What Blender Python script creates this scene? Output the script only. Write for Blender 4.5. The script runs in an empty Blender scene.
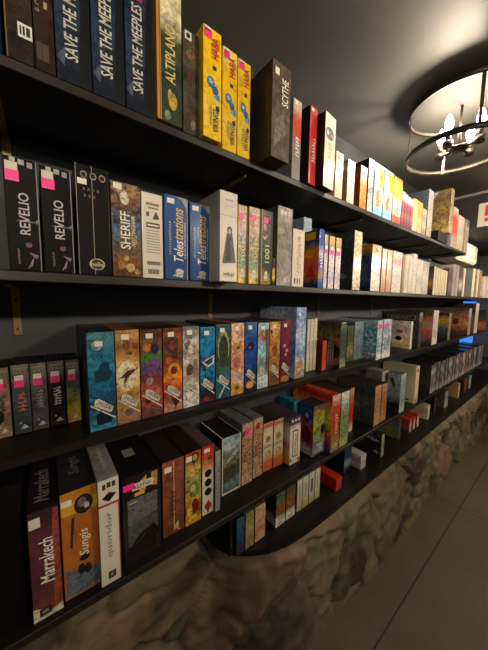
import bpy, bmesh, math, random
from mathutils import Vector, Matrix, noise
C=bpy.context.scene.collection
SC=bpy.context.scene
PI=math.pi
SHELF_C0,SHELF_C1='#0f0c0c','#221c1a'
WALL_C0,WALL_C1='#363a40','#464a50'
CEIL_C0,CEIL_C1='#5a5955','#64635f'
FLOOR_C0,FLOOR_C1='#473b30','#665848'
BULB_W=80; BULB_COL=(1,.84,.64)
FILL_LAMPS=[(-.6,-2.4,1.385),(2.6,-2.2,1.385),(5.2,-.7,.95)]  # positions of unseen lamps, added to fill in light on the shelves
EXPO=2.5
FILL_LAMPS_W=[215,290,230]
D=.65; Z0=1.37                      # unit of the survey (front plane of the shelves) and camera height, metres
def P(x,y,z): return Vector((x*D,y*D,z*D+Z0))

# ------------------------------------------------------------------ colours and materials
def lin(h):
    h=h.lstrip('#'); o=[]
    for i in (0,2,4):
        c=int(h[i:i+2],16)/255
        o.append(c/12.92 if c<=.04045 else ((c+.055)/1.055)**2.4)
    return (*o,1)
MC={}
def nodes(name):
    m=bpy.data.materials.new(name); m.use_nodes=True
    nt=m.node_tree; b=nt.nodes['Principled BSDF']
    return m,nt,b
def plain(hexc,rough=.5,metal=0,coat=0,name=None):
    k=('p',hexc,rough,metal,coat)
    if k in MC: return MC[k]
    m,nt,b=nodes(name or 'paint_'+hexc.lstrip('#'))
    b.inputs['Base Color'].default_value=lin(hexc); b.inputs['Roughness'].default_value=rough
    b.inputs['Metallic'].default_value=metal; b.inputs['Coat Weight'].default_value=coat
    b.inputs['Coat Roughness'].default_value=.15
    MC[k]=m; return m
def art(stops,nz=None,gloss=0,seed=0):
    """printed cardboard: a ramp of colours up the face, broken up by noise, with a second ink mottled over it"""
    k=('a',tuple(stops),nz,gloss)
    if k in MC: return MC[k]
    m,nt,b=nodes('printed_card'); N=nt.nodes.new; L=nt.links.new
    tc=N('ShaderNodeTexCoord'); sx=N('ShaderNodeSeparateXYZ'); L(tc.outputs['Generated'],sx.inputs[0])
    mp=N('ShaderNodeMapping'); mp.inputs['Location'].default_value=(seed*1.7,seed*.9,seed*2.3); L(tc.outputs['Object'],mp.inputs[0])
    n1=N('ShaderNodeTexNoise'); n1.inputs['Scale'].default_value=38; n1.inputs['Detail'].default_value=3; L(mp.outputs[0],n1.inputs[0])
    ad=N('ShaderNodeMath'); ad.operation='MULTIPLY_ADD'; ad.inputs[1].default_value=.16 if len(stops)>4 else .3
    sub=N('ShaderNodeMath'); sub.operation='SUBTRACT'; sub.inputs[1].default_value=.5
    L(n1.outputs['Fac'],sub.inputs[0]); L(sub.outputs[0],ad.inputs[0]); L(sx.outputs['Z'],ad.inputs[2])
    cr=N('ShaderNodeValToRGB'); L(ad.outputs[0],cr.inputs[0]); e=cr.color_ramp.elements
    s=list(reversed(stops)); n=len(s)
    while len(e)<n: e.new(.5)
    for i in range(n):
        e[i].position=(i+.5)/n if n>2 else i; e[i].color=lin(s[i])
    col=cr.outputs[0]
    if nz:
        n2=N('ShaderNodeTexNoise'); n2.inputs['Scale'].default_value=nz[0]*1.6; n2.inputs['Detail'].default_value=4; n2.inputs['Distortion'].default_value=1.4
        mp2=N('ShaderNodeMapping'); mp2.inputs['Location'].default_value=(seed*3.1+5,seed,seed*.7); L(tc.outputs['Object'],mp2.inputs[0]); L(mp2.outputs[0],n2.inputs[0])
        r=N('ShaderNodeMapRange'); r.inputs['From Min'].default_value=.47; r.inputs['From Max'].default_value=.66; r.inputs['To Max'].default_value=min(1,nz[1]*1.5); L(n2.outputs['Fac'],r.inputs[0])
        mx=N('ShaderNodeMix'); mx.data_type='RGBA'; L(r.outputs[0],mx.inputs['Factor']); L(col,mx.inputs[6]); mx.inputs[7].default_value=lin(nz[2]); col=mx.outputs[2]
    if nz and nz[1]>.25 and len(stops)>4:
        n4=N('ShaderNodeTexNoise'); n4.inputs['Scale'].default_value=nz[0]*1.9; n4.inputs['Detail'].default_value=3; n4.inputs['Distortion'].default_value=.8; L(mp.outputs[0],n4.inputs[0])
        hs=N('ShaderNodeHueSaturation'); r4=N('ShaderNodeMapRange'); r4.inputs['From Min'].default_value=.3; r4.inputs['From Max'].default_value=.7; r4.inputs['To Min'].default_value=.65; r4.inputs['To Max'].default_value=1.6
        L(n4.outputs['Fac'],r4.inputs[0]); L(r4.outputs[0],hs.inputs['Value']); L(col,hs.inputs['Color']); col=hs.outputs[0]
    L(col,b.inputs['Base Color'])
    b.inputs['Roughness'].default_value=.5; b.inputs['Specular IOR Level'].default_value=.12
    if gloss:
        b.inputs['Coat Weight'].default_value={1:.3,2:.7,3:1}[gloss]
        b.inputs['Coat Roughness'].default_value=.16 if gloss==1 else .1
    if gloss>=2:                     # shrink wrap: slight wrinkles
        n3=N('ShaderNodeTexNoise'); n3.inputs['Scale'].default_value=45; L(mp.outputs[0],n3.inputs[0])
        bp=N('ShaderNodeBump'); bp.inputs['Strength'].default_value=.25; bp.inputs['Distance'].default_value=.004; L(n3.outputs['Fac'],bp.inputs['Height']); L(bp.outputs[0],b.inputs['Coat Normal'])
    MC[k]=m; return m

# ------------------------------------------------------------------ mesh helpers
def link(name,me,parent=None,mats=()):
    o=bpy.data.objects.new(name,me); C.objects.link(o)
    if parent: o.parent=parent
    for m in mats: me.materials.append(m)
    return o
def bm_obj(name,bm,mats,parent=None,smooth=False):
    me=bpy.data.meshes.new(name); bm.normal_update(); bm.to_mesh(me); bm.free()
    if smooth:
        for p in me.polygons: p.use_smooth=True
    return link(name,me,parent,mats)
def tag(o,label=None,cat=None,group=None,kind=None):
    if label: o['label']=label
    if cat: o['category']=cat
    if group: o['group']=group
    if kind: o['kind']=kind
    return o
def empty(name,loc,rz=0):
    o=bpy.data.objects.new(name,None); C.objects.link(o); o.location=loc; o.rotation_euler=(0,0,rz); o.empty_display_size=.05; return o
def add_box(bm,x0,x1,y0,y1,z0,z1,mat=0):
    vs=[bm.verts.new((x,y,z)) for x in (x0,x1) for y in (y0,y1) for z in (z0,z1)]
    out=[]
    for f in ((0,1,3,2),(4,6,7,5),(0,4,5,1),(2,3,7,6),(0,2,6,4),(1,5,7,3)):
        fa=bm.faces.new([vs[i] for i in f]); fa.material_index=mat; out.append(fa)
    return vs
def box_bm(x0,x1,y0,y1,z0,z1,bev=0,seg=1):
    bm=bmesh.new(); add_box(bm,x0,x1,y0,y1,z0,z1)
    if bev: bmesh.ops.bevel(bm,geom=bm.edges[:],offset=bev,segments=seg,profile=.6,affect='EDGES')
    return bm
def add_cyl(bm,p0,p1,r0,r1=None,n=20,mat=0,caps=True):
    r1=r0 if r1 is None else r1
    p0=Vector(p0);p1=Vector(p1); d=(p1-p0).normalized()
    a=d.orthogonal().normalized(); b=d.cross(a)
    A=[bm.verts.new(p0+r0*(a*math.cos(t)+b*math.sin(t))) for t in [2*PI*i/n for i in range(n)]]
    B=[bm.verts.new(p1+r1*(a*math.cos(t)+b*math.sin(t))) for t in [2*PI*i/n for i in range(n)]]
    for i in range(n):
        f=bm.faces.new((A[i],A[(i+1)%n],B[(i+1)%n],B[i])); f.material_index=mat; f.smooth=True
    if caps:
        bm.faces.new(A[::-1]).material_index=mat; bm.faces.new(B).material_index=mat
def lathe(prof,n=48,mat=0,bm=None,closed=False):
    bm=bm or bmesh.new(); R=[]
    for i in range(n):
        t=2*PI*i/n; R.append([bm.verts.new((r*math.cos(t),r*math.sin(t),z)) for r,z in prof])
    m=len(prof)
    for i in range(n):
        a,b=R[i],R[(i+1)%n]
        for j in range(m if closed else m-1):
            k=(j+1)%m
            try: f=bm.faces.new((a[j],b[j],b[k],a[k])); f.smooth=True; f.material_index=mat
            except ValueError: pass
    bmesh.ops.remove_doubles(bm,verts=bm.verts[:],dist=1e-6)
    bmesh.ops.recalc_face_normals(bm,faces=bm.faces[:])
    return bm

# ------------------------------------------------------------------ lettering
TXT={}
def text_geo(s):
    if s in TXT: return TXT[s]
    cu=bpy.data.curves.new('t','FONT'); cu.body=s; cu.resolution_u=2; cu.offset=.012
    if s in ('Marrakech','Teles','trations','Sungis'): cu.shear=.25
    o=bpy.data.objects.new('t',cu); C.objects.link(o)
    dg=bpy.context.evaluated_depsgraph_get(); me=bpy.data.meshes.new_from_object(o.evaluated_get(dg))
    co=[v.co.copy() for v in me.vertices]; fs=[tuple(p.vertices) for p in me.polygons]
    bpy.data.objects.remove(o); bpy.data.curves.remove(cu); bpy.data.meshes.remove(me)
    x0=min(c.x for c in co);x1=max(c.x for c in co);y0=min(c.y for c in co);y1=max(c.y for c in co)
    TXT[s]=([((c.x-x0)/(x1-x0),(c.y-y0)/(y1-y0)) for c in co],fs); return TXT[s]
def glyph_geo(n,seed):
    """n letter-like blobs too small to read: an upright and two loose strokes each"""
    rnd=random.Random(seed); v=[];f=[]
    def q(a,b,c,d):
        i=len(v); v.extend([(a,c),(b,c),(b,d),(a,d)]); f.append((i,i+1,i+2,i+3))
    for i in range(n):
        a=i/n; w=.82/n; h0=0; h1=rnd.choice((1,.8,1,.9))
        q(a,a+w*.3,h0+rnd.uniform(0,.15),h1)
        for k in range(2):
            x=a+w*rnd.uniform(.3,.55); z=rnd.uniform(.05,.7); q(x,x+w*rnd.uniform(.3,.5),z,z+rnd.uniform(.15,.3))
    return v,f
# face frames: F spine (-y), L flank (-x), T top (+z); s runs 0..1 across, t runs 0..1 up (or back, on top)
def mapper(face,w,d,h,off):
    if face=='F': return lambda s,t:(-w/2+s*w,-off,t*h)
    if face=='L': return lambda s,t:(-w/2-off,d-s*d,t*h)
    return lambda s,t:(-w/2+s*w,t*d,h+off)
def inkmat(color):
    k=('ink',color)
    if k in MC: return MC[k]
    m,nt,b=nodes('printing_ink_'+color.lstrip('#')); N=nt.nodes.new; L=nt.links.new
    tc=N('ShaderNodeTexCoord'); n=N('ShaderNodeTexNoise'); n.inputs['Scale'].default_value=85; n.inputs['Detail'].default_value=4; n.inputs['Distortion'].default_value=1; L(tc.outputs['Object'],n.inputs[0])
    cr=N('ShaderNodeValToRGB'); c=lin(color); e=cr.color_ramp.elements; L(n.outputs['Fac'],cr.inputs[0])
    e[0].position=.36; e[0].color=(c[0]*.42,c[1]*.42,c[2]*.45,1); e[1].position=.58; e[1].color=c
    L(cr.outputs[0],b.inputs['Base Color']); b.inputs['Roughness'].default_value=.45; b.inputs['Specular IOR Level'].default_value=.3
    MC[k]=m; return m
def ink(bm,mats,color,flat=False):
    m=plain(color,.45) if flat else inkmat(color)
    if m not in mats: mats.append(m)
    return mats.index(m)
def poly(bm,mp,pts,mi):
    vs=[bm.verts.new(mp(s,t)) for s,t in pts]
    try: f=bm.faces.new(vs)
    except ValueError: return
    f.material_index=mi
def draw(bm,mats,items,face,w,d,h,base):
    for i,it in enumerate(items):
        mp=mapper(face,w,d,h,base+i*.00006); mi=ink(bm,mats,it[1],it[0]=='r')
        if it[0]=='r': a,b,c,e=it[2:6]; poly(bm,mp,[(a,c),(b,c),(b,e),(a,e)],mi)
        elif it[0]=='p': poly(bm,mp,it[2],mi)
        else:
            cx,cy,rx,ry=it[2:6]; cl=lambda q:min(.995,max(.005,q))
            poly(bm,mp,[(cl(cx+rx*math.cos(2*PI*k/28)),cl(cy+ry*math.sin(2*PI*k/28))) for k in range(28)],mi)
def letters(bm,mats,items,face,w,d,h,base,i=0):
    for it in items:
        s,col,a,b,c,e=it[:6]; mode=it[6] if len(it)>6 else ''
        if s.startswith('#'): co,fs=glyph_geo(int(s[1:]),w*977+i)
        else: co,fs=text_geo(s)
        fc='L' if mode.endswith('L') else face
        mp=mapper(fc,w,d,h,base); mi=ink(bm,mats,col,True)
        if mode=='tag':             # on the slanted tag: baseline from upper left to lower right
            o=Vector((.24,.285)); ux=Vector((.54,-.092)); uy=Vector((.075,.038))
            pts=[o+ux*x+uy*y for x,y in co]
        elif mode.startswith('h'): pts=[(a+(b-a)*x,c+(e-c)*y) for x,y in co]
        else: pts=[(b-(b-a)*y,c+(e-c)*x) for x,y in co]     # reads upwards
        vs=[bm.verts.new(mp(*p)) for p in pts]
        for f in fs:
            try: bm.faces.new([vs[k] for k in f]).material_index=mi
            except ValueError: pass
def clusters(items,fw,fh):
    bx=[]
    for it in items:
        if it[0]=='r': a,b,c,e=it[2:6]
        elif it[0]=='p': a,b=min(p[0] for p in it[2]),max(p[0] for p in it[2]); c,e=min(p[1] for p in it[2]),max(p[1] for p in it[2])
        else: a,b,c,e=it[2]-it[4],it[2]+it[4],it[3]-it[5],it[3]+it[5]
        bx.append((a*fw,b*fw,c*fh,e*fh))
    g=list(range(len(items)))
    for i,A in enumerate(bx):
        for j in range(i):
            B=bx[j]; gap=math.hypot(max(0,A[0]-B[1],B[0]-A[1]),max(0,A[2]-B[3],B[2]-A[3]))
            if gap<=max(.018,.45*max(A[1]-A[0],A[3]-A[2],B[1]-B[0],B[3]-B[2])):
                x,y=g[i],g[j]; g=[y if k==x else k for k in g]
    return [[(k,items[k]) for k in range(len(items)) if g[k]==v] for v in dict.fromkeys(g)]
def print_part(name,parent,fn):
    bm=bmesh.new(); mats=[]; fn(bm,mats)
    if not bm.faces: bm.free(); return
    bm_obj(name,bm,mats,parent)

BOXES=[
{'x':-0.0427,'y':0.6695,'z':1.7834,'w':0.025,'d':0.224,'h':0.2925,'lab':'navy box cut by the edge of the photo at the start of the top shelf','st':['#1c2440','#141a30'],'row':1},
{'x':-0.0062,'y':0.65,'z':1.7834,'w':0.0375,'d':0.24,'h':0.2925,'lab':'dark timber-patterned box with orange artwork and a white barcode label,top shelf','st':['#6a3a20','#8a4a22','#3a2a22','#3c2c22','#322620','#2a211c'],'nz':(28,0.5,'#1d1612'),'pr':[('e','#c87030',0.42,0.43,0.34,0.075),('e','#4a2a1a',0.4,0.42,0.15,0.035),('e','#d8904a',0.6,0.39,0.14,0.03),('e','#2a1a12',0.25,0.39,0.1,0.02),('r','#7a5a34',0,0.05,0,1),('r','#221812',0.05,1,0.3,0.31),('r','#221812',0.05,1,0.16,0.165)],'pr2':[('r','#222222',0.52,0.58,0.15,0.2),('r','#222222',0.63,0.71,0.15,0.2),('r','#222222',0.76,0.9,0.15,0.2)],'sk':[(0.45,0.98,0.135,0.215,'#e9e6df')],'row':1},
{'x':0.0292,'y':0.65,'z':1.7834,'w':0.03,'d':0.24,'h':0.2925,'lab':'dark brown box with small vertical lettering beside the timber-patterned one,top shelf','st':['#2b211c','#33271f','#3a2b22','#2c211b'],'nz':(28,0.5,'#191310'),'tx':[('#12','#8a7a62',0.12,0.34,0.33,0.75)],'pr':[('r','#4d3a2a',0.1,0.7,0.06,0.16),('r','#1b1411',0.35,0.39,0.06,0.16)],'pr2':[('r','#a89a80',0.55,0.72,0.36,0.4)],'row':1},
{'x':0.0752,'y':0.65,'z':1.7834,'w':0.0577,'d':0.24,'h':0.325,'lab':'blue-black comic box with slanted white title,touching the dark brown box,top shelf','grp':'blue-black comic boxes on the top shelf','st':['#243349','#2b3a52','#222d42','#273348','#2e3a4e','#1a2232'],'nz':(22,0.55,'#10151f'),'tx':[('SAVE THE MEEPLES','#c9cdbd',0.24,0.62,0.125,0.665)],'pr':[('p','#4c5a70',[(0.0,0.12),(0.3,0.2),(0.22,0.08)]),('p','#0f141d',[(0.62,0),(1,0.0),(1,0.9),(0.86,0.9)])],'gl':1,'row':1},
{'x':0.137,'y':0.65,'z':1.7834,'w':0.0608,'d':0.24,'h':0.325,'lab':'blue-black comic box with slanted white title,between two of its like,top shelf','grp':'blue-black comic boxes on the top shelf','st':['#243349','#2b3a52','#222d42','#273348','#2e3a4e','#1a2232'],'nz':(22,0.55,'#10151f'),'tx':[('SAVE THE MEEPLES','#c9cdbd',0.24,0.62,0.125,0.665)],'pr':[('p','#4c5a70',[(0.0,0.12),(0.3,0.2),(0.22,0.08)]),('p','#0f141d',[(0.62,0),(1,0.0),(1,0.9),(0.86,0.9)])],'gl':1,'row':1},
{'x':0.1995,'y':0.65,'z':1.7834,'w':0.0576,'d':0.24,'h':0.325,'lab':'blue-black comic box with slanted white title and a pink word above,top shelf','grp':'blue-black comic boxes on the top shelf','st':['#243349','#2b3a52','#222d42','#273348','#2e3a4e','#1a2232'],'nz':(22,0.55,'#10151f'),'tx':[('SAVE THE MEEPLES','#c9cdbd',0.24,0.62,0.125,0.665),('BOX','#e0246e',0.2,0.64,0.69,0.79)],'pr':[('p','#4c5a70',[(0.0,0.12),(0.3,0.2),(0.22,0.08)]),('p','#0f141d',[(0.62,0),(1,0.0),(1,0.9),(0.86,0.9)])],'gl':1,'row':1},
{'x':0.2654,'y':0.6402,'z':1.7834,'w':0.0601,'d':0.24,'h':0.3087,'lab':'green box with gold vertical title and gilt page-like edge,top shelf','st':['#c9c29a','#e2dcb4','#3c4634','#2f3c31','#2c392f','#34402f'],'sd':'#a07a3a','nz':(25,0.3,'#1b241c'),'tx':[('ALTIPLANO','#d8c47c',0.32,0.72,0.28,0.68)],'pr':[('r','#b8863c',0,0.16,0,1),('r','#5a4524',0.1,0.13,0,1),('e','#c9a94a',0.62,0.16,0.18,0.06),('e','#c9a94a',0.5,0.2,0.08,0.04),('e','#8d9a86',0.4,0.05,0.12,0.035)],'sk':[(0.22,0.6,0.92,0.99,'#ff2a9a')],'row':1},
{'x':0.3257,'y':0.65,'z':1.7834,'w':0.0443,'d':0.24,'h':0.2372,'lab':'narrow black box with dim red lettering and a white corner label,top shelf','st':['#4a4a3e','#5a5240','#45463a','#454a3e','#4e4c3c','#3c3d34'],'nz':(24,0.4,'#26271f'),'tx':[('#5','#7e2c24',0.25,0.6,0.42,0.66)],'pr':[('e','#8a6a4a',0.5,0.78,0.3,0.05),('e','#5a3a2c',0.5,0.16,0.36,0.07),('e','#8b7f6a',0.6,0.1,0.16,0.05)],'pr2':[('e','#222222',0.3,0.94,0.12,0.025)],'sk':[(0.1,0.5,0.9,0.98,'#e9e6df')],'row':1},
{'x':0.3751,'y':0.6305,'z':1.7834,'w':0.053,'d':0.24,'h':0.2581,'lab':'bright yellow box with blue cartoon figures,foremost of three alike on the top shelf','grp':'yellow children game boxes on the top shelf','st':['#f2c81e','#f4cc1a','#f4cc18','#efc31a','#f0d058','#f3c81c'],'sd':'#e0b818','nz':(30,0.25,'#8a6a10'),'tx':[('HABA','#c01830',0.42,0.86,0.74,0.93),('VIKINGS','#1d1a3a',0.52,0.84,0.07,0.29),('LA VALLÉE DES','#2a2440',0.3,0.46,0.12,0.3)],'pr':[('e','#2b82c8',0.42,0.52,0.22,0.052),('e','#2f6aa8',0.66,0.46,0.18,0.04),('e','#e8e4d0',0.42,0.53,0.12,0.02),('p','#57a8d8',[(0.5,0.4),(0.95,0.36),(0.9,0.44)]),('e','#3a3a50',0.8,0.3,0.12,0.03),('r','#2a2440',0.5,0.72,0.64,0.68)],'sk':[(0.08,0.46,0.9,0.97,'#ff2a9a'),(0.08,0.4,0.955,0.99,'#e9e6df')],'gl':1,'row':1},
{'x':0.4426,'y':0.65,'z':1.7834,'w':0.048,'d':0.24,'h':0.2596,'lab':'bright yellow box with blue cartoon figures,middle of three alike on the top shelf','grp':'yellow children game boxes on the top shelf','st':['#f0dc70','#f0c81c','#f0c81a','#ecc21c','#eed058','#f0c81c'],'sd':'#e0b818','nz':(30,0.25,'#8a6a10'),'tx':[('HABA','#c01830',0.42,0.86,0.74,0.93),('VIKINGS','#1d1a3a',0.52,0.84,0.07,0.29),('LA VALLÉE DES','#2a2440',0.3,0.46,0.12,0.3)],'pr':[('e','#2b82c8',0.42,0.52,0.22,0.052),('e','#2f6aa8',0.66,0.46,0.18,0.04),('e','#e8e4d0',0.42,0.53,0.12,0.02),('p','#57a8d8',[(0.5,0.4),(0.95,0.36),(0.9,0.44)]),('e','#3a3a50',0.8,0.3,0.12,0.03),('r','#2a2440',0.5,0.72,0.64,0.68)],'sk':[(0.08,0.46,0.9,0.97,'#ff2a9a'),(0.08,0.4,0.955,0.99,'#e9e6df')],'gl':1,'row':1},
{'x':0.4927,'y':0.65,'z':1.7834,'w':0.0455,'d':0.24,'h':0.2564,'lab':'shaded yellow box with blue cartoon figures,beside the big brown box on the top shelf','grp':'yellow children game boxes on the top shelf','st':['#f0d430','#f0c81c','#f0c81a','#ecc21c','#eed058','#f0c81c'],'sd':'#e0b818','nz':(30,0.25,'#8a6a10'),'tx':[('HABA','#c01830',0.42,0.86,0.74,0.93),('VIKINGS','#1d1a3a',0.52,0.84,0.07,0.29),('LA VALLÉE DES','#2a2440',0.3,0.46,0.12,0.3)],'pr':[('e','#2b82c8',0.42,0.52,0.22,0.052),('e','#2f6aa8',0.66,0.46,0.18,0.04),('e','#e8e4d0',0.42,0.53,0.12,0.02),('p','#57a8d8',[(0.5,0.4),(0.95,0.36),(0.9,0.44)]),('e','#3a3a50',0.8,0.3,0.12,0.03),('r','#2a2440',0.5,0.72,0.64,0.68)],'sk':[(0.08,0.46,0.9,0.97,'#ff2a9a'),(0.08,0.4,0.955,0.99,'#e9e6df')],'gl':1,'row':1},
{'x':0.5847,'y':0.5915,'z':1.7834,'w':0.0745,'d':0.27,'h':0.2588,'lab':'big brown-grey box overhanging the shelf edge with thin white title,top shelf','st':['#5a4c42','#4d423c','#574b45','#5c524b','#4d453f','#564b44'],'sd':'#3a2e28','cv':['#43352d','#3b2f29','#4a3a30'],'nz':(22,0.4,'#382f2a'),'tx':[('SCYTHE','#e9e6e0',0.5,0.86,0.58,0.86)],'pr':[('p','#7a6d63',[(0.1,0.1),(0.8,0.3),(0.6,0.5),(0.2,0.4)])],'sk':[(0.12,0.34,0.86,0.93,'#e9e6df')],'gl':1,'row':1},
{'x':0.7207,'y':0.65,'z':1.7834,'w':0.0422,'d':0.24,'h':0.2555,'lab':'slim box,red above and grey below with pale lettering,next to the overhanging brown box','st':['#c8b8a8','#c04a34','#c04a34','#84807c','#7b7875','#8a8784'],'nz':(40,0.2,'#555050'),'tx':[('#6','#e6e2dc',0.3,0.8,0.3,0.55)],'sk':[(0.15,0.5,0.93,0.98,'#e9e6df')],'gl':1,'row':1},
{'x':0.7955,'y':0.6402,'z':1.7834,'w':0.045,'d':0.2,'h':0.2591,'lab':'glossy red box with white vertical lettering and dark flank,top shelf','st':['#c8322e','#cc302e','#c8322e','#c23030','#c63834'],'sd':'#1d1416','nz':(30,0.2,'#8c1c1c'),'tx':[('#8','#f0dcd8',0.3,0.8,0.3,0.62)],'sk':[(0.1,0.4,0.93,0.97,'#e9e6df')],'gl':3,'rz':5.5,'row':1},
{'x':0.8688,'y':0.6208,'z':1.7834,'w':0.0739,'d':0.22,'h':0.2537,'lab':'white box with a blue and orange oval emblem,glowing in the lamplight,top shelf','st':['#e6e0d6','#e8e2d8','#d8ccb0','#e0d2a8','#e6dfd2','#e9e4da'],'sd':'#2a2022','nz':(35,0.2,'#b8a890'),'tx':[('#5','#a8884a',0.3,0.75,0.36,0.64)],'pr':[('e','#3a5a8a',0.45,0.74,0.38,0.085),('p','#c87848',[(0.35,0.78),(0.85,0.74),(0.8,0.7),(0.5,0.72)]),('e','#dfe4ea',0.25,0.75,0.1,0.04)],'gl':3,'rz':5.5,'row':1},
{'x':0.9791,'y':0.65,'z':1.7834,'w':0.0515,'d':0.24,'h':0.1752,'lab':'small cream box with a pink price tag beside the white emblem box,top shelf','st':['#e8d8b8','#e4d0a8','#e8d8b4','#e2cfa8'],'nz':(40,0.3,'#c0a070'),'sk':[(0.2,0.5,0.84,0.92,'#ff2a9a')],'gl':1,'row':1},
{'x':1.0674,'y':0.65,'z':1.7834,'w':0.0553,'d':0.24,'h':0.1711,'lab':'cream box with grey-brown flank and pink tag,before the orange one,top shelf','st':['#e2d4c4','#dccab8','#e0d0be','#e6dccb'],'sd':'#6a5650','cv':['#6a5650','#5a4a44','#75625a'],'nz':(40,0.3,'#b8a090'),'sk':[(0.2,0.55,0.83,0.92,'#ff2a9a')],'gl':1,'row':1},
{'x':1.1701,'y':0.65,'z':1.7834,'w':0.0548,'d':0.24,'h':0.1788,'lab':'orange-fronted box with brown flank and pink tag,top shelf','st':['#e0c8a8','#e8b070','#e88a28','#ea8a24','#d8782a'],'sd':'#7a4428','cv':['#6a4434','#7a4020','#8a4a24'],'nz':(40,0.3,'#b86018'),'sk':[(0.25,0.6,0.8,0.88,'#ff2a9a')],'gl':1,'row':1},
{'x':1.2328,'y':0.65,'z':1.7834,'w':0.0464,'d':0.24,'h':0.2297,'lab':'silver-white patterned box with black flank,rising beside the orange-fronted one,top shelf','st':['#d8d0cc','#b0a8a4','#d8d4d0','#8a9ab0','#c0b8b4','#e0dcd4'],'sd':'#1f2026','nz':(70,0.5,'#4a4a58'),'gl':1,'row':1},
{'x':1.3101,'y':0.65,'z':1.7834,'w':0.0904,'d':0.24,'h':0.2299,'lab':'sky-blue box with yellow splash and orange lettering,beside the silver-white one,top shelf','grp':'sky-blue boxes with yellow splashes on the top shelf','st':['#9cc8ec','#a8d4f0','#a0cdf0','#e8dcc0','#ecd8b8','#86c0e8'],'sd':'#2a6ab8','nz':(40,0.2,'#e8f4fa'),'tx':[('#6','#d8702c',0.22,0.74,0.18,0.52)],'pr':[('p','#f2dc1e',[(0.4,0.97),(1,0.9),(0.98,0.55),(0.62,0.58),(0.5,0.8)]),('e','#e0a020',0.75,0.75,0.14,0.05)],'gl':1,'row':1},
{'x':1.4109,'y':0.65,'z':1.7834,'w':0.0961,'d':0.24,'h':0.2306,'lab':'sky-blue box with yellow splash and orange lettering,second of the pair,top shelf','grp':'sky-blue boxes with yellow splashes on the top shelf','st':['#9cc8ec','#a8d4f0','#a0cdf0','#e8dcc0','#ecd8b8','#86c0e8'],'sd':'#2a6ab8','nz':(40,0.2,'#e8f4fa'),'tx':[('#6','#d8702c',0.22,0.74,0.18,0.52)],'pr':[('p','#f2dc1e',[(0.4,0.97),(1,0.9),(0.98,0.55),(0.62,0.58),(0.5,0.8)]),('e','#e0a020',0.75,0.75,0.14,0.05)],'gl':1,'row':1},
{'x':1.5177,'y':0.65,'z':1.7834,'w':0.101,'d':0.24,'h':0.2279,'lab':'orange and white box with a red foot,beside the sky-blue pair,top shelf','st':['#f0b060','#f0a040','#e89848','#e8e0d0','#e4e0d8','#e05028'],'sd':'#3a6ab0','nz':(40,0.35,'#c87828'),'tx':[('#4','#c84a3a',0.35,0.7,0.2,0.4)],'pr':[('r','#e8502a',0.05,1,0.02,0.14)],'gl':1,'row':1},
{'x':1.592,'y':0.65,'z':1.7834,'w':0.0326,'d':0.24,'h':0.1758,'lab':'narrow purple-brown box with a white cap,next to the orange and white one,top shelf','grp':'four purple-brown boxes on the top shelf','st':['#e0d4d4','#8a5060','#844a58','#9a6a70','#7c4654'],'nz':(60,0.4,'#542c3a'),'gl':1,'row':1},
{'x':1.6296,'y':0.65,'z':1.7834,'w':0.0336,'d':0.24,'h':0.1715,'lab':'narrow purple-brown box with a white cap,second of four,top shelf','grp':'four purple-brown boxes on the top shelf','st':['#e0d4d4','#8a5060','#844a58','#9a6a70','#7c4654'],'nz':(60,0.4,'#542c3a'),'gl':1,'row':1},
{'x':1.6684,'y':0.65,'z':1.7834,'w':0.0348,'d':0.24,'h':0.167,'lab':'narrow purple-brown box with a white cap,third of four,top shelf','grp':'four purple-brown boxes on the top shelf','st':['#e0d4d4','#8a5060','#844a58','#9a6a70','#7c4654'],'nz':(60,0.4,'#542c3a'),'gl':1,'row':1},
{'x':1.7085,'y':0.65,'z':1.7834,'w':0.036,'d':0.24,'h':0.1623,'lab':'narrow purple-brown box with a white cap,next to the yellow-cream one,top shelf','grp':'four purple-brown boxes on the top shelf','st':['#e0d4d4','#8a5060','#844a58','#9a6a70','#7c4654'],'nz':(60,0.4,'#542c3a'),'gl':1,'row':1},
{'x':1.7657,'y':0.65,'z':1.7834,'w':0.0571,'d':0.24,'h':0.1787,'lab':'yellow-cream box next to the four purple-brown ones,top shelf','st':['#e8c078','#ecd09a','#e8c888','#e4d4b0'],'nz':(60,0.3,'#b88a48'),'gl':1,'row':1},
{'x':1.8342,'y':0.65,'z':1.7834,'w':0.0651,'d':0.24,'h':0.1769,'lab':'golden box between the yellow-cream one and clear-wrapped cases,top shelf','st':['#e0b060','#d8a458','#e8c890','#d8b880'],'nz':(60,0.35,'#a87834'),'gl':1,'row':1},
{'x':1.908,'y':0.65,'z':1.7834,'w':0.0639,'d':0.24,'h':0.153,'lab':'clear-wrapped grey case beside the golden box,top shelf','st':['#c8c4bc','#b8b0a4','#d8d2c4','#a8a298'],'nz':(80,0.4,'#6a645a'),'gl':2,'row':1},
{'x':1.9935,'y':0.65,'z':1.7834,'w':0.0841,'d':0.24,'h':0.2854,'lab':'tall glassy case with dark blue flank,against the gold box,top shelf','st':['#c8c0c0','#b8b4ae','#d4ccba','#c0b49c'],'sd':'#16222e','cv':['#1a2c3c','#2a4458','#16222e'],'nz':(80,0.4,'#7a7066'),'gl':2,'row':1},
{'x':2.223,'y':0.637,'z':1.7834,'w':0.1938,'d':0.2,'h':0.063,'lab':'black flat box carrying the big gold one,top shelf','st':['#1a1617','#151213'],'nz':(30,0.3,'#0c0a0a'),'kind':'flat','row':1},
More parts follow.
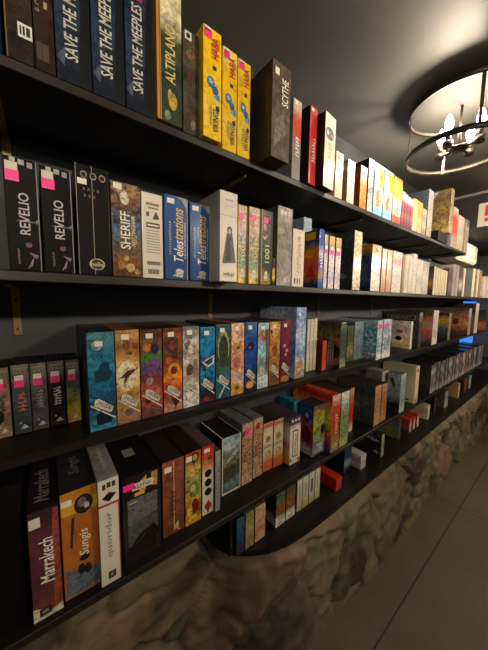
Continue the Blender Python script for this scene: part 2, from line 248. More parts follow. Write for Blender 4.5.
{'x':2.288,'y':0.6175,'z':1.8478,'w':0.0638,'d':0.14,'h':0.2957,'lab':'big box with gilt map-like cover lying on the black flat box,top shelf','st':['#c8b898','#b8a078','#a88c5c','#b8a070'],'sd':'#8a7448','cv':['#6a5838','#5a4a2a','#7a683c','#6a5630','#8a7444','#a08a58'],'nz':(22,0.5,'#3c2f1a'),'prL':[('p','#a8b4c8',[(0.02,0.98),(0.5,0.98),(0.3,0.86),(0.12,0.66),(0.02,0.6)])],'gl':2,'kind':'big','row':1},
{'x':2.5142,'y':0.65,'z':1.7834,'w':0.1217,'d':0.24,'h':0.2911,'lab':'small clear case with a bright red label beside the gilt box,top shelf','st':['#d8d0c8','#f03a3a','#f03434','#ee3838','#c8b0a4','#c8bcb0'],'nz':(70,0.15,'#c02020'),'gl':2,'row':1},
{'x':2.678,'y':0.65,'z':1.7834,'w':0.1509,'d':0.24,'h':0.2604,'lab':'white cylinder-like clear case beside the red-labelled one,top shelf','st':['#dcd4c4','#cfc6b4','#e0d6c0','#d8c8a8'],'nz':(70,0.3,'#8a8070'),'gl':2,'row':1},
{'x':2.8558,'y':0.65,'z':1.7834,'w':0.0967,'d':0.24,'h':0.2657,'lab':'last grey case at the far end of the top shelf','st':['#b8a8a0','#a0928a','#b0a298'],'nz':(70,0.4,'#6a5a54'),'gl':2,'row':1},
{'x':-0.0176,'y':0.6532,'z':1.4168,'w':0.0485,'d':0.24,'h':0.2018,'lab':'black box with silver vertical title and pink tag,at the start of the second shelf','grp':'black boxes with silver titles on the second shelf','st':['#09080a','#080709','#09080a'],'sd':'#080708','nz':(20,0.2,'#0e0d10'),'tx':[('REVELIO','#b9b2ba',0.38,0.7,0.33,0.7),('#12','#8a8288',0.26,0.34,0.06,0.2)],'pr':[('r','#8d868a',0.955,0.985,0.0,1),('e','#9a8f88',0.62,0.45,0.34,0.006),('p','#a79c98',[(0.34,0.5),(0.44,0.52),(0.4,0.54)]),('p','#a79c98',[(0.86,0.46),(0.96,0.48),(0.9,0.43)]),('e','#7a4a60',0.62,0.24,0.1,0.025),('p','#b0a8a8',[(0.55,0.02),(0.75,0.13),(0.7,0.05)]),('p','#8a6a86',[(0.6,0.17),(0.9,0.15),(0.84,0.11)]),('r','#b6b2aa',0.2,0.36,0.96,0.995),('r','#a6a29a',0.44,0.62,0.945,0.99),('r','#96928a',0.7,0.86,0.93,0.98)],'sk':[(0.06,0.42,0.885,0.955,'#cfcac0'),(0.05,0.45,0.79,0.885,'#ff2a9a')],'row':2},
{'x':0.0353,'y':0.6532,'z':1.4168,'w':0.0503,'d':0.24,'h':0.2003,'lab':'black box with silver vertical title and pink tag,beside the black one with round seals','grp':'black boxes with silver titles on the second shelf','st':['#09080a','#080709','#09080a'],'sd':'#080708','nz':(20,0.2,'#0e0d10'),'tx':[('REVELIO','#b9b2ba',0.38,0.7,0.33,0.7),('#12','#8a8288',0.26,0.34,0.06,0.2)],'pr':[('r','#8d868a',0.955,0.985,0.0,1),('e','#9a8f88',0.62,0.45,0.34,0.006),('p','#a79c98',[(0.34,0.5),(0.44,0.52),(0.4,0.54)]),('p','#a79c98',[(0.86,0.46),(0.96,0.48),(0.9,0.43)]),('e','#7a4a60',0.62,0.24,0.1,0.025),('p','#b0a8a8',[(0.55,0.02),(0.75,0.13),(0.7,0.05)]),('p','#8a6a86',[(0.6,0.17),(0.9,0.15),(0.84,0.11)]),('r','#b6b2aa',0.2,0.36,0.96,0.995),('r','#a6a29a',0.44,0.62,0.945,0.99),('r','#96928a',0.7,0.86,0.93,0.98)],'sk':[(0.06,0.42,0.885,0.955,'#cfcac0'),(0.05,0.45,0.79,0.885,'#ff2a9a')],'row':2},
{'x':0.0986,'y':0.6532,'z':1.4168,'w':0.0611,'d':0.24,'h':0.2229,'lab':'black box with round seals at its top and a round pale emblem below,second shelf','st':['#09080a','#080709','#0a090b'],'sd':'#080708','nz':(20,0.2,'#0e0d0e'),'tx':[('hello','#d8ccb0',0.36,0.74,0.08,0.12,'h')],'pr':[('r','#9a948c',0.47,0.49,0,1),('e','#a59c8c',0.24,0.91,0.1,0.032),('e','#a59c8c',0.52,0.91,0.1,0.032),('e','#a59c8c',0.8,0.91,0.1,0.032),('e','#1a1818',0.24,0.91,0.07,0.022),('e','#1a1818',0.52,0.91,0.07,0.022),('e','#1a1818',0.8,0.91,0.07,0.022),('e','#cfc4a8',0.55,0.1,0.24,0.055),('e','#2a2622',0.55,0.1,0.2,0.045),('r','#8d867c',0,0.02,0,1),('r','#5a554f',0.2,0.26,0.77,0.795),('r','#5a554f',0.34,0.4,0.77,0.795),('r','#5a554f',0.48,0.54,0.77,0.795),('r','#5a554f',0.62,0.68,0.77,0.795),('r','#5a554f',0.22,0.28,0.71,0.735),('r','#5a554f',0.36,0.42,0.71,0.735),('r','#5a554f',0.5,0.56,0.71,0.735)],'sk':[(0.05,0.32,0.82,0.87,'#e9e6df')],'gl':1,'row':2},
{'x':0.1637,'y':0.6532,'z':1.4168,'w':0.0618,'d':0.24,'h':0.2072,'lab':'box with a crowd of medieval figures and cream vertical title,second shelf','st':['#8a7058','#7a5a40','#4a5a6a','#506888','#5a5a50','#7a5634','#6a4426'],'nz':(34,0.6,'#2a1f1c'),'tx':[('SHERIFF','#ece4cc',0.28,0.62,0.3,0.7),('NOTTINGHAM','#e0d0a8',0.66,0.8,0.34,0.66)],'pr':[('p','#3a2a20',[(0.513,0.685),(0.516,0.69),(0.426,0.682),(0.462,0.675),(0.546,0.683)]),('p','#a88058',[(0.448,0.363),(0.466,0.36),(0.442,0.372),(0.419,0.372),(0.232,0.365),(0.283,0.326)]),('p','#4a5a74',[(0.123,0.348),(0.068,0.343),(0.02,0.314),(0.109,0.315),(0.158,0.323),(0.172,0.325),(0.15,0.328)]),('p','#6a4a34',[(0.52,0.715),(0.472,0.721),(0.384,0.69),(0.543,0.693),(0.554,0.7)]),('p','#4a5a74',[(0.278,0.655),(0.171,0.687),(0.125,0.703),(0.182,0.598),(0.265,0.648)]),('p','#6a4a34',[(0.701,0.532),(0.683,0.537),(0.628,0.529),(0.619,0.54),(0.615,0.528),(0.546,0.507),(0.575,0.494),(0.715,0.477)]),('p','#6a4a34',[(0.723,0.749),(0.709,0.754),(0.683,0.75),(0.686,0.745),(0.669,0.746),(0.73,0.718),(0.729,0.725)]),('p','#3a2a20',[(0.114,0.24),(0.088,0.218),(0.095,0.231),(0.08,0.237),(0.218,0.142)]),('p','#3a2a20',[(0.406,0.553),(0.351,0.558),(0.268,0.527),(0.231,0.53),(0.294,0.487),(0.325,0.444),(0.433,0.471)]),('p','#6a4a34',[(0.809,0.84),(0.757,0.855),(0.714,0.832),(0.703,0.827),(0.726,0.804),(0.773,0.796)]),('p','#a88058',[(0.514,0.878),(0.329,0.855),(0.427,0.796),(0.487,0.813),(0.563,0.825)]),('p','#c8a878',[(0.802,0.169),(0.742,0.163),(0.745,0.147),(0.849,0.136),(0.865,0.138),(0.874,0.143),(0.906,0.147)]),('p','#8a6a3a',[(0.874,0.452),(0.809,0.463),(0.762,0.441),(0.783,0.435),(0.841,0.43),(0.873,0.432)]),('p','#8a6a3a',[(0.387,0.585),(0.249,0.559),(0.253,0.542),(0.378,0.518),(0.433,0.517),(0.434,0.545)]),('p','#c8a878',[(0.699,0.67),(0.651,0.638),(0.717,0.634),(0.728,0.623),(0.755,0.632),(0.778,0.633)]),('p','#6a4a34',[(0.577,0.853),(0.608,0.856),(0.571,0.859),(0.456,0.858),(0.424,0.848)]),('e','#e2d8c4',0.45,0.84,0.16,0.07),('e','#b88a50',0.7,0.9,0.16,0.05),('e','#c8a070',0.25,0.93,0.12,0.04),('e','#b07a40',0.3,0.12,0.14,0.04),('e','#d8b070',0.6,0.1,0.16,0.05),('e','#8a4a2a',0.8,0.16,0.12,0.04),('e','#d0a868',0.45,0.2,0.1,0.03),('e','#caa060',0.85,0.06,0.1,0.03),('p','#c8962c',[(0.78,0.36),(0.86,0.36),(0.86,0.46),(0.78,0.46)])],'sk':[(0.08,0.36,0.92,0.98,'#e9e6df')],'gl':2,'row':2},
{'x':0.2227,'y':0.6532,'z':1.4168,'w':0.0499,'d':0.24,'h':0.1993,'lab':'white text-covered box with a barcode at its foot,second shelf','st':['#e2dccf','#e0d9cb','#e2dccf'],'sd':'#c8c0b2','nz':(60,0.12,'#b8b0a2'),'pr':[('r','#8a7a4a',0.2,0.85,0.86,0.89),('r','#8a7a4a',0.3,0.8,0.82,0.84),('r','#5a5048',0.2,0.36,0.73,0.78),('p','#4a443e',[(0.5,0.7),(0.85,0.71),(0.68,0.8)]),('r','#3a3632',0.2,0.85,0.6,0.66),('r','#e2dccf',0.26,0.8,0.62,0.64),('r','#9a948a',0.2,0.85,0.56,0.572),('r','#9a948a',0.2,0.85,0.528,0.5399999999999999),('r','#9a948a',0.2,0.85,0.49600000000000005,0.508),('r','#9a948a',0.2,0.85,0.4640000000000001,0.476),('r','#9a948a',0.2,0.85,0.43200000000000005,0.44399999999999995),('r','#9a948a',0.2,0.85,0.4,0.4119999999999999),('r','#9a948a',0.2,0.85,0.36800000000000005,0.37999999999999995),('r','#9a948a',0.2,0.85,0.3360000000000001,0.348),('r','#9a948a',0.2,0.85,0.30400000000000005,0.31599999999999995),('r','#2a2826',0.25,0.29,0.05,0.11),('r','#2a2826',0.32,0.36,0.05,0.11),('r','#2a2826',0.39,0.43,0.05,0.11),('r','#2a2826',0.46,0.5,0.05,0.11),('r','#2a2826',0.53,0.5700000000000001,0.05,0.11),('r','#2a2826',0.6000000000000001,0.64,0.05,0.11),('r','#2a2826',0.67,0.71,0.05,0.11),('r','#2a2826',0.74,0.78,0.05,0.11),('r','#6a6660',0.2,0.85,0.16,0.2)],'sk':[],'gl':1,'row':2},
{'x':0.2842,'y':0.6532,'z':1.4168,'w':0.0626,'d':0.24,'h':0.2078,'lab':'blue box with cream italic-like title beside the white text-covered box,second shelf','grp':'blue party game boxes on the second shelf','st':['#3560a4','#2f5a9e','#2c569a','#2b5498','#2a5296','#2a4f90'],'sd':'#24467e','nz':(25,0.15,'#1e3c74'),'tx':[('Teles','#efeade',0.36,0.78,0.22,0.48),('trations','#e0c25a',0.36,0.78,0.49,0.86),('LE JEU DU TÉLÉPHONE DESSINÉ','#c8d0dc',0.8,0.9,0.26,0.7),('#14','#b8c4d8',0.16,0.26,0.3,0.7)],'pr':[('p','#a8aeb0',[(0.42,0.995),(0.99,0.995),(0.99,0.78),(0.9,0.9),(0.7,0.965)]),('e','#ece8da',0.6,0.1,0.16,0.035),('p','#ece8da',[(0.3,0.04),(0.75,0.03),(0.8,0.12),(0.5,0.09)]),('r','#d8b83c',0.965,0.99,0,0.95)],'sk':[(0.1,0.4,0.9,0.96,'#e9e6df')],'gl':1,'row':2},
{'x':0.3522,'y':0.6532,'z':1.4168,'w':0.0616,'d':0.24,'h':0.2034,'lab':'blue box with cream italic-like title beside the tall white photographic box,second shelf','grp':'blue party game boxes on the second shelf','st':['#3560a4','#2f5a9e','#2c569a','#2b5498','#2a5296','#2a4f90'],'sd':'#24467e','nz':(25,0.15,'#1e3c74'),'tx':[('Teles','#efeade',0.36,0.78,0.22,0.48),('trations','#e0c25a',0.36,0.78,0.49,0.86),('LE JEU DU TÉLÉPHONE DESSINÉ','#c8d0dc',0.8,0.9,0.26,0.7),('#14','#b8c4d8',0.16,0.26,0.3,0.7)],'pr':[('p','#a8aeb0',[(0.42,0.995),(0.99,0.995),(0.99,0.78),(0.9,0.9),(0.7,0.965)]),('e','#ece8da',0.6,0.1,0.16,0.035),('p','#ece8da',[(0.3,0.04),(0.75,0.03),(0.8,0.12),(0.5,0.09)]),('r','#d8b83c',0.965,0.99,0,0.95)],'sk':[(0.1,0.4,0.9,0.96,'#e9e6df')],'gl':1,'row':2},
{'x':0.412,'y':0.6045,'z':1.4168,'w':0.0567,'d':0.2,'h':0.2356,'lab':'tall white box printed with a black-and-white bridal couple,second shelf','st':['#d8d4ce','#dcd8d2','#e2deda','#e6e2de','#e4e0dc','#ece6da'],'sd':'#c0bab2','cv':['#a8a29a','#b8b2ac','#c4bfb8','#c8c2ba'],'nz':(18,0.12,'#a09a94'),'tx':[('#7','#4a4440',0.2,0.84,0.045,0.105,'h')],'pr':[('e','#3c3a3a',0.55,0.58,0.14,0.045),('p','#5a5857',[(0.38,0.54),(0.7,0.56),(0.92,0.22),(0.14,0.2)]),('p','#2a2829',[(0.42,0.5),(0.62,0.52),(0.6,0.24),(0.3,0.22)]),('e','#c8b8ac',0.55,0.57,0.08,0.028),('r','#8a847e',0,1,0.735,0.74),('r','#9a948c',0.3,0.75,0.9,0.92),('r','#b0aaa2',0.25,0.8,0.84,0.85),('r','#e8dfc8',0,1,0,0.16)],'prL':[('e','#3a3230',0.42,0.66,0.09,0.04),('p','#1f1c1d',[(0.3,0.62),(0.55,0.62),(0.66,0.2),(0.22,0.2)]),('e','#b89a88',0.42,0.655,0.06,0.025)],'row':2},
{'x':0.4951,'y':0.65,'z':1.4168,'w':0.036,'d':0.24,'h':0.231,'lab':'ornate teal and gold box,pink tag,against the bridal box,second shelf','grp':'ornate teal and gold boxes on the second shelf','st':['#c0b09c','#c8a8a0','#8a8a88','#6a8078','#4c8a80','#d8b85c'],'sd':'#b8902e','nz':(45,0.45,'#dccca0'),'tx':[('1001','#dcc478',0.3,0.72,0.3,0.54)],'pr':[('p','#d8ccb0',[(0.1,0.66),(0.3,0.6),(0.6,0.68),(0.3,0.64)]),('e','#e4ece4',0.45,0.12,0.16,0.07),('e','#c89a9a',0.3,0.78,0.14,0.05),('r','#c8a23c',0,0.06,0,1),('e','#c8a23c',0.75,0.05,0.2,0.04),('p','#1c2228',[(0.8,0),(1,0),(1,1),(0.86,1)])],'sk':[(0.12,0.56,0.83,0.9,'#ff2a9a')],'gl':1,'row':2},
{'x':0.5431,'y':0.65,'z':1.4168,'w':0.048,'d':0.24,'h':0.2345,'lab':'ornate teal and gold box,pink tag,with a gold edge,middle of three,second shelf','grp':'ornate teal and gold boxes on the second shelf','st':['#c0b09c','#c8a8a0','#8a8a88','#6a8078','#4c8a80','#d8b85c'],'sd':'#b8902e','nz':(45,0.45,'#dccca0'),'tx':[('1001','#dcc478',0.3,0.72,0.3,0.54)],'pr':[('p','#d8ccb0',[(0.1,0.66),(0.3,0.6),(0.6,0.68),(0.3,0.64)]),('e','#e4ece4',0.45,0.12,0.16,0.07),('e','#c89a9a',0.3,0.78,0.14,0.05),('r','#c8a23c',0,0.06,0,1),('e','#c8a23c',0.75,0.05,0.2,0.04),('p','#1c2228',[(0.8,0),(1,0),(1,1),(0.86,1)])],'sk':[(0.12,0.56,0.83,0.9,'#ff2a9a')],'gl':1,'row':2},
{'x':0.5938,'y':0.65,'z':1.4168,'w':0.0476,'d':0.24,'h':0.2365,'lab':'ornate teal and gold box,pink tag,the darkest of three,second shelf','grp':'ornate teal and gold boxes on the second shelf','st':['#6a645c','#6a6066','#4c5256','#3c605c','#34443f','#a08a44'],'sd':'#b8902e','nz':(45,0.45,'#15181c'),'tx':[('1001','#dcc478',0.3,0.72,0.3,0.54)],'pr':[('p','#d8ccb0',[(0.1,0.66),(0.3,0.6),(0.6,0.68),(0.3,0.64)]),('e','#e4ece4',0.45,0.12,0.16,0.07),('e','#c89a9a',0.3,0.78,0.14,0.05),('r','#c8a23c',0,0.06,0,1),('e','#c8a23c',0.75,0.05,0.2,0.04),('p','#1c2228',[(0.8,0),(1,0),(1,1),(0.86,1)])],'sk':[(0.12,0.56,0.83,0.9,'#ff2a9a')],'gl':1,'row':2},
{'x':0.6312,'y':0.6532,'z':1.4168,'w':0.0139,'d':0.24,'h':0.0905,'lab':'little dark box with a yellow disc,squeezed by the silver box,second shelf','st':['#4a3a24','#2a2420','#c8a83a','#d4b440','#2a221c'],'nz':(60,0.3,'#1a1614'),'row':2},
{'x':0.6804,'y':0.6532,'z':1.4168,'w':0.0724,'d':0.24,'h':0.2666,'lab':'tall plain silver box with white streaks,second shelf','st':['#a8a29c','#8e8882','#8c8680','#8a847e','#8e8882','#a09a94'],'sd':'#5a5450','nz':(20,0.3,'#75706a'),'pr':[('r','#d8d4cc',0.18,0.34,0.9,0.95),('r','#d8d4cc',0.42,0.58,0.9,0.95),('r','#c8c4bc',0.66,0.82,0.9,0.95),('p','#e4e0da',[(0.3,0.02),(0.7,0.06),(0.6,0.12)])],'gl':2,'row':2},
{'x':0.7535,'y':0.6532,'z':1.4168,'w':0.0631,'d':0.24,'h':0.2048,'lab':'cream box with faint script and four dark bars at its foot,second shelf','st':['#e2d8c8','#e0d4c2','#e2d8c8','#e4dccc'],'sd':'#b8ac98','nz':(40,0.15,'#c0b4a0'),'tx':[('#9','#b0a490',0.35,0.72,0.25,0.85)],'pr':[('r','#2c2622',0.18,0.3,0.05,0.15),('r','#3c342e',0.42,0.52,0.05,0.15),('r','#4c443c',0.64,0.72,0.05,0.15),('e','#b8d0c8',0.5,0.85,0.14,0.04)],'row':2},
{'x':0.9241,'y':0.754,'z':1.4168,'w':0.0524,'d':0.1,'h':0.3017,'lab':'light blue narrow box rising above its cream neighbour with a pink tag,second shelf','st':['#b8ccd8','#94b4c4','#a0bcc8','#98b0bc'],'nz':(50,0.35,'#5a7a8c'),'sk':[(0.3,0.75,0.6,0.68,'#ff2a9a')],'gl':1,'row':2},
{'x':0.8893,'y':0.6532,'z':1.4168,'w':0.0295,'d':0.075,'h':0.2286,'lab':'blue box whose flank shows a red and orange doll-like picture,second shelf','st':['#3058b0','#3860b8','#c8d0e0','#3058b0','#b89870','#3058a8'],'sd':'#24386e','cv':['#2a3a70','#243878','#c87828','#c8602a','#c04a34','#c88038','#202c5a'],'nz':(12,0.2,'#1c2c58'),'tx':[('#5','#e8ecf4',0.25,0.8,0.36,0.62)],'prL':[('r','#d0a030',0.1,0.75,0.84,0.97),('e','#e09a30',0.35,0.6,0.3,0.08),('p','#c82c24',[(0.1,0.18),(0.85,0.2),(0.5,0.42)])],'gl':1,'row':2},
{'x':0.9205,'y':0.6532,'z':1.4168,'w':0.0225,'d':0.075,'h':0.2126,'lab':'slim violet and cream box with orange top,touching the blue box,second shelf','grp':'slim violet and cream boxes on the second shelf','st':['#d0b078','#c89858','#e0d0dc','#d8ccc0','#d4c8cc','#b8b0d0','#d8d0dc'],'sd':'#4a4470','nz':(60,0.35,'#8a80a8'),'sk':[(0.12,0.8,0.66,0.73,'#ff2a9a'),(0.12,0.7,0.74,0.8,'#e9e6df')],'gl':1,'row':2},
{'x':0.96,'y':0.6532,'z':1.4168,'w':0.0377,'d':0.075,'h':0.2125,'lab':'slim violet and cream box with orange top,middle of three,second shelf','grp':'slim violet and cream boxes on the second shelf','st':['#d0b078','#c89858','#e0d0dc','#d8ccc0','#d4c8cc','#b8b0d0','#d8d0dc'],'sd':'#4a4470','nz':(60,0.35,'#8a80a8'),'sk':[(0.12,0.8,0.66,0.73,'#ff2a9a'),(0.12,0.7,0.74,0.8,'#e9e6df')],'gl':1,'row':2},
{'x':1.0069,'y':0.6532,'z':1.4168,'w':0.039,'d':0.075,'h':0.2123,'lab':'slim violet and cream box with orange top,nearest the dark green one,second shelf','grp':'slim violet and cream boxes on the second shelf','st':['#d0b078','#c89858','#e0d0dc','#d8ccc0','#d4c8cc','#b8b0d0','#d8d0dc'],'sd':'#4a4470','nz':(60,0.35,'#8a80a8'),'sk':[(0.12,0.8,0.66,0.73,'#ff2a9a'),(0.12,0.7,0.74,0.8,'#e9e6df')],'gl':1,'row':2},
{'x':1.137,'y':0.6402,'z':1.4168,'w':0.0648,'d':0.24,'h':0.2592,'lab':'box with pale spine and dark green flank showing a grey dragon-like shape,second shelf','st':['#d8d4b8','#b8c098','#d0b8a0','#ccb0a0','#d0ccb4','#c8c4b0'],'sd':'#2a2f2b','cv':['#2f3530','#262b28','#2a2e2a','#303430','#242826'],'nz':(40,0.35,'#b85048'),'prL':[('p','#7a8a98',[(0.05,0.1),(0.5,0.26),(0.8,0.3),(0.9,0.22),(0.55,0.16),(0.3,0.06)]),('e','#c8a890',0.45,0.52,0.22,0.06),('e','#5a3028',0.45,0.52,0.14,0.04),('r','#15181a',0.3,0.7,0.6,0.7)],'gl':1,'nzc':(20,0.4,'#454d44'),'row':2},
{'x':1.3135,'y':0.6402,'z':1.4168,'w':0.0905,'d':0.24,'h':0.2231,'lab':'box with deep blue flank,gold lettering and white lower spine,second shelf','st':['#c89a58','#c8a070','#3a4a66','#4a5870','#e0d8c4','#e4dccc','#d8d0c0'],'sd':'#1f2638','cv':['#a87820','#1a2030','#3a4a70','#2c3c60','#384c74','#141a2a'],'nz':(40,0.3,'#e8dcc8'),'pr':[('e','#d84a3a',0.5,0.9,0.2,0.04),('e','#e8e0d0',0.7,0.92,0.2,0.03)],'prL':[('e','#d09a28',0.3,0.86,0.2,0.1),('e','#141a24',0.3,0.86,0.1,0.06),('r','#d09a28',0.55,0.8,0.76,0.96),('p','#cfd4dc',[(0.35,0.03),(0.6,0.03),(0.48,0.08)])],'gl':1,'nzc':(18,0.35,'#5a6a90'),'row':2},
{'x':1.4254,'y':0.6532,'z':1.4168,'w':0.0493,'d':0.24,'h':0.2207,'lab':'cream box with a rosy foot beside the deep blue one,second shelf','st':['#e4d0b4','#d8c4a8','#e0ccb0','#d49a80'],'nz':(70,0.35,'#8a7e70'),'gl':2,'row':2},
{'x':1.4854,'y':0.6532,'z':1.4168,'w':0.0591,'d':0.24,'h':0.221,'lab':'cream box with a rosy foot,second of its pair,second shelf','st':['#dcc4a4','#e4d4bc','#e0d0b4','#d8a084'],'nz':(70,0.35,'#8a7e70'),'gl':2,'row':2},
{'x':1.5819,'y':0.6532,'z':1.4168,'w':0.1168,'d':0.24,'h':0.224,'lab':'white box with a pink cap and pale green middle,second shelf','st':['#e8d8d4','#d8909c','#d8dcd8','#c8d0cc','#d8d4c8','#e4dcd0'],'nz':(70,0.35,'#8a7e70'),'gl':2,'row':2},
{'x':1.6641,'y':0.6532,'z':1.4168,'w':0.029,'d':0.24,'h':0.2198,'lab':'thin rust-brown box,second shelf','st':['#a87858','#98684c','#a07458'],'nz':(70,0.35,'#8a7e70'),'gl':2,'row':2},
{'x':1.7111,'y':0.6532,'z':1.4168,'w':0.0515,'d':0.24,'h':0.2182,'lab':'first of three pale wrapped boxes,second shelf','st':['#d8d0c4','#ccc4b8','#e0d8cc'],'nz':(70,0.35,'#8a7e70'),'gl':2,'row':2},
{'x':1.7687,'y':0.6532,'z':1.4168,'w':0.0524,'d':0.24,'h':0.2199,'lab':'second of three pale wrapped boxes,second shelf','st':['#ccc4b4','#d8d0c0','#d8d0c4'],'nz':(70,0.35,'#8a7e70'),'gl':2,'row':2},
{'x':1.8297,'y':0.6532,'z':1.4168,'w':0.0581,'d':0.24,'h':0.2399,'lab':'third of three pale wrapped boxes,tallest,second shelf','st':['#d4ccd0','#d0c8bc','#e4dcd0'],'nz':(70,0.35,'#8a7e70'),'gl':2,'row':2},
{'x':1.9138,'y':0.6532,'z':1.4168,'w':0.0918,'d':0.24,'h':0.2142,'lab':'bumpy silver-wrapped box next to the pale wrapped ones,second shelf','st':['#c8c4bc','#dcd8d0','#b8b4ac','#d8d4cc'],'nz':(70,0.35,'#8a7e70'),'gl':2,'row':2},
{'x':2.0172,'y':0.6532,'z':1.4168,'w':0.0989,'d':0.24,'h':0.2118,'lab':'bumpy silver-wrapped box before the yellow disc box,second shelf','st':['#b8b4aa','#d8d4cc','#c8c4ba'],'nz':(70,0.35,'#8a7e70'),'gl':2,'row':2},
{'x':2.1849,'y':0.6532,'z':1.4168,'w':0.0349,'d':0.2,'h':0.1974,'lab':'dark box whose flank bears a yellow disc,second shelf','st':['#c8c0ac','#d0c8b4'],'sd':'#33302c','cv':['#3a3a38','#4a4034','#5a4830','#a07c30','#6a4030','#3a2c24'],'prL':[('e','#d8aa34',0.45,0.4,0.4,0.2),('e','#8a5a30',0.45,0.4,0.2,0.1)],'gl':1,'row':2},
{'x':2.2338,'y':0.6532,'z':1.4168,'w':0.0361,'d':0.24,'h':0.1919,'lab':'thin cream case,first of five past the yellow disc box,second shelf','grp':'five thin cream cases on the second shelf','st':['#e0d0b0','#d8c8a8','#e4d8c0'],'nz':(80,0.25,'#a8906c'),'gl':1,'row':2},
{'x':2.2832,'y':0.6532,'z':1.4168,'w':0.0373,'d':0.24,'h':0.1896,'lab':'thin cream case,second of five past the yellow disc box,second shelf','grp':'five thin cream cases on the second shelf','st':['#d8c4a0','#e4d4b4','#dccaa8'],'nz':(80,0.25,'#a8906c'),'gl':1,'row':2},
{'x':2.3342,'y':0.6532,'z':1.4168,'w':0.0385,'d':0.24,'h':0.1873,'lab':'thin cream case,third of five past the yellow disc box,second shelf','grp':'five thin cream cases on the second shelf','st':['#e4d8c0','#d4c09c','#e0d0b4'],'nz':(80,0.25,'#a8906c'),'gl':1,'row':2},
{'x':2.387,'y':0.6532,'z':1.4168,'w':0.0399,'d':0.24,'h':0.1849,'lab':'thin cream case,fourth of five past the yellow disc box,second shelf','grp':'five thin cream cases on the second shelf','st':['#e0d0b0','#d8c8a8','#e4d8c0'],'nz':(80,0.25,'#a8906c'),'gl':1,'row':2},
{'x':2.4415,'y':0.6532,'z':1.4168,'w':0.0413,'d':0.24,'h':0.1824,'lab':'thin cream case,last of five past the yellow disc box,second shelf','grp':'five thin cream cases on the second shelf','st':['#d8c4a0','#e4d4b4','#dccaa8'],'nz':(80,0.25,'#a8906c'),'gl':1,'row':2},
{'x':2.5354,'y':0.6532,'z':1.4168,'w':0.0912,'d':0.24,'h':0.2102,'lab':'plum-coloured wrapped box after the five cream cases,second shelf','st':['#6a5058','#4a3a48','#8a7068','#5a4450'],'nz':(80,0.3,'#8a7a6c'),'gl':2,'row':2},
{'x':2.6341,'y':0.6532,'z':1.4168,'w':0.0729,'d':0.24,'h':0.25,'lab':'first grey glassy case of a close pair,second shelf','st':['#b0a8a4','#9c948e','#b8aea6'],'nz':(80,0.3,'#8a7a6c'),'gl':2,'row':2},
{'x':2.7209,'y':0.6532,'z':1.4168,'w':0.0766,'d':0.24,'h':0.2514,'lab':'second grey glassy case of a close pair,second shelf','st':['#a49c98','#b8b0aa','#aca49e'],'nz':(80,0.3,'#8a7a6c'),'gl':2,'row':2},
{'x':2.8211,'y':0.6532,'z':1.4168,'w':0.0987,'d':0.24,'h':0.2496,'lab':'dark wine-red box with small white marks,second shelf','st':['#4a3638','#584244','#d8ccc4','#4a3436'],'nz':(80,0.3,'#8a7a6c'),'gl':2,'row':2},
{'x':2.9232,'y':0.6532,'z':1.4168,'w':0.0423,'d':0.24,'h':0.2439,'lab':'thin pale case before the sage-green one,second shelf','st':['#d8d0c4','#e4dccf','#dcd0c0'],'nz':(80,0.3,'#8a7a6c'),'gl':2,'row':2},
{'x':3.2326,'y':0.6532,'z':1.4168,'w':0.0788,'d':0.24,'h':0.2659,'lab':'pale-edged case with sage-green flank,second shelf','st':['#d8c8b0','#e4d8c4','#dcccb4'],'sd':'#5a6660','cv':['#8a948c','#7a9088','#94988c'],'nz':(80,0.3,'#8a7a6c'),'gl':2,'row':2},
{'x':3.397,'y':0.6532,'z':1.4168,'w':0.0657,'d':0.24,'h':0.2703,'lab':'cream-edged brown case,second shelf','st':['#d4c0a8','#e0d0ba','#d8c8b0'],'nz':(80,0.3,'#8a7a6c'),'gl':2,'row':2},
{'x':3.4917,'y':0.6532,'z':1.4168,'w':0.0811,'d':0.24,'h':0.2694,'lab':'rusty brown case standing alone before the gap,second shelf','st':['#a87c64','#98705c','#a4806c'],'nz':(80,0.3,'#8a7a6c'),'gl':2,'row':2},
{'x':3.6851,'y':0.6532,'z':1.4168,'w':0.0796,'d':0.24,'h':0.2132,'lab':'first of the short cream cases at the far end,second shelf','st':['#d8c8b4','#e0d4c4'],'nz':(80,0.3,'#8a7a6c'),'gl':2,'row':2},
{'x':3.7884,'y':0.6532,'z':1.4168,'w':0.0787,'d':0.24,'h':0.2143,'lab':'second of the short cream cases at the far end,second shelf','st':['#b8a890','#d8ccba'],'nz':(80,0.3,'#8a7a6c'),'gl':2,'row':2},
{'x':3.8991,'y':0.6532,'z':1.4168,'w':0.0924,'d':0.24,'h':0.2152,'lab':'third of the short cream cases at the far end,second shelf','st':['#d8c4a4','#e0d4bc'],'nz':(80,0.3,'#8a7a6c'),'gl':2,'row':2},
{'x':4.0363,'y':0.6532,'z':1.4168,'w':0.1187,'d':0.24,'h':0.2445,'lab':'short brown case cut off by the photo edge,second shelf','st':['#a88c78','#d8ccba'],'nz':(80,0.3,'#8a7a6c'),'gl':2,'row':2},
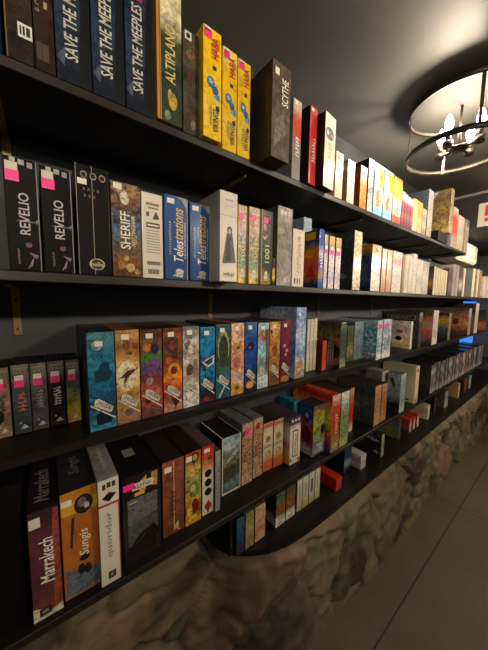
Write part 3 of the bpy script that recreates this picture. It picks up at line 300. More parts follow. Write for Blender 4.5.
{'x':-0.0791,'y':0.7603,'z':1.0548,'w':0.031,'d':0.1,'h':0.1577,'lab':'brown pocket deck box with a black disc,cut by the photo edge,third shelf','grp':'pocket deck boxes on the third shelf','st':['#7a6a5c','#8a6a58','#a08070','#7a5a4a','#8a7460'],'sd':'#1a1618','nz':(30,0.3,'#221c1c'),'tx':[('#6','#1b1410',0.3,0.78,0.34,0.62)],'pr':[('r','#8a8070',0.1,0.9,0.93,0.955),('r','#7a7264',0.12,0.86,0.87,0.915),('r','#3a342e',0.16,0.22,0.88,0.91),('r','#3a342e',0.4,0.46,0.88,0.91),('r','#3a342e',0.64,0.7,0.88,0.91),('r','#6a6256',0.7,0.9,0.8,0.9),('p','#d8d2c4',[(0.3,0.07),(0.84,0.07),(0.7,0.11),(0.56,0.13),(0.42,0.1)]),('e','#a8a49a',0.36,0.16,0.06,0.016),('e','#15110f',0.3,0.3,0.32,0.1)],'sk':[(0.18,0.68,0.78,0.85,'#d8d4cc'),(0.15,0.7,0.68,0.78,'#f0348c')],'kind':'deck','row':3},
{'x':-0.0448,'y':0.7603,'z':1.0548,'w':0.0311,'d':0.1,'h':0.1608,'lab':'slate pocket deck box with orange lettering,third shelf','grp':'pocket deck boxes on the third shelf','st':['#6a645a','#4a5058','#3a4a54','#38444c','#34404a'],'sd':'#1a1618','nz':(30,0.3,'#221c1c'),'tx':[('#5','#d06a28',0.3,0.78,0.34,0.62)],'pr':[('r','#8a8070',0.1,0.9,0.93,0.955),('r','#7a7264',0.12,0.86,0.87,0.915),('r','#3a342e',0.16,0.22,0.88,0.91),('r','#3a342e',0.4,0.46,0.88,0.91),('r','#3a342e',0.64,0.7,0.88,0.91),('r','#6a6256',0.7,0.9,0.8,0.9),('p','#d8d2c4',[(0.3,0.07),(0.84,0.07),(0.7,0.11),(0.56,0.13),(0.42,0.1)]),('e','#a8a49a',0.36,0.16,0.06,0.016)],'sk':[(0.18,0.68,0.78,0.85,'#d8d4cc'),(0.15,0.7,0.68,0.78,'#f0348c')],'kind':'deck','row':3},
{'x':-0.0126,'y':0.7603,'z':1.0548,'w':0.0302,'d':0.1,'h':0.16,'lab':'grey pocket deck box with grey lettering,third shelf','grp':'pocket deck boxes on the third shelf','st':['#6a645a','#5a5250','#4c4448','#463e44','#4a4246'],'sd':'#1a1618','nz':(30,0.3,'#221c1c'),'tx':[('#6','#8a8688',0.3,0.78,0.34,0.62)],'pr':[('r','#8a8070',0.1,0.9,0.93,0.955),('r','#7a7264',0.12,0.86,0.87,0.915),('r','#3a342e',0.16,0.22,0.88,0.91),('r','#3a342e',0.4,0.46,0.88,0.91),('r','#3a342e',0.64,0.7,0.88,0.91),('r','#6a6256',0.7,0.9,0.8,0.9),('p','#d8d2c4',[(0.3,0.07),(0.84,0.07),(0.7,0.11),(0.56,0.13),(0.42,0.1)]),('e','#a8a49a',0.36,0.16,0.06,0.016)],'sk':[(0.18,0.68,0.78,0.85,'#d8d4cc'),(0.15,0.7,0.68,0.78,'#f0348c')],'kind':'deck','row':3},
{'x':0.0207,'y':0.7603,'z':1.0548,'w':0.0325,'d':0.1,'h':0.1602,'lab':'black pocket deck box with white lettering,third shelf','grp':'pocket deck boxes on the third shelf','st':['#5e5850','#2a2024','#1f171b','#1d1518','#2a1e20'],'sd':'#1a1618','nz':(30,0.3,'#221c1c'),'tx':[('#7','#d8d4d0',0.3,0.78,0.34,0.62)],'pr':[('r','#8a8070',0.1,0.9,0.93,0.955),('r','#7a7264',0.12,0.86,0.87,0.915),('r','#3a342e',0.16,0.22,0.88,0.91),('r','#3a342e',0.4,0.46,0.88,0.91),('r','#3a342e',0.64,0.7,0.88,0.91),('r','#6a6256',0.7,0.9,0.8,0.9),('p','#d8d2c4',[(0.3,0.07),(0.84,0.07),(0.7,0.11),(0.56,0.13),(0.42,0.1)]),('e','#a8a49a',0.36,0.16,0.06,0.016)],'sk':[(0.18,0.68,0.78,0.85,'#d8d4cc'),(0.15,0.7,0.68,0.78,'#f0348c')],'kind':'deck','row':3},
{'x':0.054,'y':0.7603,'z':1.0548,'w':0.0291,'d':0.1,'h':0.1591,'lab':'teal-to-gold pocket deck box,third shelf','grp':'pocket deck boxes on the third shelf','st':['#5a5a50','#2a4a58','#5c6a4a','#8a7c34','#a88e34'],'sd':'#1a1618','nz':(30,0.3,'#221c1c'),'tx':[('#4','#3a3a24',0.3,0.78,0.34,0.62)],'pr':[('r','#8a8070',0.1,0.9,0.93,0.955),('r','#7a7264',0.12,0.86,0.87,0.915),('r','#3a342e',0.16,0.22,0.88,0.91),('r','#3a342e',0.4,0.46,0.88,0.91),('r','#3a342e',0.64,0.7,0.88,0.91),('r','#6a6256',0.7,0.9,0.8,0.9),('p','#d8d2c4',[(0.3,0.07),(0.84,0.07),(0.7,0.11),(0.56,0.13),(0.42,0.1)]),('e','#a8a49a',0.36,0.16,0.06,0.016)],'sk':[(0.18,0.68,0.78,0.85,'#d8d4cc'),(0.15,0.7,0.68,0.78,'#f0348c')],'kind':'deck','row':3},
{'x':0.1048,'y':0.6736,'z':1.0548,'w':0.0566,'d':0.22,'h':0.2338,'lab':'teal-blue box with airship-like shape and a pale moon,white-tagged row,third shelf','grp':'tall game boxes with slanted white tags on the third shelf','st':['#4a7a84','#2f7a96','#2a7c9c','#246a90','#1d4f70','#1a3a50','#3a7a96'],'sd':'#1f2a30','cv':['#2a4a58','#3a4a50','#2a3a44','#3a3028'],'nz':(32,0.42,'#123448'),'tx':[('UNLOCK!','#1a1a1c',0.0,0.0,0.0,0.0,'tag')],'pr':[('p','#3a7a96',[(0.775,0.423),(0.809,0.42),(0.753,0.427),(0.688,0.414),(0.764,0.371),(0.795,0.382),(0.804,0.388),(0.83,0.395)]),('p','#123448',[(0.561,0.792),(0.422,0.739),(0.454,0.744),(0.505,0.74),(0.538,0.746)]),('p','#123448',[(0.535,0.134),(0.35,0.11),(0.353,0.109),(0.378,0.11),(0.367,0.098),(0.427,0.097),(0.499,0.084),(0.578,0.109)]),('p','#246a90',[(0.905,0.54),(0.892,0.55),(0.865,0.533),(0.809,0.519),(0.783,0.494),(0.849,0.469),(0.938,0.467)]),('p','#2a7c9c',[(0.423,0.729),(0.418,0.73),(0.288,0.724),(0.307,0.724),(0.311,0.719),(0.393,0.722)]),('p','#2f7a96',[(0.98,0.075),(0.98,0.078),(0.98,0.079),(0.855,0.088),(0.808,0.077),(0.759,0.072),(0.82,0.059)]),('p','#2f7a96',[(0.631,0.43),(0.517,0.432),(0.552,0.396),(0.544,0.398),(0.555,0.396),(0.658,0.398),(0.635,0.406),(0.667,0.404)]),('p','#2f7a96',[(0.02,0.223),(0.02,0.219),(0.02,0.22),(0.02,0.221),(0.02,0.201),(0.02,0.193),(0.02,0.185),(0.139,0.198)]),('p','#246a90',[(0.98,0.745),(0.98,0.752),(0.97,0.753),(0.946,0.751),(0.906,0.753),(0.845,0.743),(0.919,0.736),(0.966,0.738)]),('p','#2a7c9c',[(0.367,0.072),(0.264,0.05),(0.282,0.05),(0.3,0.052),(0.339,0.056),(0.367,0.056),(0.351,0.058)]),('p','#2f7a96',[(0.387,0.183),(0.345,0.202),(0.299,0.216),(0.256,0.213),(0.113,0.178),(0.158,0.169)]),('p','#3a7a96',[(0.247,0.336),(0.173,0.34),(0.02,0.346),(0.02,0.308),(0.02,0.309),(0.222,0.323)]),('e','#9ab8bc',0.36,0.87,0.2,0.05),('p','#123e58',[(0.2,0.6),(0.3,0.5),(0.75,0.5),(0.9,0.58),(0.7,0.66),(0.45,0.64)]),('e','#123e58',0.6,0.64,0.2,0.06),('p','#0d1c28',[(0.25,0.17),(0.85,0.2),(0.8,0.06),(0.25,0.06)])],'pr2':[('p','#e4e0d4',[(0.22,0.325),(0.34,0.335),(0.9,0.225),(0.8,0.165),(0.16,0.265)]),('p','#e4e0d4',[(0.02,0.27),(0.06,0.28),(0.98,0.105),(0.96,0.095)])],'sk':[(0.28,0.56,0.86,0.91,'#e9e6df')],'gl':1,'row':3},
{'x':0.1627,'y':0.6736,'z':1.0548,'w':0.055,'d':0.22,'h':0.2354,'lab':'sand-coloured box with dark antlered silhouette on a pale sun,white-tagged row,third shelf','grp':'tall game boxes with slanted white tags on the third shelf','st':['#b88a50','#8a5a30','#c89a58','#ecd8a8','#e8c888','#a87a38','#b08a44','#8a6a50'],'sd':'#7a5020','nz':(32,0.42,'#7a5020'),'tx':[('UNLOCK!','#1a1a1c',0.0,0.0,0.0,0.0,'tag')],'pr':[('p','#c89a58',[(0.58,0.724),(0.507,0.723),(0.527,0.722),(0.52,0.718),(0.52,0.717),(0.507,0.708),(0.57,0.706),(0.62,0.708)]),('p','#7a5020',[(0.32,0.257),(0.166,0.257),(0.201,0.219),(0.246,0.212),(0.318,0.232),(0.359,0.231),(0.359,0.232)]),('p','#8a5a30',[(0.402,0.692),(0.379,0.677),(0.404,0.665),(0.341,0.655),(0.435,0.641),(0.45,0.619),(0.506,0.629)]),('p','#7a5020',[(0.115,0.506),(0.083,0.446),(0.125,0.427),(0.236,0.415),(0.413,0.433),(0.454,0.446),(0.377,0.453),(0.477,0.462)]),('p','#7a5020',[(0.072,0.259),(0.091,0.224),(0.103,0.221),(0.099,0.216),(0.114,0.226)]),('p','#c89a58',[(0.388,0.849),(0.336,0.877),(0.21,0.894),(0.203,0.862),(0.18,0.867),(0.169,0.856),(0.116,0.849)]),('p','#c89a58',[(0.98,0.593),(0.846,0.606),(0.779,0.596),(0.752,0.551),(0.83,0.548)]),('p','#8a5a30',[(0.628,0.778),(0.585,0.775),(0.466,0.775),(0.455,0.772),(0.381,0.754),(0.528,0.735),(0.638,0.73),(0.718,0.752)]),('p','#c89a58',[(0.383,0.138),(0.373,0.142),(0.344,0.15),(0.36,0.164),(0.276,0.162),(0.178,0.122),(0.197,0.123),(0.301,0.087)]),('p','#c89a58',[(0.955,0.351),(0.871,0.364),(0.752,0.368),(0.707,0.382),(0.629,0.324),(0.634,0.315),(0.695,0.312),(0.948,0.321)]),('p','#8a5a30',[(0.657,0.861),(0.481,0.896),(0.379,0.884),(0.38,0.9),(0.285,0.838),(0.393,0.792),(0.491,0.789)]),('p','#8a6a50',[(0.745,0.278),(0.791,0.276),(0.579,0.292),(0.522,0.248),(0.648,0.244),(0.706,0.233)]),('e','#f4e4bc',0.45,0.52,0.4,0.16),('p','#5a3014',[(0.15,0.5),(0.45,0.57),(0.9,0.58),(0.5,0.5),(0.3,0.42),(0.35,0.5)]),('e','#7a5a6a',0.5,0.12,0.2,0.04)],'pr2':[('p','#e4e0d4',[(0.22,0.325),(0.34,0.335),(0.9,0.225),(0.8,0.165),(0.16,0.265)]),('p','#e4e0d4',[(0.02,0.27),(0.06,0.28),(0.98,0.105),(0.96,0.095)])],'sk':[(0.24,0.56,0.9,0.955,'#e9e6df')],'gl':1,'row':3},
{'x':0.2205,'y':0.6736,'z':1.0548,'w':0.0557,'d':0.22,'h':0.2338,'lab':'multicoloured box with green and violet jumble over a rusty lower half,white-tagged row,third shelf','grp':'tall game boxes with slanted white tags on the third shelf','st':['#5a3828','#8a5a30','#4a6a34','#6a4a80','#7a3a38','#b8503a','#a04a38','#6a4444'],'sd':'#2a1c20','nz':(32,0.42,'#2a1c20'),'tx':[('UNLOCK!','#1a1a1c',0.0,0.0,0.0,0.0,'tag')],'pr':[('p','#8a5a30',[(0.227,0.356),(0.149,0.388),(0.132,0.388),(0.069,0.329),(0.09,0.315),(0.157,0.314),(0.193,0.35)]),('p','#4a6a34',[(0.02,0.334),(0.02,0.33),(0.02,0.327),(0.02,0.316),(0.123,0.31),(0.145,0.319)]),('p','#7a3a38',[(0.726,0.476),(0.682,0.47),(0.624,0.475),(0.557,0.461),(0.498,0.431),(0.572,0.383),(0.756,0.399),(0.825,0.398)]),('p','#4a6a34',[(0.98,0.148),(0.93,0.16),(0.908,0.123),(0.95,0.125),(0.98,0.126),(0.98,0.126)]),('p','#7a3a38',[(0.347,0.728),(0.366,0.728),(0.32,0.733),(0.224,0.736),(0.369,0.724)]),('p','#6a4444',[(0.933,0.64),(0.717,0.637),(0.667,0.632),(0.853,0.605),(0.859,0.616),(0.875,0.62),(0.938,0.629)]),('p','#6a4a80',[(0.98,0.884),(0.902,0.893),(0.875,0.892),(0.85,0.888),(0.818,0.863),(0.867,0.852),(0.913,0.852)]),('p','#6a4444',[(0.43,0.809),(0.02,0.826),(0.088,0.764),(0.033,0.77),(0.116,0.747),(0.346,0.765),(0.441,0.762),(0.451,0.781)]),('p','#6a4a80',[(0.644,0.225),(0.58,0.24),(0.51,0.238),(0.436,0.24),(0.397,0.234),(0.385,0.224),(0.465,0.209)]),('p','#6a4a80',[(0.401,0.364),(0.371,0.352),(0.363,0.349),(0.461,0.299),(0.474,0.315),(0.485,0.3),(0.594,0.303)]),('p','#8a5a30',[(0.98,0.64),(0.946,0.633),(0.838,0.638),(0.807,0.631),(0.699,0.627),(0.815,0.596),(0.98,0.598)]),('p','#6a4444',[(0.592,0.092),(0.444,0.14),(0.42,0.115),(0.315,0.116),(0.326,0.098),(0.427,0.022)]),('e','#4e7a30',0.35,0.68,0.22,0.07),('e','#7a4a92',0.6,0.6,0.24,0.07),('e','#c8803c',0.3,0.8,0.2,0.05),('e','#38284a',0.65,0.78,0.2,0.06),('e','#c06a54',0.6,0.3,0.3,0.06),('e','#b89aa0',0.4,0.42,0.16,0.04),('e','#3a2a2e',0.3,0.2,0.14,0.04)],'pr2':[('p','#e4e0d4',[(0.22,0.325),(0.34,0.335),(0.9,0.225),(0.8,0.165),(0.16,0.265)]),('p','#e4e0d4',[(0.02,0.27),(0.06,0.28),(0.98,0.105),(0.96,0.095)])],'sk':[(0.24,0.56,0.9,0.955,'#e9e6df')],'gl':1,'row':3},
{'x':0.2781,'y':0.6736,'z':1.0548,'w':0.0537,'d':0.22,'h':0.2335,'lab':'fiery orange box with coiled dark shape above a glowing face,white-tagged row,third shelf','grp':'tall game boxes with slanted white tags on the third shelf','st':['#7a4028','#a8522a','#5a4030','#8a4426','#e08a30','#c05a28','#8a3a24','#b08070'],'sd':'#3a1c14','nz':(32,0.42,'#3a1c14'),'tx':[('UNLOCK!','#1a1a1c',0.0,0.0,0.0,0.0,'tag')],'pr':[('p','#5a4030',[(0.66,0.208),(0.395,0.167),(0.364,0.145),(0.471,0.118),(0.728,0.139)]),('p','#a8522a',[(0.148,0.863),(0.119,0.848),(0.183,0.827),(0.178,0.823),(0.214,0.826),(0.237,0.83),(0.241,0.833)]),('p','#3a1c14',[(0.369,0.346),(0.053,0.319),(0.184,0.315),(0.406,0.305),(0.371,0.313),(0.43,0.325),(0.419,0.328)]),('p','#a8522a',[(0.152,0.561),(0.167,0.564),(0.129,0.575),(0.097,0.579),(0.08,0.576),(0.02,0.554),(0.156,0.551)]),('p','#3a1c14',[(0.673,0.206),(0.598,0.184),(0.473,0.169),(0.527,0.124),(0.482,0.11),(0.63,0.051),(0.886,0.128)]),('p','#a8522a',[(0.879,0.107),(0.881,0.102),(0.857,0.095),(0.852,0.099),(0.849,0.088),(0.824,0.046),(0.844,0.05)]),('p','#e08a30',[(0.677,0.311),(0.587,0.313),(0.458,0.254),(0.572,0.164),(0.797,0.177)]),('p','#e08a30',[(0.742,0.402),(0.649,0.455),(0.486,0.434),(0.454,0.434),(0.457,0.426),(0.484,0.422),(0.673,0.382),(0.708,0.384)]),('p','#5a4030',[(0.289,0.806),(0.155,0.848),(0.032,0.861),(0.02,0.83),(0.02,0.79),(0.02,0.776),(0.02,0.728),(0.085,0.721)]),('p','#a8522a',[(0.567,0.524),(0.479,0.553),(0.359,0.548),(0.409,0.531),(0.392,0.518),(0.505,0.479)]),('p','#3a1c14',[(0.508,0.299),(0.402,0.325),(0.175,0.305),(0.193,0.305),(0.114,0.253),(0.277,0.221)]),('p','#5a4030',[(0.165,0.311),(0.154,0.303),(0.286,0.209),(0.368,0.233),(0.375,0.241),(0.341,0.252)]),('e','#4a3a30',0.5,0.8,0.34,0.1),('e','#8a4424',0.5,0.8,0.2,0.06),('e','#f0a038',0.55,0.5,0.32,0.09),('e','#7a3018',0.55,0.5,0.18,0.05),('e','#c8562a',0.3,0.62,0.2,0.04)],'pr2':[('p','#e4e0d4',[(0.22,0.325),(0.34,0.335),(0.9,0.225),(0.8,0.165),(0.16,0.265)]),('p','#e4e0d4',[(0.02,0.27),(0.06,0.28),(0.98,0.105),(0.96,0.095)])],'sk':[(0.24,0.56,0.9,0.955,'#e9e6df')],'gl':1,'row':3},
{'x':0.333,'y':0.6736,'z':1.0548,'w':0.0508,'d':0.22,'h':0.2352,'lab':'white-grey box with pencil-like drawing of curled shapes,white-tagged row,third shelf','grp':'tall game boxes with slanted white tags on the third shelf','st':['#7a7874','#d8d4cc','#a09c98','#c8c0b8','#8a7468','#b8a89c','#d8d4cc','#dcd8d0'],'sd':'#5a5450','nz':(32,0.42,'#5a5450'),'tx':[('UNLOCK!','#1a1a1c',0.0,0.0,0.0,0.0,'tag')],'pr':[('p','#a09c98',[(0.345,0.664),(0.245,0.656),(0.332,0.625),(0.37,0.628),(0.451,0.641)]),('p','#8a7468',[(0.523,0.819),(0.479,0.805),(0.418,0.842),(0.073,0.786),(0.117,0.767),(0.149,0.725),(0.24,0.711)]),('p','#d8d4cc',[(0.296,0.459),(0.255,0.47),(0.194,0.499),(0.02,0.452),(0.02,0.38),(0.055,0.368),(0.071,0.397),(0.276,0.413)]),('p','#8a7468',[(0.699,0.858),(0.675,0.853),(0.658,0.839),(0.717,0.838),(0.73,0.833),(0.76,0.843)]),('p','#d8d4cc',[(0.624,0.228),(0.678,0.229),(0.557,0.25),(0.531,0.256),(0.364,0.2)]),('p','#dcd8d0',[(0.581,0.237),(0.532,0.271),(0.511,0.268),(0.5,0.275),(0.489,0.278),(0.375,0.232),(0.539,0.189),(0.595,0.195)]),('p','#8a7468',[(0.531,0.462),(0.302,0.493),(0.181,0.432),(0.202,0.417),(0.261,0.4),(0.487,0.419),(0.544,0.432),(0.437,0.432)]),('p','#d8d4cc',[(0.632,0.304),(0.562,0.289),(0.487,0.251),(0.534,0.224),(0.611,0.226),(0.693,0.234),(0.653,0.228),(0.704,0.245)]),('p','#5a5450',[(0.655,0.242),(0.318,0.267),(0.287,0.257),(0.293,0.239),(0.519,0.178),(0.551,0.177),(0.607,0.19),(0.622,0.22)]),('p','#d8d4cc',[(0.742,0.073),(0.699,0.092),(0.662,0.091),(0.59,0.071),(0.563,0.051),(0.596,0.049),(0.616,0.04),(0.713,0.02)]),('p','#8a7468',[(0.187,0.149),(0.149,0.144),(0.139,0.098),(0.195,0.089),(0.226,0.096),(0.22,0.109)]),('p','#d8d4cc',[(0.301,0.563),(0.104,0.507),(0.12,0.502),(0.201,0.486),(0.332,0.528)]),('e','#8a8884',0.45,0.9,0.34,0.05),('e','#c8a88c',0.55,0.7,0.3,0.08),('e','#e4e0d8',0.5,0.72,0.2,0.05),('e','#6a4a3c',0.4,0.47,0.22,0.07),('e','#8a8078',0.75,0.52,0.14,0.08)],'pr2':[('p','#e4e0d4',[(0.22,0.325),(0.34,0.335),(0.9,0.225),(0.8,0.165),(0.16,0.265)]),('p','#e4e0d4',[(0.02,0.27),(0.06,0.28),(0.98,0.105),(0.96,0.095)])],'sk':[(0.24,0.56,0.9,0.955,'#e9e6df')],'gl':1,'row':3},
{'x':0.3873,'y':0.6736,'z':1.0548,'w':0.0506,'d':0.22,'h':0.2296,'lab':'azure box with diving mask-like shape over a dark foot,white-tagged row,third shelf','grp':'tall game boxes with slanted white tags on the third shelf','st':['#2a6a9a','#2080b8','#1c7cb4','#3a5a94','#2084b0','#1c6a94','#2a2430','#30202a'],'sd':'#0e3450','nz':(32,0.42,'#0e3450'),'tx':[('UNLOCK!','#1a1a1c',0.0,0.0,0.0,0.0,'tag')],'pr':[('p','#0e3450',[(0.413,0.372),(0.358,0.385),(0.281,0.418),(0.303,0.3),(0.383,0.3)]),('p','#2080b8',[(0.199,0.571),(0.192,0.569),(0.152,0.572),(0.241,0.555),(0.237,0.562)]),('p','#1c7cb4',[(0.98,0.282),(0.858,0.298),(0.84,0.309),(0.783,0.249),(0.867,0.229)]),('p','#30202a',[(0.42,0.537),(0.381,0.537),(0.323,0.532),(0.344,0.526),(0.402,0.521),(0.422,0.528)]),('p','#2084b0',[(0.802,0.37),(0.804,0.399),(0.748,0.339),(0.759,0.299),(0.796,0.293),(0.832,0.272),(0.944,0.285)]),('p','#1c7cb4',[(0.365,0.695),(0.279,0.715),(0.115,0.709),(0.02,0.676),(0.02,0.681),(0.307,0.601),(0.282,0.613),(0.306,0.657)]),('p','#0e3450',[(0.793,0.419),(0.736,0.412),(0.648,0.356),(0.799,0.288),(0.839,0.28)]),('p','#30202a',[(0.193,0.503),(0.216,0.437),(0.266,0.425),(0.295,0.43),(0.39,0.429),(0.406,0.442),(0.433,0.438)]),('p','#3a5a94',[(0.98,0.308),(0.963,0.339),(0.911,0.341),(0.783,0.317),(0.83,0.271),(0.842,0.255),(0.866,0.245)]),('p','#1c7cb4',[(0.658,0.398),(0.666,0.393),(0.598,0.357),(0.594,0.347),(0.62,0.348),(0.658,0.327),(0.749,0.336),(0.82,0.349)]),('p','#30202a',[(0.229,0.543),(0.055,0.533),(0.06,0.533),(0.024,0.524),(0.039,0.52),(0.106,0.49),(0.22,0.507),(0.254,0.516)]),('p','#30202a',[(0.487,0.364),(0.293,0.283),(0.402,0.28),(0.501,0.197),(0.642,0.209),(0.658,0.274)]),('p','#e4e8ea',[(0.1,0.55),(0.95,0.63),(0.9,0.52),(0.5,0.47)]),('p','#2a4a5c',[(0.2,0.55),(0.85,0.6),(0.8,0.53),(0.5,0.5)]),('e','#b02a3a',0.4,0.05,0.2,0.03)],'pr2':[('p','#e4e0d4',[(0.22,0.325),(0.34,0.335),(0.9,0.225),(0.8,0.165),(0.16,0.265)]),('p','#e4e0d4',[(0.02,0.27),(0.06,0.28),(0.98,0.105),(0.96,0.095)])],'sk':[(0.24,0.56,0.9,0.955,'#e9e6df')],'gl':1,'row':3},
{'x':0.4429,'y':0.6736,'z':1.0548,'w':0.0539,'d':0.22,'h':0.2348,'lab':'dark teal box with green creature-like form in a pale oval,white-tagged row,third shelf','grp':'tall game boxes with slanted white tags on the third shelf','st':['#2a5a60','#3a6a60','#3c4c3c','#3a4a38','#44563e','#2a6a7a','#1c6a84','#2a4a64'],'sd':'#15302c','nz':(32,0.42,'#15302c'),'tx':[('UNLOCK!','#1a1a1c',0.0,0.0,0.0,0.0,'tag')],'pr':[('p','#15302c',[(0.883,0.454),(0.82,0.464),(0.745,0.464),(0.692,0.453),(0.781,0.438),(0.848,0.445),(0.854,0.446),(0.895,0.45)]),('p','#44563e',[(0.219,0.162),(0.02,0.094),(0.02,0.087),(0.02,0.051),(0.211,0.021),(0.259,0.036),(0.304,0.077)]),('p','#15302c',[(0.381,0.77),(0.168,0.781),(0.166,0.788),(0.136,0.786),(0.146,0.751),(0.4,0.756)]),('p','#2a4a64',[(0.493,0.787),(0.406,0.796),(0.325,0.755),(0.389,0.695),(0.414,0.678),(0.517,0.696),(0.62,0.72),(0.616,0.728)]),('p','#2a4a64',[(0.384,0.755),(0.317,0.754),(0.227,0.704),(0.269,0.682),(0.291,0.684),(0.308,0.692),(0.365,0.698),(0.445,0.712)]),('p','#15302c',[(0.539,0.443),(0.496,0.451),(0.473,0.455),(0.456,0.421),(0.47,0.423),(0.48,0.42)]),('p','#3a4a38',[(0.437,0.659),(0.25,0.634),(0.252,0.632),(0.408,0.603),(0.496,0.6),(0.638,0.615)]),('p','#3a6a60',[(0.357,0.56),(0.292,0.587),(0.232,0.573),(0.268,0.517),(0.275,0.523),(0.386,0.544)]),('p','#3a4a38',[(0.241,0.295),(0.152,0.264),(0.155,0.257),(0.169,0.269),(0.19,0.26),(0.212,0.267),(0.244,0.276),(0.273,0.283)]),('p','#3c4c3c',[(0.98,0.189),(0.98,0.197),(0.792,0.193),(0.768,0.175),(0.864,0.165)]),('p','#15302c',[(0.98,0.194),(0.902,0.208),(0.778,0.164),(0.779,0.167),(0.916,0.173)]),('p','#3a6a60',[(0.388,0.725),(0.454,0.745),(0.425,0.74),(0.197,0.742),(0.185,0.679),(0.313,0.654),(0.442,0.687)]),('e','#a8a078',0.5,0.7,0.4,0.22),('e','#34442f',0.5,0.66,0.32,0.2),('p','#c8d8d8',[(0.15,0.02),(0.3,0.02),(0.65,0.17),(0.55,0.17)])],'pr2':[('p','#e4e0d4',[(0.22,0.325),(0.34,0.335),(0.9,0.225),(0.8,0.165),(0.16,0.265)]),('p','#e4e0d4',[(0.02,0.27),(0.06,0.28),(0.98,0.105),(0.96,0.095)])],'sk':[(0.24,0.56,0.9,0.955,'#e9e6df')],'gl':1,'row':3},
{'x':0.4989,'y':0.6736,'z':1.0548,'w':0.0516,'d':0.22,'h':0.237,'lab':'peach box with yellow gear-like faces,white-tagged row,third shelf','grp':'tall game boxes with slanted white tags on the third shelf','st':['#d8b08c','#e0b89a','#d8a080','#d89a80','#e0a088','#e0ac90','#c88a60'],'sd':'#8a5034','nz':(32,0.42,'#8a5034'),'tx':[('UNLOCK!','#1a1a1c',0.0,0.0,0.0,0.0,'tag')],'pr':[('p','#e0a088',[(0.945,0.382),(0.957,0.388),(0.873,0.392),(0.843,0.39),(0.839,0.377)]),('p','#d8a080',[(0.152,0.77),(0.02,0.756),(0.02,0.756),(0.02,0.754),(0.053,0.744)]),('p','#e0a088',[(0.453,0.725),(0.284,0.73),(0.17,0.727),(0.16,0.703),(0.302,0.675),(0.436,0.686),(0.469,0.705)]),('p','#e0a088',[(0.55,0.604),(0.525,0.609),(0.535,0.612),(0.507,0.621),(0.46,0.627),(0.418,0.614),(0.419,0.606),(0.438,0.576)]),('p','#d8a080',[(0.292,0.176),(0.112,0.196),(0.053,0.193),(0.02,0.187),(0.02,0.169),(0.257,0.172)]),('p','#d89a80',[(0.588,0.208),(0.642,0.226),(0.531,0.234),(0.513,0.247),(0.332,0.262)]),('p','#c88a60',[(0.509,0.34),(0.441,0.332),(0.428,0.313),(0.407,0.305),(0.458,0.288),(0.455,0.283),(0.56,0.3)]),('p','#d8a080',[(0.98,0.736),(0.98,0.734),(0.768,0.755),(0.752,0.754),(0.668,0.76),(0.589,0.739),(0.713,0.694),(0.887,0.72)]),('p','#c88a60',[(0.895,0.68),(0.865,0.684),(0.828,0.692),(0.627,0.678),(0.726,0.656),(0.749,0.658),(0.893,0.664)]),('p','#e0b89a',[(0.664,0.831),(0.555,0.883),(0.465,0.876),(0.406,0.824),(0.384,0.815),(0.532,0.777)]),('p','#c88a60',[(0.658,0.573),(0.579,0.559),(0.609,0.551),(0.592,0.545),(0.566,0.543),(0.724,0.525)]),('p','#8a5034',[(0.622,0.24),(0.597,0.239),(0.491,0.214),(0.52,0.212),(0.646,0.193),(0.69,0.197),(0.671,0.205),(0.66,0.204)]),('e','#d8a838',0.5,0.68,0.32,0.05),('e','#7a5424',0.5,0.66,0.16,0.025),('e','#c87a60',0.4,0.46,0.3,0.08),('e','#e0b040',0.5,0.1,0.42,0.07),('e','#7a5420',0.45,0.1,0.2,0.03)],'pr2':[('p','#e4e0d4',[(0.22,0.325),(0.34,0.335),(0.9,0.225),(0.8,0.165),(0.16,0.265)]),('p','#e4e0d4',[(0.02,0.27),(0.06,0.28),(0.98,0.105),(0.96,0.095)])],'sk':[(0.24,0.56,0.9,0.955,'#e9e6df')],'gl':1,'row':3},
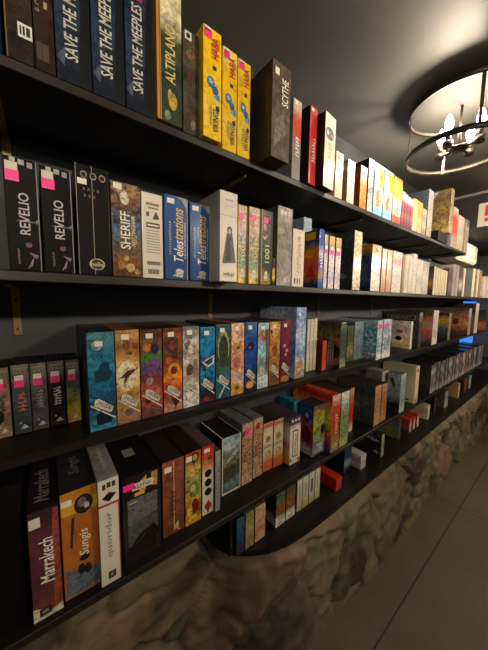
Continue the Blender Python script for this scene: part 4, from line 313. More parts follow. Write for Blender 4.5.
{'x':0.5532,'y':0.6736,'z':1.0548,'w':0.0504,'d':0.22,'h':0.2375,'lab':'deep blue box with small red-dotted form above an orange disc,white-tagged row,third shelf','grp':'tall game boxes with slanted white tags on the third shelf','st':['#3a6a9a','#2058a0','#1e50a0','#1c4894','#1f4c94','#243058','#2c2434'],'sd':'#14264a','nz':(32,0.42,'#14264a'),'tx':[('UNLOCK!','#1a1a1c',0.0,0.0,0.0,0.0,'tag')],'pr':[('p','#1e50a0',[(0.404,0.37),(0.385,0.37),(0.319,0.364),(0.317,0.364),(0.318,0.354),(0.444,0.362)]),('p','#2058a0',[(0.429,0.748),(0.329,0.739),(0.319,0.734),(0.351,0.729),(0.376,0.73),(0.469,0.734)]),('p','#14264a',[(0.296,0.647),(0.213,0.66),(0.183,0.677),(0.02,0.621),(0.02,0.619),(0.02,0.619),(0.02,0.609),(0.305,0.592)]),('p','#1e50a0',[(0.423,0.082),(0.393,0.093),(0.159,0.082),(0.204,0.042),(0.172,0.049),(0.465,0.044)]),('p','#1e50a0',[(0.44,0.597),(0.43,0.599),(0.38,0.611),(0.383,0.582),(0.407,0.585),(0.41,0.594),(0.43,0.593)]),('p','#1e50a0',[(0.783,0.478),(0.775,0.486),(0.781,0.488),(0.752,0.499),(0.714,0.505),(0.641,0.484),(0.643,0.464),(0.721,0.454)]),('p','#2058a0',[(0.928,0.836),(0.639,0.859),(0.657,0.854),(0.562,0.839),(0.704,0.79),(0.712,0.785),(0.806,0.784)]),('p','#1c4894',[(0.851,0.749),(0.794,0.77),(0.745,0.77),(0.586,0.732),(0.552,0.73),(0.757,0.706),(0.8,0.707),(0.821,0.728)]),('p','#14264a',[(0.936,0.362),(0.952,0.375),(0.92,0.389),(0.856,0.406),(0.876,0.398),(0.618,0.39),(0.687,0.336),(0.966,0.31)]),('p','#2058a0',[(0.882,0.668),(0.685,0.666),(0.706,0.631),(0.78,0.611),(0.885,0.637),(0.941,0.64),(0.947,0.646)]),('p','#1e50a0',[(0.672,0.353),(0.71,0.362),(0.684,0.364),(0.654,0.377),(0.594,0.396),(0.579,0.389),(0.513,0.241),(0.553,0.243)]),('p','#1e50a0',[(0.357,0.638),(0.295,0.629),(0.214,0.615),(0.217,0.61),(0.22,0.61),(0.45,0.609),(0.464,0.612)]),('e','#1a2440',0.5,0.66,0.3,0.06),('e','#b83a4a',0.4,0.64,0.12,0.02),('e','#eaa850',0.45,0.1,0.32,0.055)],'pr2':[('p','#e4e0d4',[(0.22,0.325),(0.34,0.335),(0.9,0.225),(0.8,0.165),(0.16,0.265)]),('p','#e4e0d4',[(0.02,0.27),(0.06,0.28),(0.98,0.105),(0.96,0.095)])],'sk':[(0.24,0.56,0.9,0.955,'#e9e6df')],'gl':1,'row':3},
{'x':0.61,'y':0.6736,'z':1.0548,'w':0.0507,'d':0.22,'h':0.2326,'lab':'pale cyan box with red bird-like shape on a stony column,white-tagged row,third shelf','grp':'tall game boxes with slanted white tags on the third shelf','st':['#9ac0cc','#b8806a','#88c0d0','#8ac4d4','#7a8a84','#9ac0c8','#b8d0d4'],'sd':'#5a6a6c','nz':(32,0.42,'#5a6a6c'),'tx':[('UNLOCK!','#1a1a1c',0.0,0.0,0.0,0.0,'tag')],'pr':[('p','#b8d0d4',[(0.691,0.279),(0.683,0.282),(0.554,0.286),(0.521,0.271),(0.521,0.261),(0.546,0.25),(0.65,0.257)]),('p','#8ac4d4',[(0.482,0.711),(0.385,0.723),(0.137,0.779),(0.062,0.736),(0.07,0.737),(0.194,0.65)]),('p','#b8806a',[(0.282,0.84),(0.211,0.847),(0.062,0.829),(0.076,0.837),(0.023,0.798),(0.078,0.773)]),('p','#88c0d0',[(0.294,0.522),(0.242,0.526),(0.082,0.501),(0.275,0.431),(0.295,0.417)]),('p','#7a8a84',[(0.635,0.162),(0.618,0.159),(0.511,0.151),(0.492,0.142),(0.397,0.136),(0.562,0.108),(0.603,0.121),(0.732,0.132)]),('p','#b8d0d4',[(0.497,0.076),(0.497,0.077),(0.441,0.095),(0.113,0.073),(0.199,0.054),(0.155,0.052),(0.254,0.038),(0.257,0.034)]),('p','#b8806a',[(0.277,0.492),(0.058,0.448),(0.095,0.434),(0.398,0.432),(0.376,0.429)]),('p','#7a8a84',[(0.193,0.24),(0.117,0.25),(0.072,0.245),(0.032,0.24),(0.039,0.237),(0.061,0.229),(0.07,0.23),(0.156,0.229)]),('p','#5a6a6c',[(0.535,0.634),(0.538,0.639),(0.433,0.63),(0.501,0.623),(0.559,0.631),(0.552,0.633),(0.543,0.633)]),('p','#8ac4d4',[(0.237,0.061),(0.284,0.091),(0.02,0.069),(0.166,0.02),(0.308,0.029)]),('p','#b8d0d4',[(0.98,0.797),(0.81,0.831),(0.748,0.818),(0.666,0.807),(0.729,0.749)]),('p','#b8806a',[(0.45,0.213),(0.287,0.213),(0.231,0.197),(0.235,0.177),(0.226,0.176),(0.255,0.171),(0.35,0.164)]),('p','#c85a38',[(0.2,0.86),(0.8,0.76),(0.5,0.72),(0.3,0.78)]),('p','#7a5c40',[(0.6,0.9),(0.95,0.9),(0.95,0.2),(0.7,0.2),(0.75,0.6)]),('e','#d8e8ea',0.4,0.14,0.3,0.06)],'pr2':[('p','#e4e0d4',[(0.22,0.325),(0.34,0.335),(0.9,0.225),(0.8,0.165),(0.16,0.265)]),('p','#e4e0d4',[(0.02,0.27),(0.06,0.28),(0.98,0.105),(0.96,0.095)])],'sk':[(0.24,0.56,0.9,0.955,'#e9e6df')],'gl':1,'row':3},
{'x':0.6661,'y':0.6736,'z':1.0548,'w':0.053,'d':0.22,'h':0.2344,'lab':'amber box with brown bottle-like shapes,white-tagged row,third shelf','grp':'tall game boxes with slanted white tags on the third shelf','st':['#c89858','#b8803c','#b07a3c','#c08a48','#a87438','#8a5a30','#7a5030'],'sd':'#5a3818','nz':(32,0.42,'#5a3818'),'tx':[('UNLOCK!','#1a1a1c',0.0,0.0,0.0,0.0,'tag')],'pr':[('p','#5a3818',[(0.1,0.467),(0.079,0.465),(0.057,0.466),(0.025,0.448),(0.044,0.441),(0.109,0.432),(0.15,0.446),(0.118,0.45)]),('p','#b07a3c',[(0.318,0.821),(0.177,0.836),(0.105,0.828),(0.087,0.79),(0.086,0.786),(0.302,0.768)]),('p','#5a3818',[(0.188,0.883),(0.16,0.884),(0.029,0.877),(0.02,0.868),(0.075,0.822),(0.29,0.834)]),('p','#a87438',[(0.862,0.276),(0.807,0.266),(0.769,0.248),(0.817,0.23),(0.921,0.234),(0.918,0.239)]),('p','#7a5030',[(0.894,0.783),(0.901,0.787),(0.674,0.78),(0.673,0.78),(0.709,0.777),(0.67,0.776),(0.924,0.773)]),('p','#c08a48',[(0.725,0.733),(0.439,0.682),(0.503,0.656),(0.598,0.691),(0.6,0.699),(0.632,0.712)]),('p','#a87438',[(0.98,0.437),(0.98,0.465),(0.898,0.5),(0.675,0.458),(0.711,0.452),(0.744,0.397),(0.842,0.386),(0.882,0.365)]),('p','#7a5030',[(0.594,0.355),(0.529,0.375),(0.325,0.362),(0.284,0.321),(0.351,0.312),(0.422,0.287),(0.527,0.303),(0.587,0.305)]),('p','#b8803c',[(0.32,0.707),(0.123,0.705),(0.083,0.691),(0.138,0.651),(0.331,0.639),(0.407,0.642),(0.37,0.647),(0.404,0.657)]),('p','#c08a48',[(0.966,0.483),(0.76,0.486),(0.78,0.482),(0.806,0.483),(0.808,0.48),(0.788,0.462),(0.967,0.459)]),('p','#a87438',[(0.647,0.855),(0.613,0.867),(0.597,0.865),(0.469,0.869),(0.463,0.825),(0.72,0.841)]),('p','#b07a3c',[(0.588,0.438),(0.449,0.432),(0.462,0.42),(0.466,0.387),(0.466,0.362),(0.556,0.347),(0.631,0.363),(0.733,0.388)]),('e','#e0b878',0.5,0.82,0.3,0.05),('e','#8a5828',0.5,0.55,0.24,0.1),('e','#704a30',0.5,0.1,0.36,0.06)],'pr2':[('p','#e4e0d4',[(0.22,0.325),(0.34,0.335),(0.9,0.225),(0.8,0.165),(0.16,0.265)]),('p','#e4e0d4',[(0.02,0.27),(0.06,0.28),(0.98,0.105),(0.96,0.095)])],'sk':[(0.24,0.56,0.9,0.955,'#e9e6df')],'gl':1,'row':3},
{'x':0.7221,'y':0.6736,'z':1.0548,'w':0.0503,'d':0.22,'h':0.2356,'lab':'crimson-purple box with cream specks,white-tagged row,third shelf','grp':'tall game boxes with slanted white tags on the third shelf','st':['#7a2850','#742448','#702244','#6c2040','#5a1c34','#6a3a30'],'sd':'#3c1228','nz':(32,0.42,'#3c1228'),'tx':[('UNLOCK!','#1a1a1c',0.0,0.0,0.0,0.0,'tag')],'pr':[('p','#6a3a30',[(0.93,0.791),(0.904,0.79),(0.757,0.817),(0.646,0.758),(0.741,0.739),(0.874,0.731)]),('p','#702244',[(0.803,0.597),(0.645,0.559),(0.696,0.548),(0.7,0.544),(0.717,0.52),(0.735,0.518)]),('p','#742448',[(0.831,0.082),(0.772,0.075),(0.763,0.071),(0.754,0.075),(0.73,0.064),(0.735,0.032),(0.767,0.021),(0.793,0.02)]),('p','#702244',[(0.259,0.797),(0.09,0.838),(0.02,0.8),(0.02,0.733),(0.175,0.727)]),('p','#3c1228',[(0.414,0.588),(0.42,0.583),(0.382,0.595),(0.414,0.547),(0.417,0.555),(0.461,0.556)]),('p','#6c2040',[(0.495,0.429),(0.169,0.407),(0.304,0.367),(0.315,0.369),(0.545,0.376),(0.642,0.394)]),('p','#702244',[(0.98,0.872),(0.812,0.906),(0.781,0.893),(0.71,0.871),(0.764,0.828),(0.98,0.846)]),('p','#5a1c34',[(0.5,0.623),(0.52,0.625),(0.527,0.637),(0.553,0.651),(0.237,0.672),(0.181,0.619),(0.283,0.572),(0.484,0.585)]),('p','#742448',[(0.601,0.598),(0.372,0.583),(0.324,0.556),(0.342,0.53),(0.503,0.53)]),('p','#702244',[(0.52,0.539),(0.48,0.541),(0.48,0.546),(0.324,0.548),(0.31,0.538),(0.433,0.518),(0.484,0.525),(0.485,0.532)]),('p','#3c1228',[(0.205,0.169),(0.152,0.172),(0.076,0.175),(0.02,0.168),(0.02,0.154),(0.02,0.153),(0.02,0.15)]),('p','#3c1228',[(0.98,0.212),(0.98,0.239),(0.745,0.205),(0.826,0.134),(0.923,0.112),(0.98,0.154)]),('e','#e0c0a0',0.4,0.6,0.14,0.03),('e','#d8b090',0.65,0.52,0.14,0.03),('e','#d0a890',0.5,0.46,0.12,0.025),('e','#c08a50',0.5,0.06,0.4,0.05)],'pr2':[('p','#e4e0d4',[(0.22,0.325),(0.34,0.335),(0.9,0.225),(0.8,0.165),(0.16,0.265)]),('p','#e4e0d4',[(0.02,0.27),(0.06,0.28),(0.98,0.105),(0.96,0.095)])],'sk':[(0.24,0.56,0.9,0.955,'#e9e6df')],'gl':1,'row':3},
{'x':0.8103,'y':0.6755,'z':1.0548,'w':0.0573,'d':0.218,'h':0.2843,'lab':'big sky-blue box with ships and clouds,rising above the tagged boxes,third shelf','st':['#8098c8','#6484bc','#a0b4d4','#7894c4','#5c80bc','#b0a890','#8c7860'],'sd':'#5a74a8','cv':['#8ea4cc','#a8b8d4','#7a94c8','#6a88c0','#8aa0c8','#b0b8cc'],'nz':(24,0.4,'#c8d4e4'),'tx':[('#5','#f2f4f6',0.25,0.75,0.87,0.96,'hL')],'pr':[('e','#c89a64',0.5,0.2,0.34,0.06),('e','#c8d4e4',0.6,0.55,0.26,0.16),('e','#e4eaf2',0.35,0.9,0.14,0.03)],'prL':[('e','#dfe5ee',0.4,0.86,0.3,0.035),('e','#e6eaf0',0.65,0.8,0.3,0.04)],'gl':1,'row':3},
{'x':0.9123,'y':0.7175,'z':1.0548,'w':0.0179,'d':0.176,'h':0.2299,'lab':'slim cream-white box,first of three beside the big sky-blue one,third shelf','grp':'slim cream-white boxes on the third shelf','st':['#d8d0bc','#e0d8c4','#dcd4c0','#e0d8c4','#d0c4a8'],'sd':'#b8b09c','nz':(60,0.25,'#8a9078'),'tx':[('#5','#8a8a70',0.3,0.8,0.4,0.6)],'gl':1,'row':3},
{'x':0.9351,'y':0.7175,'z':1.0548,'w':0.0212,'d':0.176,'h':0.2309,'lab':'slim cream-white box,second of three beside the big sky-blue one,third shelf','grp':'slim cream-white boxes on the third shelf','st':['#d8d0bc','#e0d8c4','#dcd4c0','#e0d8c4','#d0c4a8'],'sd':'#b8b09c','nz':(60,0.25,'#8a9078'),'tx':[('#5','#8a8a70',0.3,0.8,0.4,0.6)],'gl':1,'row':3},
{'x':0.9599,'y':0.7175,'z':1.0548,'w':0.0218,'d':0.176,'h':0.2335,'lab':'slim cream-white box,third of three beside the big sky-blue one,third shelf','grp':'slim cream-white boxes on the third shelf','st':['#d8d0bc','#e0d8c4','#dcd4c0','#e0d8c4','#d0c4a8'],'sd':'#b8b09c','nz':(60,0.25,'#8a9078'),'tx':[('#5','#8a8a70',0.3,0.8,0.4,0.6)],'gl':1,'row':3},
{'x':1.0409,'y':0.767,'z':1.0548,'w':0.0128,'d':0.1,'h':0.1309,'lab':'very small white box tucked behind the slim cream-white trio,third shelf','st':['#c8c0b0','#b8b0a0'],'nz':(60,0.3,'#7a7468'),'row':3},
{'x':0.9915,'y':0.689,'z':1.0548,'w':0.0315,'d':0.06,'h':0.1347,'lab':'small red case in front of the mosaic-flanked box,third shelf','st':['#b04a3c','#a8402e','#b85040'],'sd':'#5a2018','nz':(60,0.3,'#6a1c14'),'row':3},
{'x':1.0196,'y':0.689,'z':1.0548,'w':0.0133,'d':0.05,'h':0.1306,'lab':'small dark case,first of three beside the small red one,third shelf','grp':'three small dark cases on the third shelf','st':['#2a2826','#3c3834','#5a3a2c','#2a2826'],'sd':'#1a1816','nz':(60,0.3,'#8a7a60'),'row':3},
{'x':1.0373,'y':0.689,'z':1.0548,'w':0.0136,'d':0.05,'h':0.129,'lab':'small dark case,second of three beside the small red one,third shelf','grp':'three small dark cases on the third shelf','st':['#2a2826','#3c3834','#5a3a2c','#2a2826'],'sd':'#1a1816','nz':(60,0.3,'#8a7a60'),'row':3},
{'x':1.0554,'y':0.689,'z':1.0548,'w':0.0139,'d':0.05,'h':0.1274,'lab':'small dark case,third of three beside the small red one,third shelf','grp':'three small dark cases on the third shelf','st':['#2a2826','#3c3834','#5a3a2c','#2a2826'],'sd':'#1a1816','nz':(60,0.3,'#8a7a60'),'row':3},
{'x':1.1081,'y':0.6695,'z':1.0548,'w':0.0507,'d':0.22,'h':0.2121,'lab':'box with mosaic-like tan flank and dark green spine,third shelf','st':['#6a7a5a','#3a5048','#2f4a44','#3a544a','#4a5a4c','#8a9078'],'sd':'#3a3a2c','cv':['#4c4430','#7a6a40','#8a7040','#5a4c34','#9a6a44','#3a3428'],'nz':(34,0.6,'#2a2a22'),'prL':[('e','#b8704a',0.85,0.35,0.3,0.3),('e','#3a2c22',0.85,0.35,0.16,0.16)],'gl':1,'row':3},
{'x':1.2472,'y':0.715,'z':1.0548,'w':0.0604,'d':0.179,'h':0.1862,'lab':'mossy olive box with speckles after the dark green spine,third shelf','st':['#5a5c44','#3c4030','#4a4c38','#7a6a4a','#8a704c','#4a4434'],'sd':'#34362a','nz':(50,0.6,'#26281e'),'row':3},
{'x':1.3286,'y':0.715,'z':1.0548,'w':0.0904,'d':0.179,'h':0.2036,'lab':'grey-blue mottled box before the teal-flanked one,third shelf','st':['#8a98a0','#748690','#7e8c92','#6a7c84','#6a8088'],'sd':'#5a6a72','nz':(40,0.5,'#4a5a62'),'gl':1,'row':3},
{'x':1.4208,'y':0.65,'z':1.0548,'w':0.055,'d':0.24,'h':0.212,'lab':'box with bright teal flank and icy white spine with a pink tag,third shelf','st':['#b8c0cc','#8a94a8','#a8b4c0','#8894a4','#9aa4b0','#e8e8e4'],'sd':'#2a6a88','cv':['#94b4c0','#3a88a8','#2a86ac','#3a90b4','#4a8aa0','#3a7488'],'nz':(34,0.5,'#e0e8ea'),'sk':[(0.25,0.75,0.8,0.9,'#ff2a9a')],'gl':2,'row':3},
{'x':1.5066,'y':0.65,'z':1.0548,'w':0.1003,'d':0.24,'h':0.2149,'lab':'icy grey box with a pink tag behind the teal-flanked one,third shelf','st':['#a8b0bc','#7a8498','#98a4b4','#6a7688','#8a94a4','#e8e8e4'],'sd':'#4a5460','nz':(40,0.55,'#d8dce0'),'sk':[(0.2,0.55,0.82,0.9,'#ff2a9a')],'gl':2,'row':3},
{'x':1.921,'y':0.676,'z':1.0548,'w':0.0316,'d':0.2,'h':0.1835,'lab':'pale box whose cover shows dark blue shading and a black seal,third shelf','st':['#e0d4b8','#d8ccb0','#e4d8c0'],'sd':'#8a8474','cv':['#c8bca4','#a8a0a8','#b8b0b0','#d0b8a0','#d8c8a0','#b09468'],'nz':(24,0.4,'#d8ccb4'),'prL':[('p','#2a2e44',[(0.0,0.2),(0.0,0.98),(0.34,0.98),(0.2,0.3)]),('e','#191a20',0.64,0.36,0.1,0.085),('e','#c05a4a',0.66,0.62,0.12,0.06)],'gl':1,'row':3},
{'x':2.0293,'y':0.663,'z':1.0548,'w':0.0558,'d':0.231,'h':0.2408,'lab':'large black box with a grey title plate,third shelf','st':['#8a847c','#3a3634','#443e3c','#4a4442','#3a3432'],'sd':'#1c191a','cv':['#2c2829','#262324','#2a2626','#343030','#262223'],'nz':(40,0.4,'#4a4644'),'tx':[('#8','#9a9694',0.2,0.8,0.815,0.885,'hL')],'prL':[('r','#6e6a68',0.1,0.9,0.78,0.92),('r','#1c1a1b',0.13,0.87,0.8,0.9)],'gl':1,'row':3},
{'x':2.2796,'y':0.65,'z':1.0548,'w':0.1087,'d':0.24,'h':0.2505,'lab':'white-spined box whose dark cover has a red lattice pattern,third shelf','st':['#d8d4cc','#c4b8a8','#d0c8bc','#b8aca0','#e0dcd4'],'sd':'#262222','cv':['#2a2626','#a84a38','#8a8078','#a84434','#8a4a3c','#2a2424'],'nz':(45,0.5,'#7a7068'),'gl':1,'row':3},
{'x':2.6712,'y':0.663,'z':1.0548,'w':0.0622,'d':0.231,'h':0.2237,'lab':'box with yellow and slate cover behind the red lattice one,third shelf','st':['#a08a70','#8a7460','#988470'],'sd':'#1d1b1a','cv':['#2a2622','#b09028','#8a7428','#3c4650','#2f3a44','#1c1a1a'],'nz':(30,0.3,'#5a5a50'),'gl':1,'row':3},
{'x':3.226,'y':0.65,'z':1.0548,'w':0.0915,'d':0.244,'h':0.255,'lab':'brown box with standing figures on its cover,third shelf','st':['#b8a898','#8a7a70','#a89888'],'sd':'#3a2c26','cv':['#5a5048','#8a6048','#a06c4c','#b07c50','#8a5434','#4a342a'],'nz':(26,0.45,'#33241c'),'prL':[('e','#d8a468',0.3,0.5,0.1,0.12),('p','#c8905c',[(0.2,0.1),(0.4,0.1),(0.35,0.45),(0.25,0.45)]),('e','#5a3a2a',0.6,0.5,0.1,0.12)],'gl':1,'row':3},
{'x':3.4799,'y':0.65,'z':1.0548,'w':0.1274,'d':0.244,'h':0.3028,'lab':'tall white-spined black box past the standing-figures one,third shelf','st':['#d8ccc0','#c8baa8','#d0c4b4'],'sd':'#161314','cv':['#1a1718','#241f20','#6a5040','#7a5a44','#4a3a30'],'nz':(50,0.3,'#8a7a6c'),'gl':1,'row':3},
{'x':4.0272,'y':0.663,'z':1.0548,'w':0.0792,'d':0.13,'h':0.2286,'lab':'dark box with orange lower cover last at the far end,third shelf','st':['#3a3634','#4a4440'],'sd':'#1d1c1c','cv':['#232a2c','#26302f','#3a2c26','#a0583a','#8a5038'],'nz':(40,0.4,'#2a2422'),'row':3},
{'x':-0.0189,'y':0.6667,'z':0.6615,'w':0.0528,'d':0.227,'h':0.2547,'lab':'dark aubergine-to-rust box with white handwritten-style title,foremost on the fourth shelf','st':['#3a2430','#5c2f34','#643438','#5a2e38','#5c3038','#5a303a','#7a4438'],'sd':'#241820','nz':(16,0.25,'#2a1822'),'tx':[('Marrakech','#e8e0d8',0.3,0.78,0.32,0.74)],'txT':[('Marrakech','#8a7a80',0.2,0.75,0.12,0.7)],'pr':[('p','#9a4c38',[(0.72,0.1),(1,0.2),(1,0.98),(0.82,0.98),(0.7,0.5)]),('p','#d8d0b8',[(0,0),(1,0),(1,0.07),(0.6,0.05),(0.3,0.1),(0,0.13)]),('r','#1d181c',0.2,0.6,0.03,0.1),('r','#8a7a6a',0.28,0.5,0.05,0.08)],'sk':[(0.04,0.4,0.86,0.95,'#d8d4cc')],'gl':1,'row':4},
{'x':0.0477,'y':0.6754,'z':0.6615,'w':0.0726,'d':0.218,'h':0.2659,'lab':'orange box with a cartoon title and blue-grey lower corner,beside the aubergine one','st':['#c8862c','#b8702a','#b46a28','#b86c28','#b06a30','#9a6a44'],'sd':'#2a2a2e','nz':(16,0.25,'#8a4a1c'),'tx':[('Sungis','#efe6c8',0.44,0.78,0.36,0.62)],'txT':[('Sungis','#6a6a70',0.3,0.7,0.3,0.7)],'pr':[('r','#d8a428',0.02,1,0.79,0.9),('e','#2f2a2a',0.62,0.85,0.26,0.09),('e','#8a8078',0.58,0.87,0.12,0.045),('e','#c8c0b0',0.7,0.83,0.08,0.03),('p','#26343f',[(0.2,0.5),(0.28,0.75),(0.36,0.76),(0.26,0.46)]),('p','#6a7480',[(0.05,0.28),(1,0.2),(1,0.04),(0.1,0.02)]),('e','#2a2420',0.48,0.24,0.1,0.05),('e','#2a2420',0.66,0.22,0.1,0.05),('e','#2a2420',0.58,0.34,0.14,0.03)],'sk':[(0.02,0.3,0.88,0.935,'#e0dcd4')],'gl':1,'row':4},
{'x':0.1067,'y':0.6581,'z':0.6615,'w':0.0453,'d':0.236,'h':0.2752,'lab':'white box with red band,wooden board picture and thin outlined title,fourth shelf','st':['#dcd6ca','#d8d2c6','#dcd6ca','#dad4c8','#d0cabc'],'sd':'#8a8884','nz':(16,0.08,'#b8b2a6'),'tx':[('quoridor','#8a8680',0.3,0.66,0.26,0.7)],'txT':[('quoridor','#b0aeaa',0.35,0.7,0.2,0.7)],'pr':[('r','#a82428',0,1,0.755,0.775),('r','#a82428',0.94,1,0,0.76),('r','#3a3430',0.2,0.36,0.91,0.96),('r','#3a3430',0.42,0.6,0.92,0.97),('r','#3a3430',0.66,0.84,0.92,0.97),('p','#4a2f22',[(0.15,0.83),(0.5,0.88),(0.88,0.85),(0.5,0.79)]),('p','#241714',[(0.25,0.83),(0.5,0.86),(0.78,0.845),(0.5,0.805)]),('r','#26221f',0.35,0.72,0.05,0.12),('r','#8a847a',0.45,0.6,0.07,0.1)],'row':4},
{'x':0.1901,'y':0.6783,'z':0.6615,'w':0.099,'d':0.215,'h':0.2437,'lab':'large black box with a grey monolith and yellow-taped label,fourth shelf','st':['#1d191a','#1f1b1b','#262222','#2a2524','#1f1a1a'],'sd':'#181516','nz':(16,0.3,'#0f0d0e'),'tx':[('#6','#2a2624',0.3,0.74,0.845,0.895,'h')],'pr':[('p','#6c6c68',[(0.12,0.2),(0.12,0.74),(0.9,0.74),(0.9,0.16)]),('p','#565652',[(0.12,0.2),(0.12,0.45),(0.9,0.5),(0.9,0.16)]),('p','#1a1615',[(0.12,0.16),(0.4,0.3),(0.8,0.36),(0.95,0.24),(0.8,0.1),(0.2,0.06)]),('p','#5a504a',[(0.3,0.2),(0.6,0.3),(0.55,0.26)]),('r','#b8b098',0.16,0.36,0.69,0.705),('p','#d8a838',[(0.4,0.9),(0.62,0.97),(0.6,0.8),(0.42,0.76)]),('p','#d8a838',[(0.75,0.97),(0.92,0.98),(0.9,0.8),(0.74,0.82)]),('r','#d8d4c8',0.24,0.8,0.83,0.91),('r','#d8a838',0.3,0.56,0.76,0.8)],'prT':[('r','#8a8684',0.3,0.6,0.45,0.65)],'sk':[(0.02,0.3,0.86,0.93,'#ff2a9a')],'gl':1,'row':4},
{'x':0.2847,'y':0.6956,'z':0.6615,'w':0.0666,'d':0.198,'h':0.2358,'lab':'rust-brown box with dark stencil lettering,fourth shelf','st':['#8a4c34','#7a4430','#784230','#7c442e','#74402c','#6a3a28'],'sd':'#2c201c','nz':(20,0.3,'#5a3020'),'tx':[('#6','#2a1a14',0.3,0.62,0.26,0.62)],'pr':[('r','#d8b8a0',0.5,0.53,0.05,0.98),('p','#c8a890',[(0.45,0.08),(0.75,0.02),(0.7,0.16)])],'sk':[(0.08,0.4,0.86,0.93,'#e9e6df')],'gl':2,'row':4},
{'x':0.3483,'y':0.6939,'z':0.6615,'w':0.0538,'d':0.2,'h':0.2378,'lab':'yellow jungle box with monkey faces and a pot,fourth shelf','st':['#a8441e','#c8a848','#a0a060','#9a8a48','#c8a038','#7a3a20','#c88a30'],'sd':'#2a1c18','nz':(26,0.4,'#5a5a34'),'pr':[('p','#6a5a2a',[(0.98,0.193),(0.743,0.169),(0.705,0.167),(0.864,0.135),(0.98,0.139)]),('p','#d8b858',[(0.462,0.344),(0.397,0.336),(0.404,0.334),(0.41,0.33),(0.404,0.322),(0.489,0.318)]),('p','#7a8a44',[(0.556,0.124),(0.517,0.144),(0.5,0.142),(0.497,0.16),(0.428,0.15),(0.312,0.095),(0.508,0.07),(0.546,0.105)]),('p','#5a5a30',[(0.295,0.618),(0.243,0.631),(0.214,0.647),(0.066,0.618),(0.221,0.592),(0.268,0.612)]),('p','#d8b858',[(0.872,0.549),(0.836,0.562),(0.783,0.589),(0.674,0.503),(0.684,0.499),(0.761,0.485),(0.857,0.51),(0.818,0.504)]),('p','#6a5a2a',[(0.69,0.883),(0.553,0.935),(0.521,0.928),(0.448,0.923),(0.538,0.786)]),('p','#6a5a2a',[(0.238,0.486),(0.093,0.506),(0.02,0.463),(0.02,0.448),(0.02,0.455)]),('p','#8a3a1c',[(0.972,0.737),(0.841,0.73),(0.814,0.725),(0.829,0.721),(0.809,0.72),(0.921,0.703)]),('p','#5a5a30',[(0.782,0.689),(0.571,0.695),(0.597,0.689),(0.565,0.688),(0.556,0.688),(0.566,0.684),(0.729,0.679),(0.742,0.679)]),('p','#6a5a2a',[(0.369,0.795),(0.178,0.757),(0.218,0.751),(0.206,0.761),(0.358,0.756)]),('e','#2a1c14',0.6,0.92,0.24,0.07),('e','#c8a45a',0.6,0.92,0.15,0.045),('e','#e0c060',0.5,0.74,0.3,0.07),('e','#7a9048',0.55,0.48,0.34,0.11),('e','#d8c880',0.45,0.5,0.16,0.05),('e','#7a2818',0.6,0.24,0.24,0.1),('e','#e0b030',0.25,0.2,0.18,0.09),('e','#e4b838',0.45,0.08,0.3,0.05)],'sk':[(0.06,0.4,0.89,0.96,'#e9e6df')],'gl':1,'row':4},
{'x':0.4033,'y':0.6985,'z':0.6615,'w':0.0423,'d':0.195,'h':0.2376,'lab':'white box with red cap and three black discs,fourth shelf','st':['#c8301e','#d8683c','#dcd4c4','#dcd6c8','#dcd6c8','#d8d2c4'],'sd':'#5a4a44','nz':(26,0.15,'#b8b0a0'),'pr':[('r','#c02c1c',0,1,0.88,1),('e','#c88a60',0.45,0.78,0.3,0.06),('e','#8a4a30',0.6,0.82,0.2,0.04),('e','#191718',0.5,0.6,0.3,0.055),('e','#191718',0.5,0.46499999999999997,0.3,0.055),('e','#191718',0.5,0.32999999999999996,0.3,0.055),('e','#a02820',0.5,0.12,0.28,0.06),('r','#a02820',0.42,0.58,0.02,0.2)],'sk':[(0.12,0.62,0.91,0.965,'#e9e6df')],'row':4},
{'x':0.435,'y':0.689,'z':0.6615,'w':0.02,'d':0.2,'h':0.212,'lab':'thin grey-green text-backed box beside the three-disc one,fourth shelf','st':['#9aa09a','#8a9088','#8c9088','#888c80'],'sd':'#4a4c48','nz':(50,0.3,'#5a5e58'),'pr':[('r','#6a6e68',0.2,0.8,0.72,0.74),('r','#6a6e68',0.2,0.8,0.6499999999999999,0.6699999999999999),('r','#6a6e68',0.2,0.8,0.58,0.6),('r','#6a6e68',0.2,0.8,0.51,0.53),('r','#6a6e68',0.2,0.8,0.43999999999999995,0.45999999999999996),('r','#6a6e68',0.2,0.8,0.36999999999999994,0.38999999999999996),('r','#6a6e68',0.2,0.8,0.29999999999999993,0.31999999999999995),('r','#6a6e68',0.2,0.8,0.22999999999999993,0.24999999999999994)],'row':4},
{'x':0.522,'y':0.7344,'z':0.6615,'w':0.0833,'d':0.159,'h':0.2163,'lab':'white-rimmed box with a river valley painting,fourth shelf','st':['#8aa0a8','#a8b4b4','#5a665c','#7a7c58','#4c4a34','#3a3a30','#6a7c84','#4a5a60'],'sd':'#241a18','nz':(20,0.5,'#2a2c26'),'pr':[('r','#c8c4b8',0,0.05,0,1),('r','#c8c4b8',0.95,1,0,1),('r','#c8c4b8',0,1,0,0.03),('p','#4a4c34',[(0.05,0.3),(0.95,0.5),(0.95,0.36),(0.5,0.24),(0.05,0.2)]),('p','#b0b8b0',[(0.05,0.5),(0.7,0.74),(0.95,0.72),(0.5,0.6)])],'prT':[('r','#c8c4b8',0,0.05,0,1),('r','#c8c4b8',0.95,1,0,1)],'gl':1,'row':4},
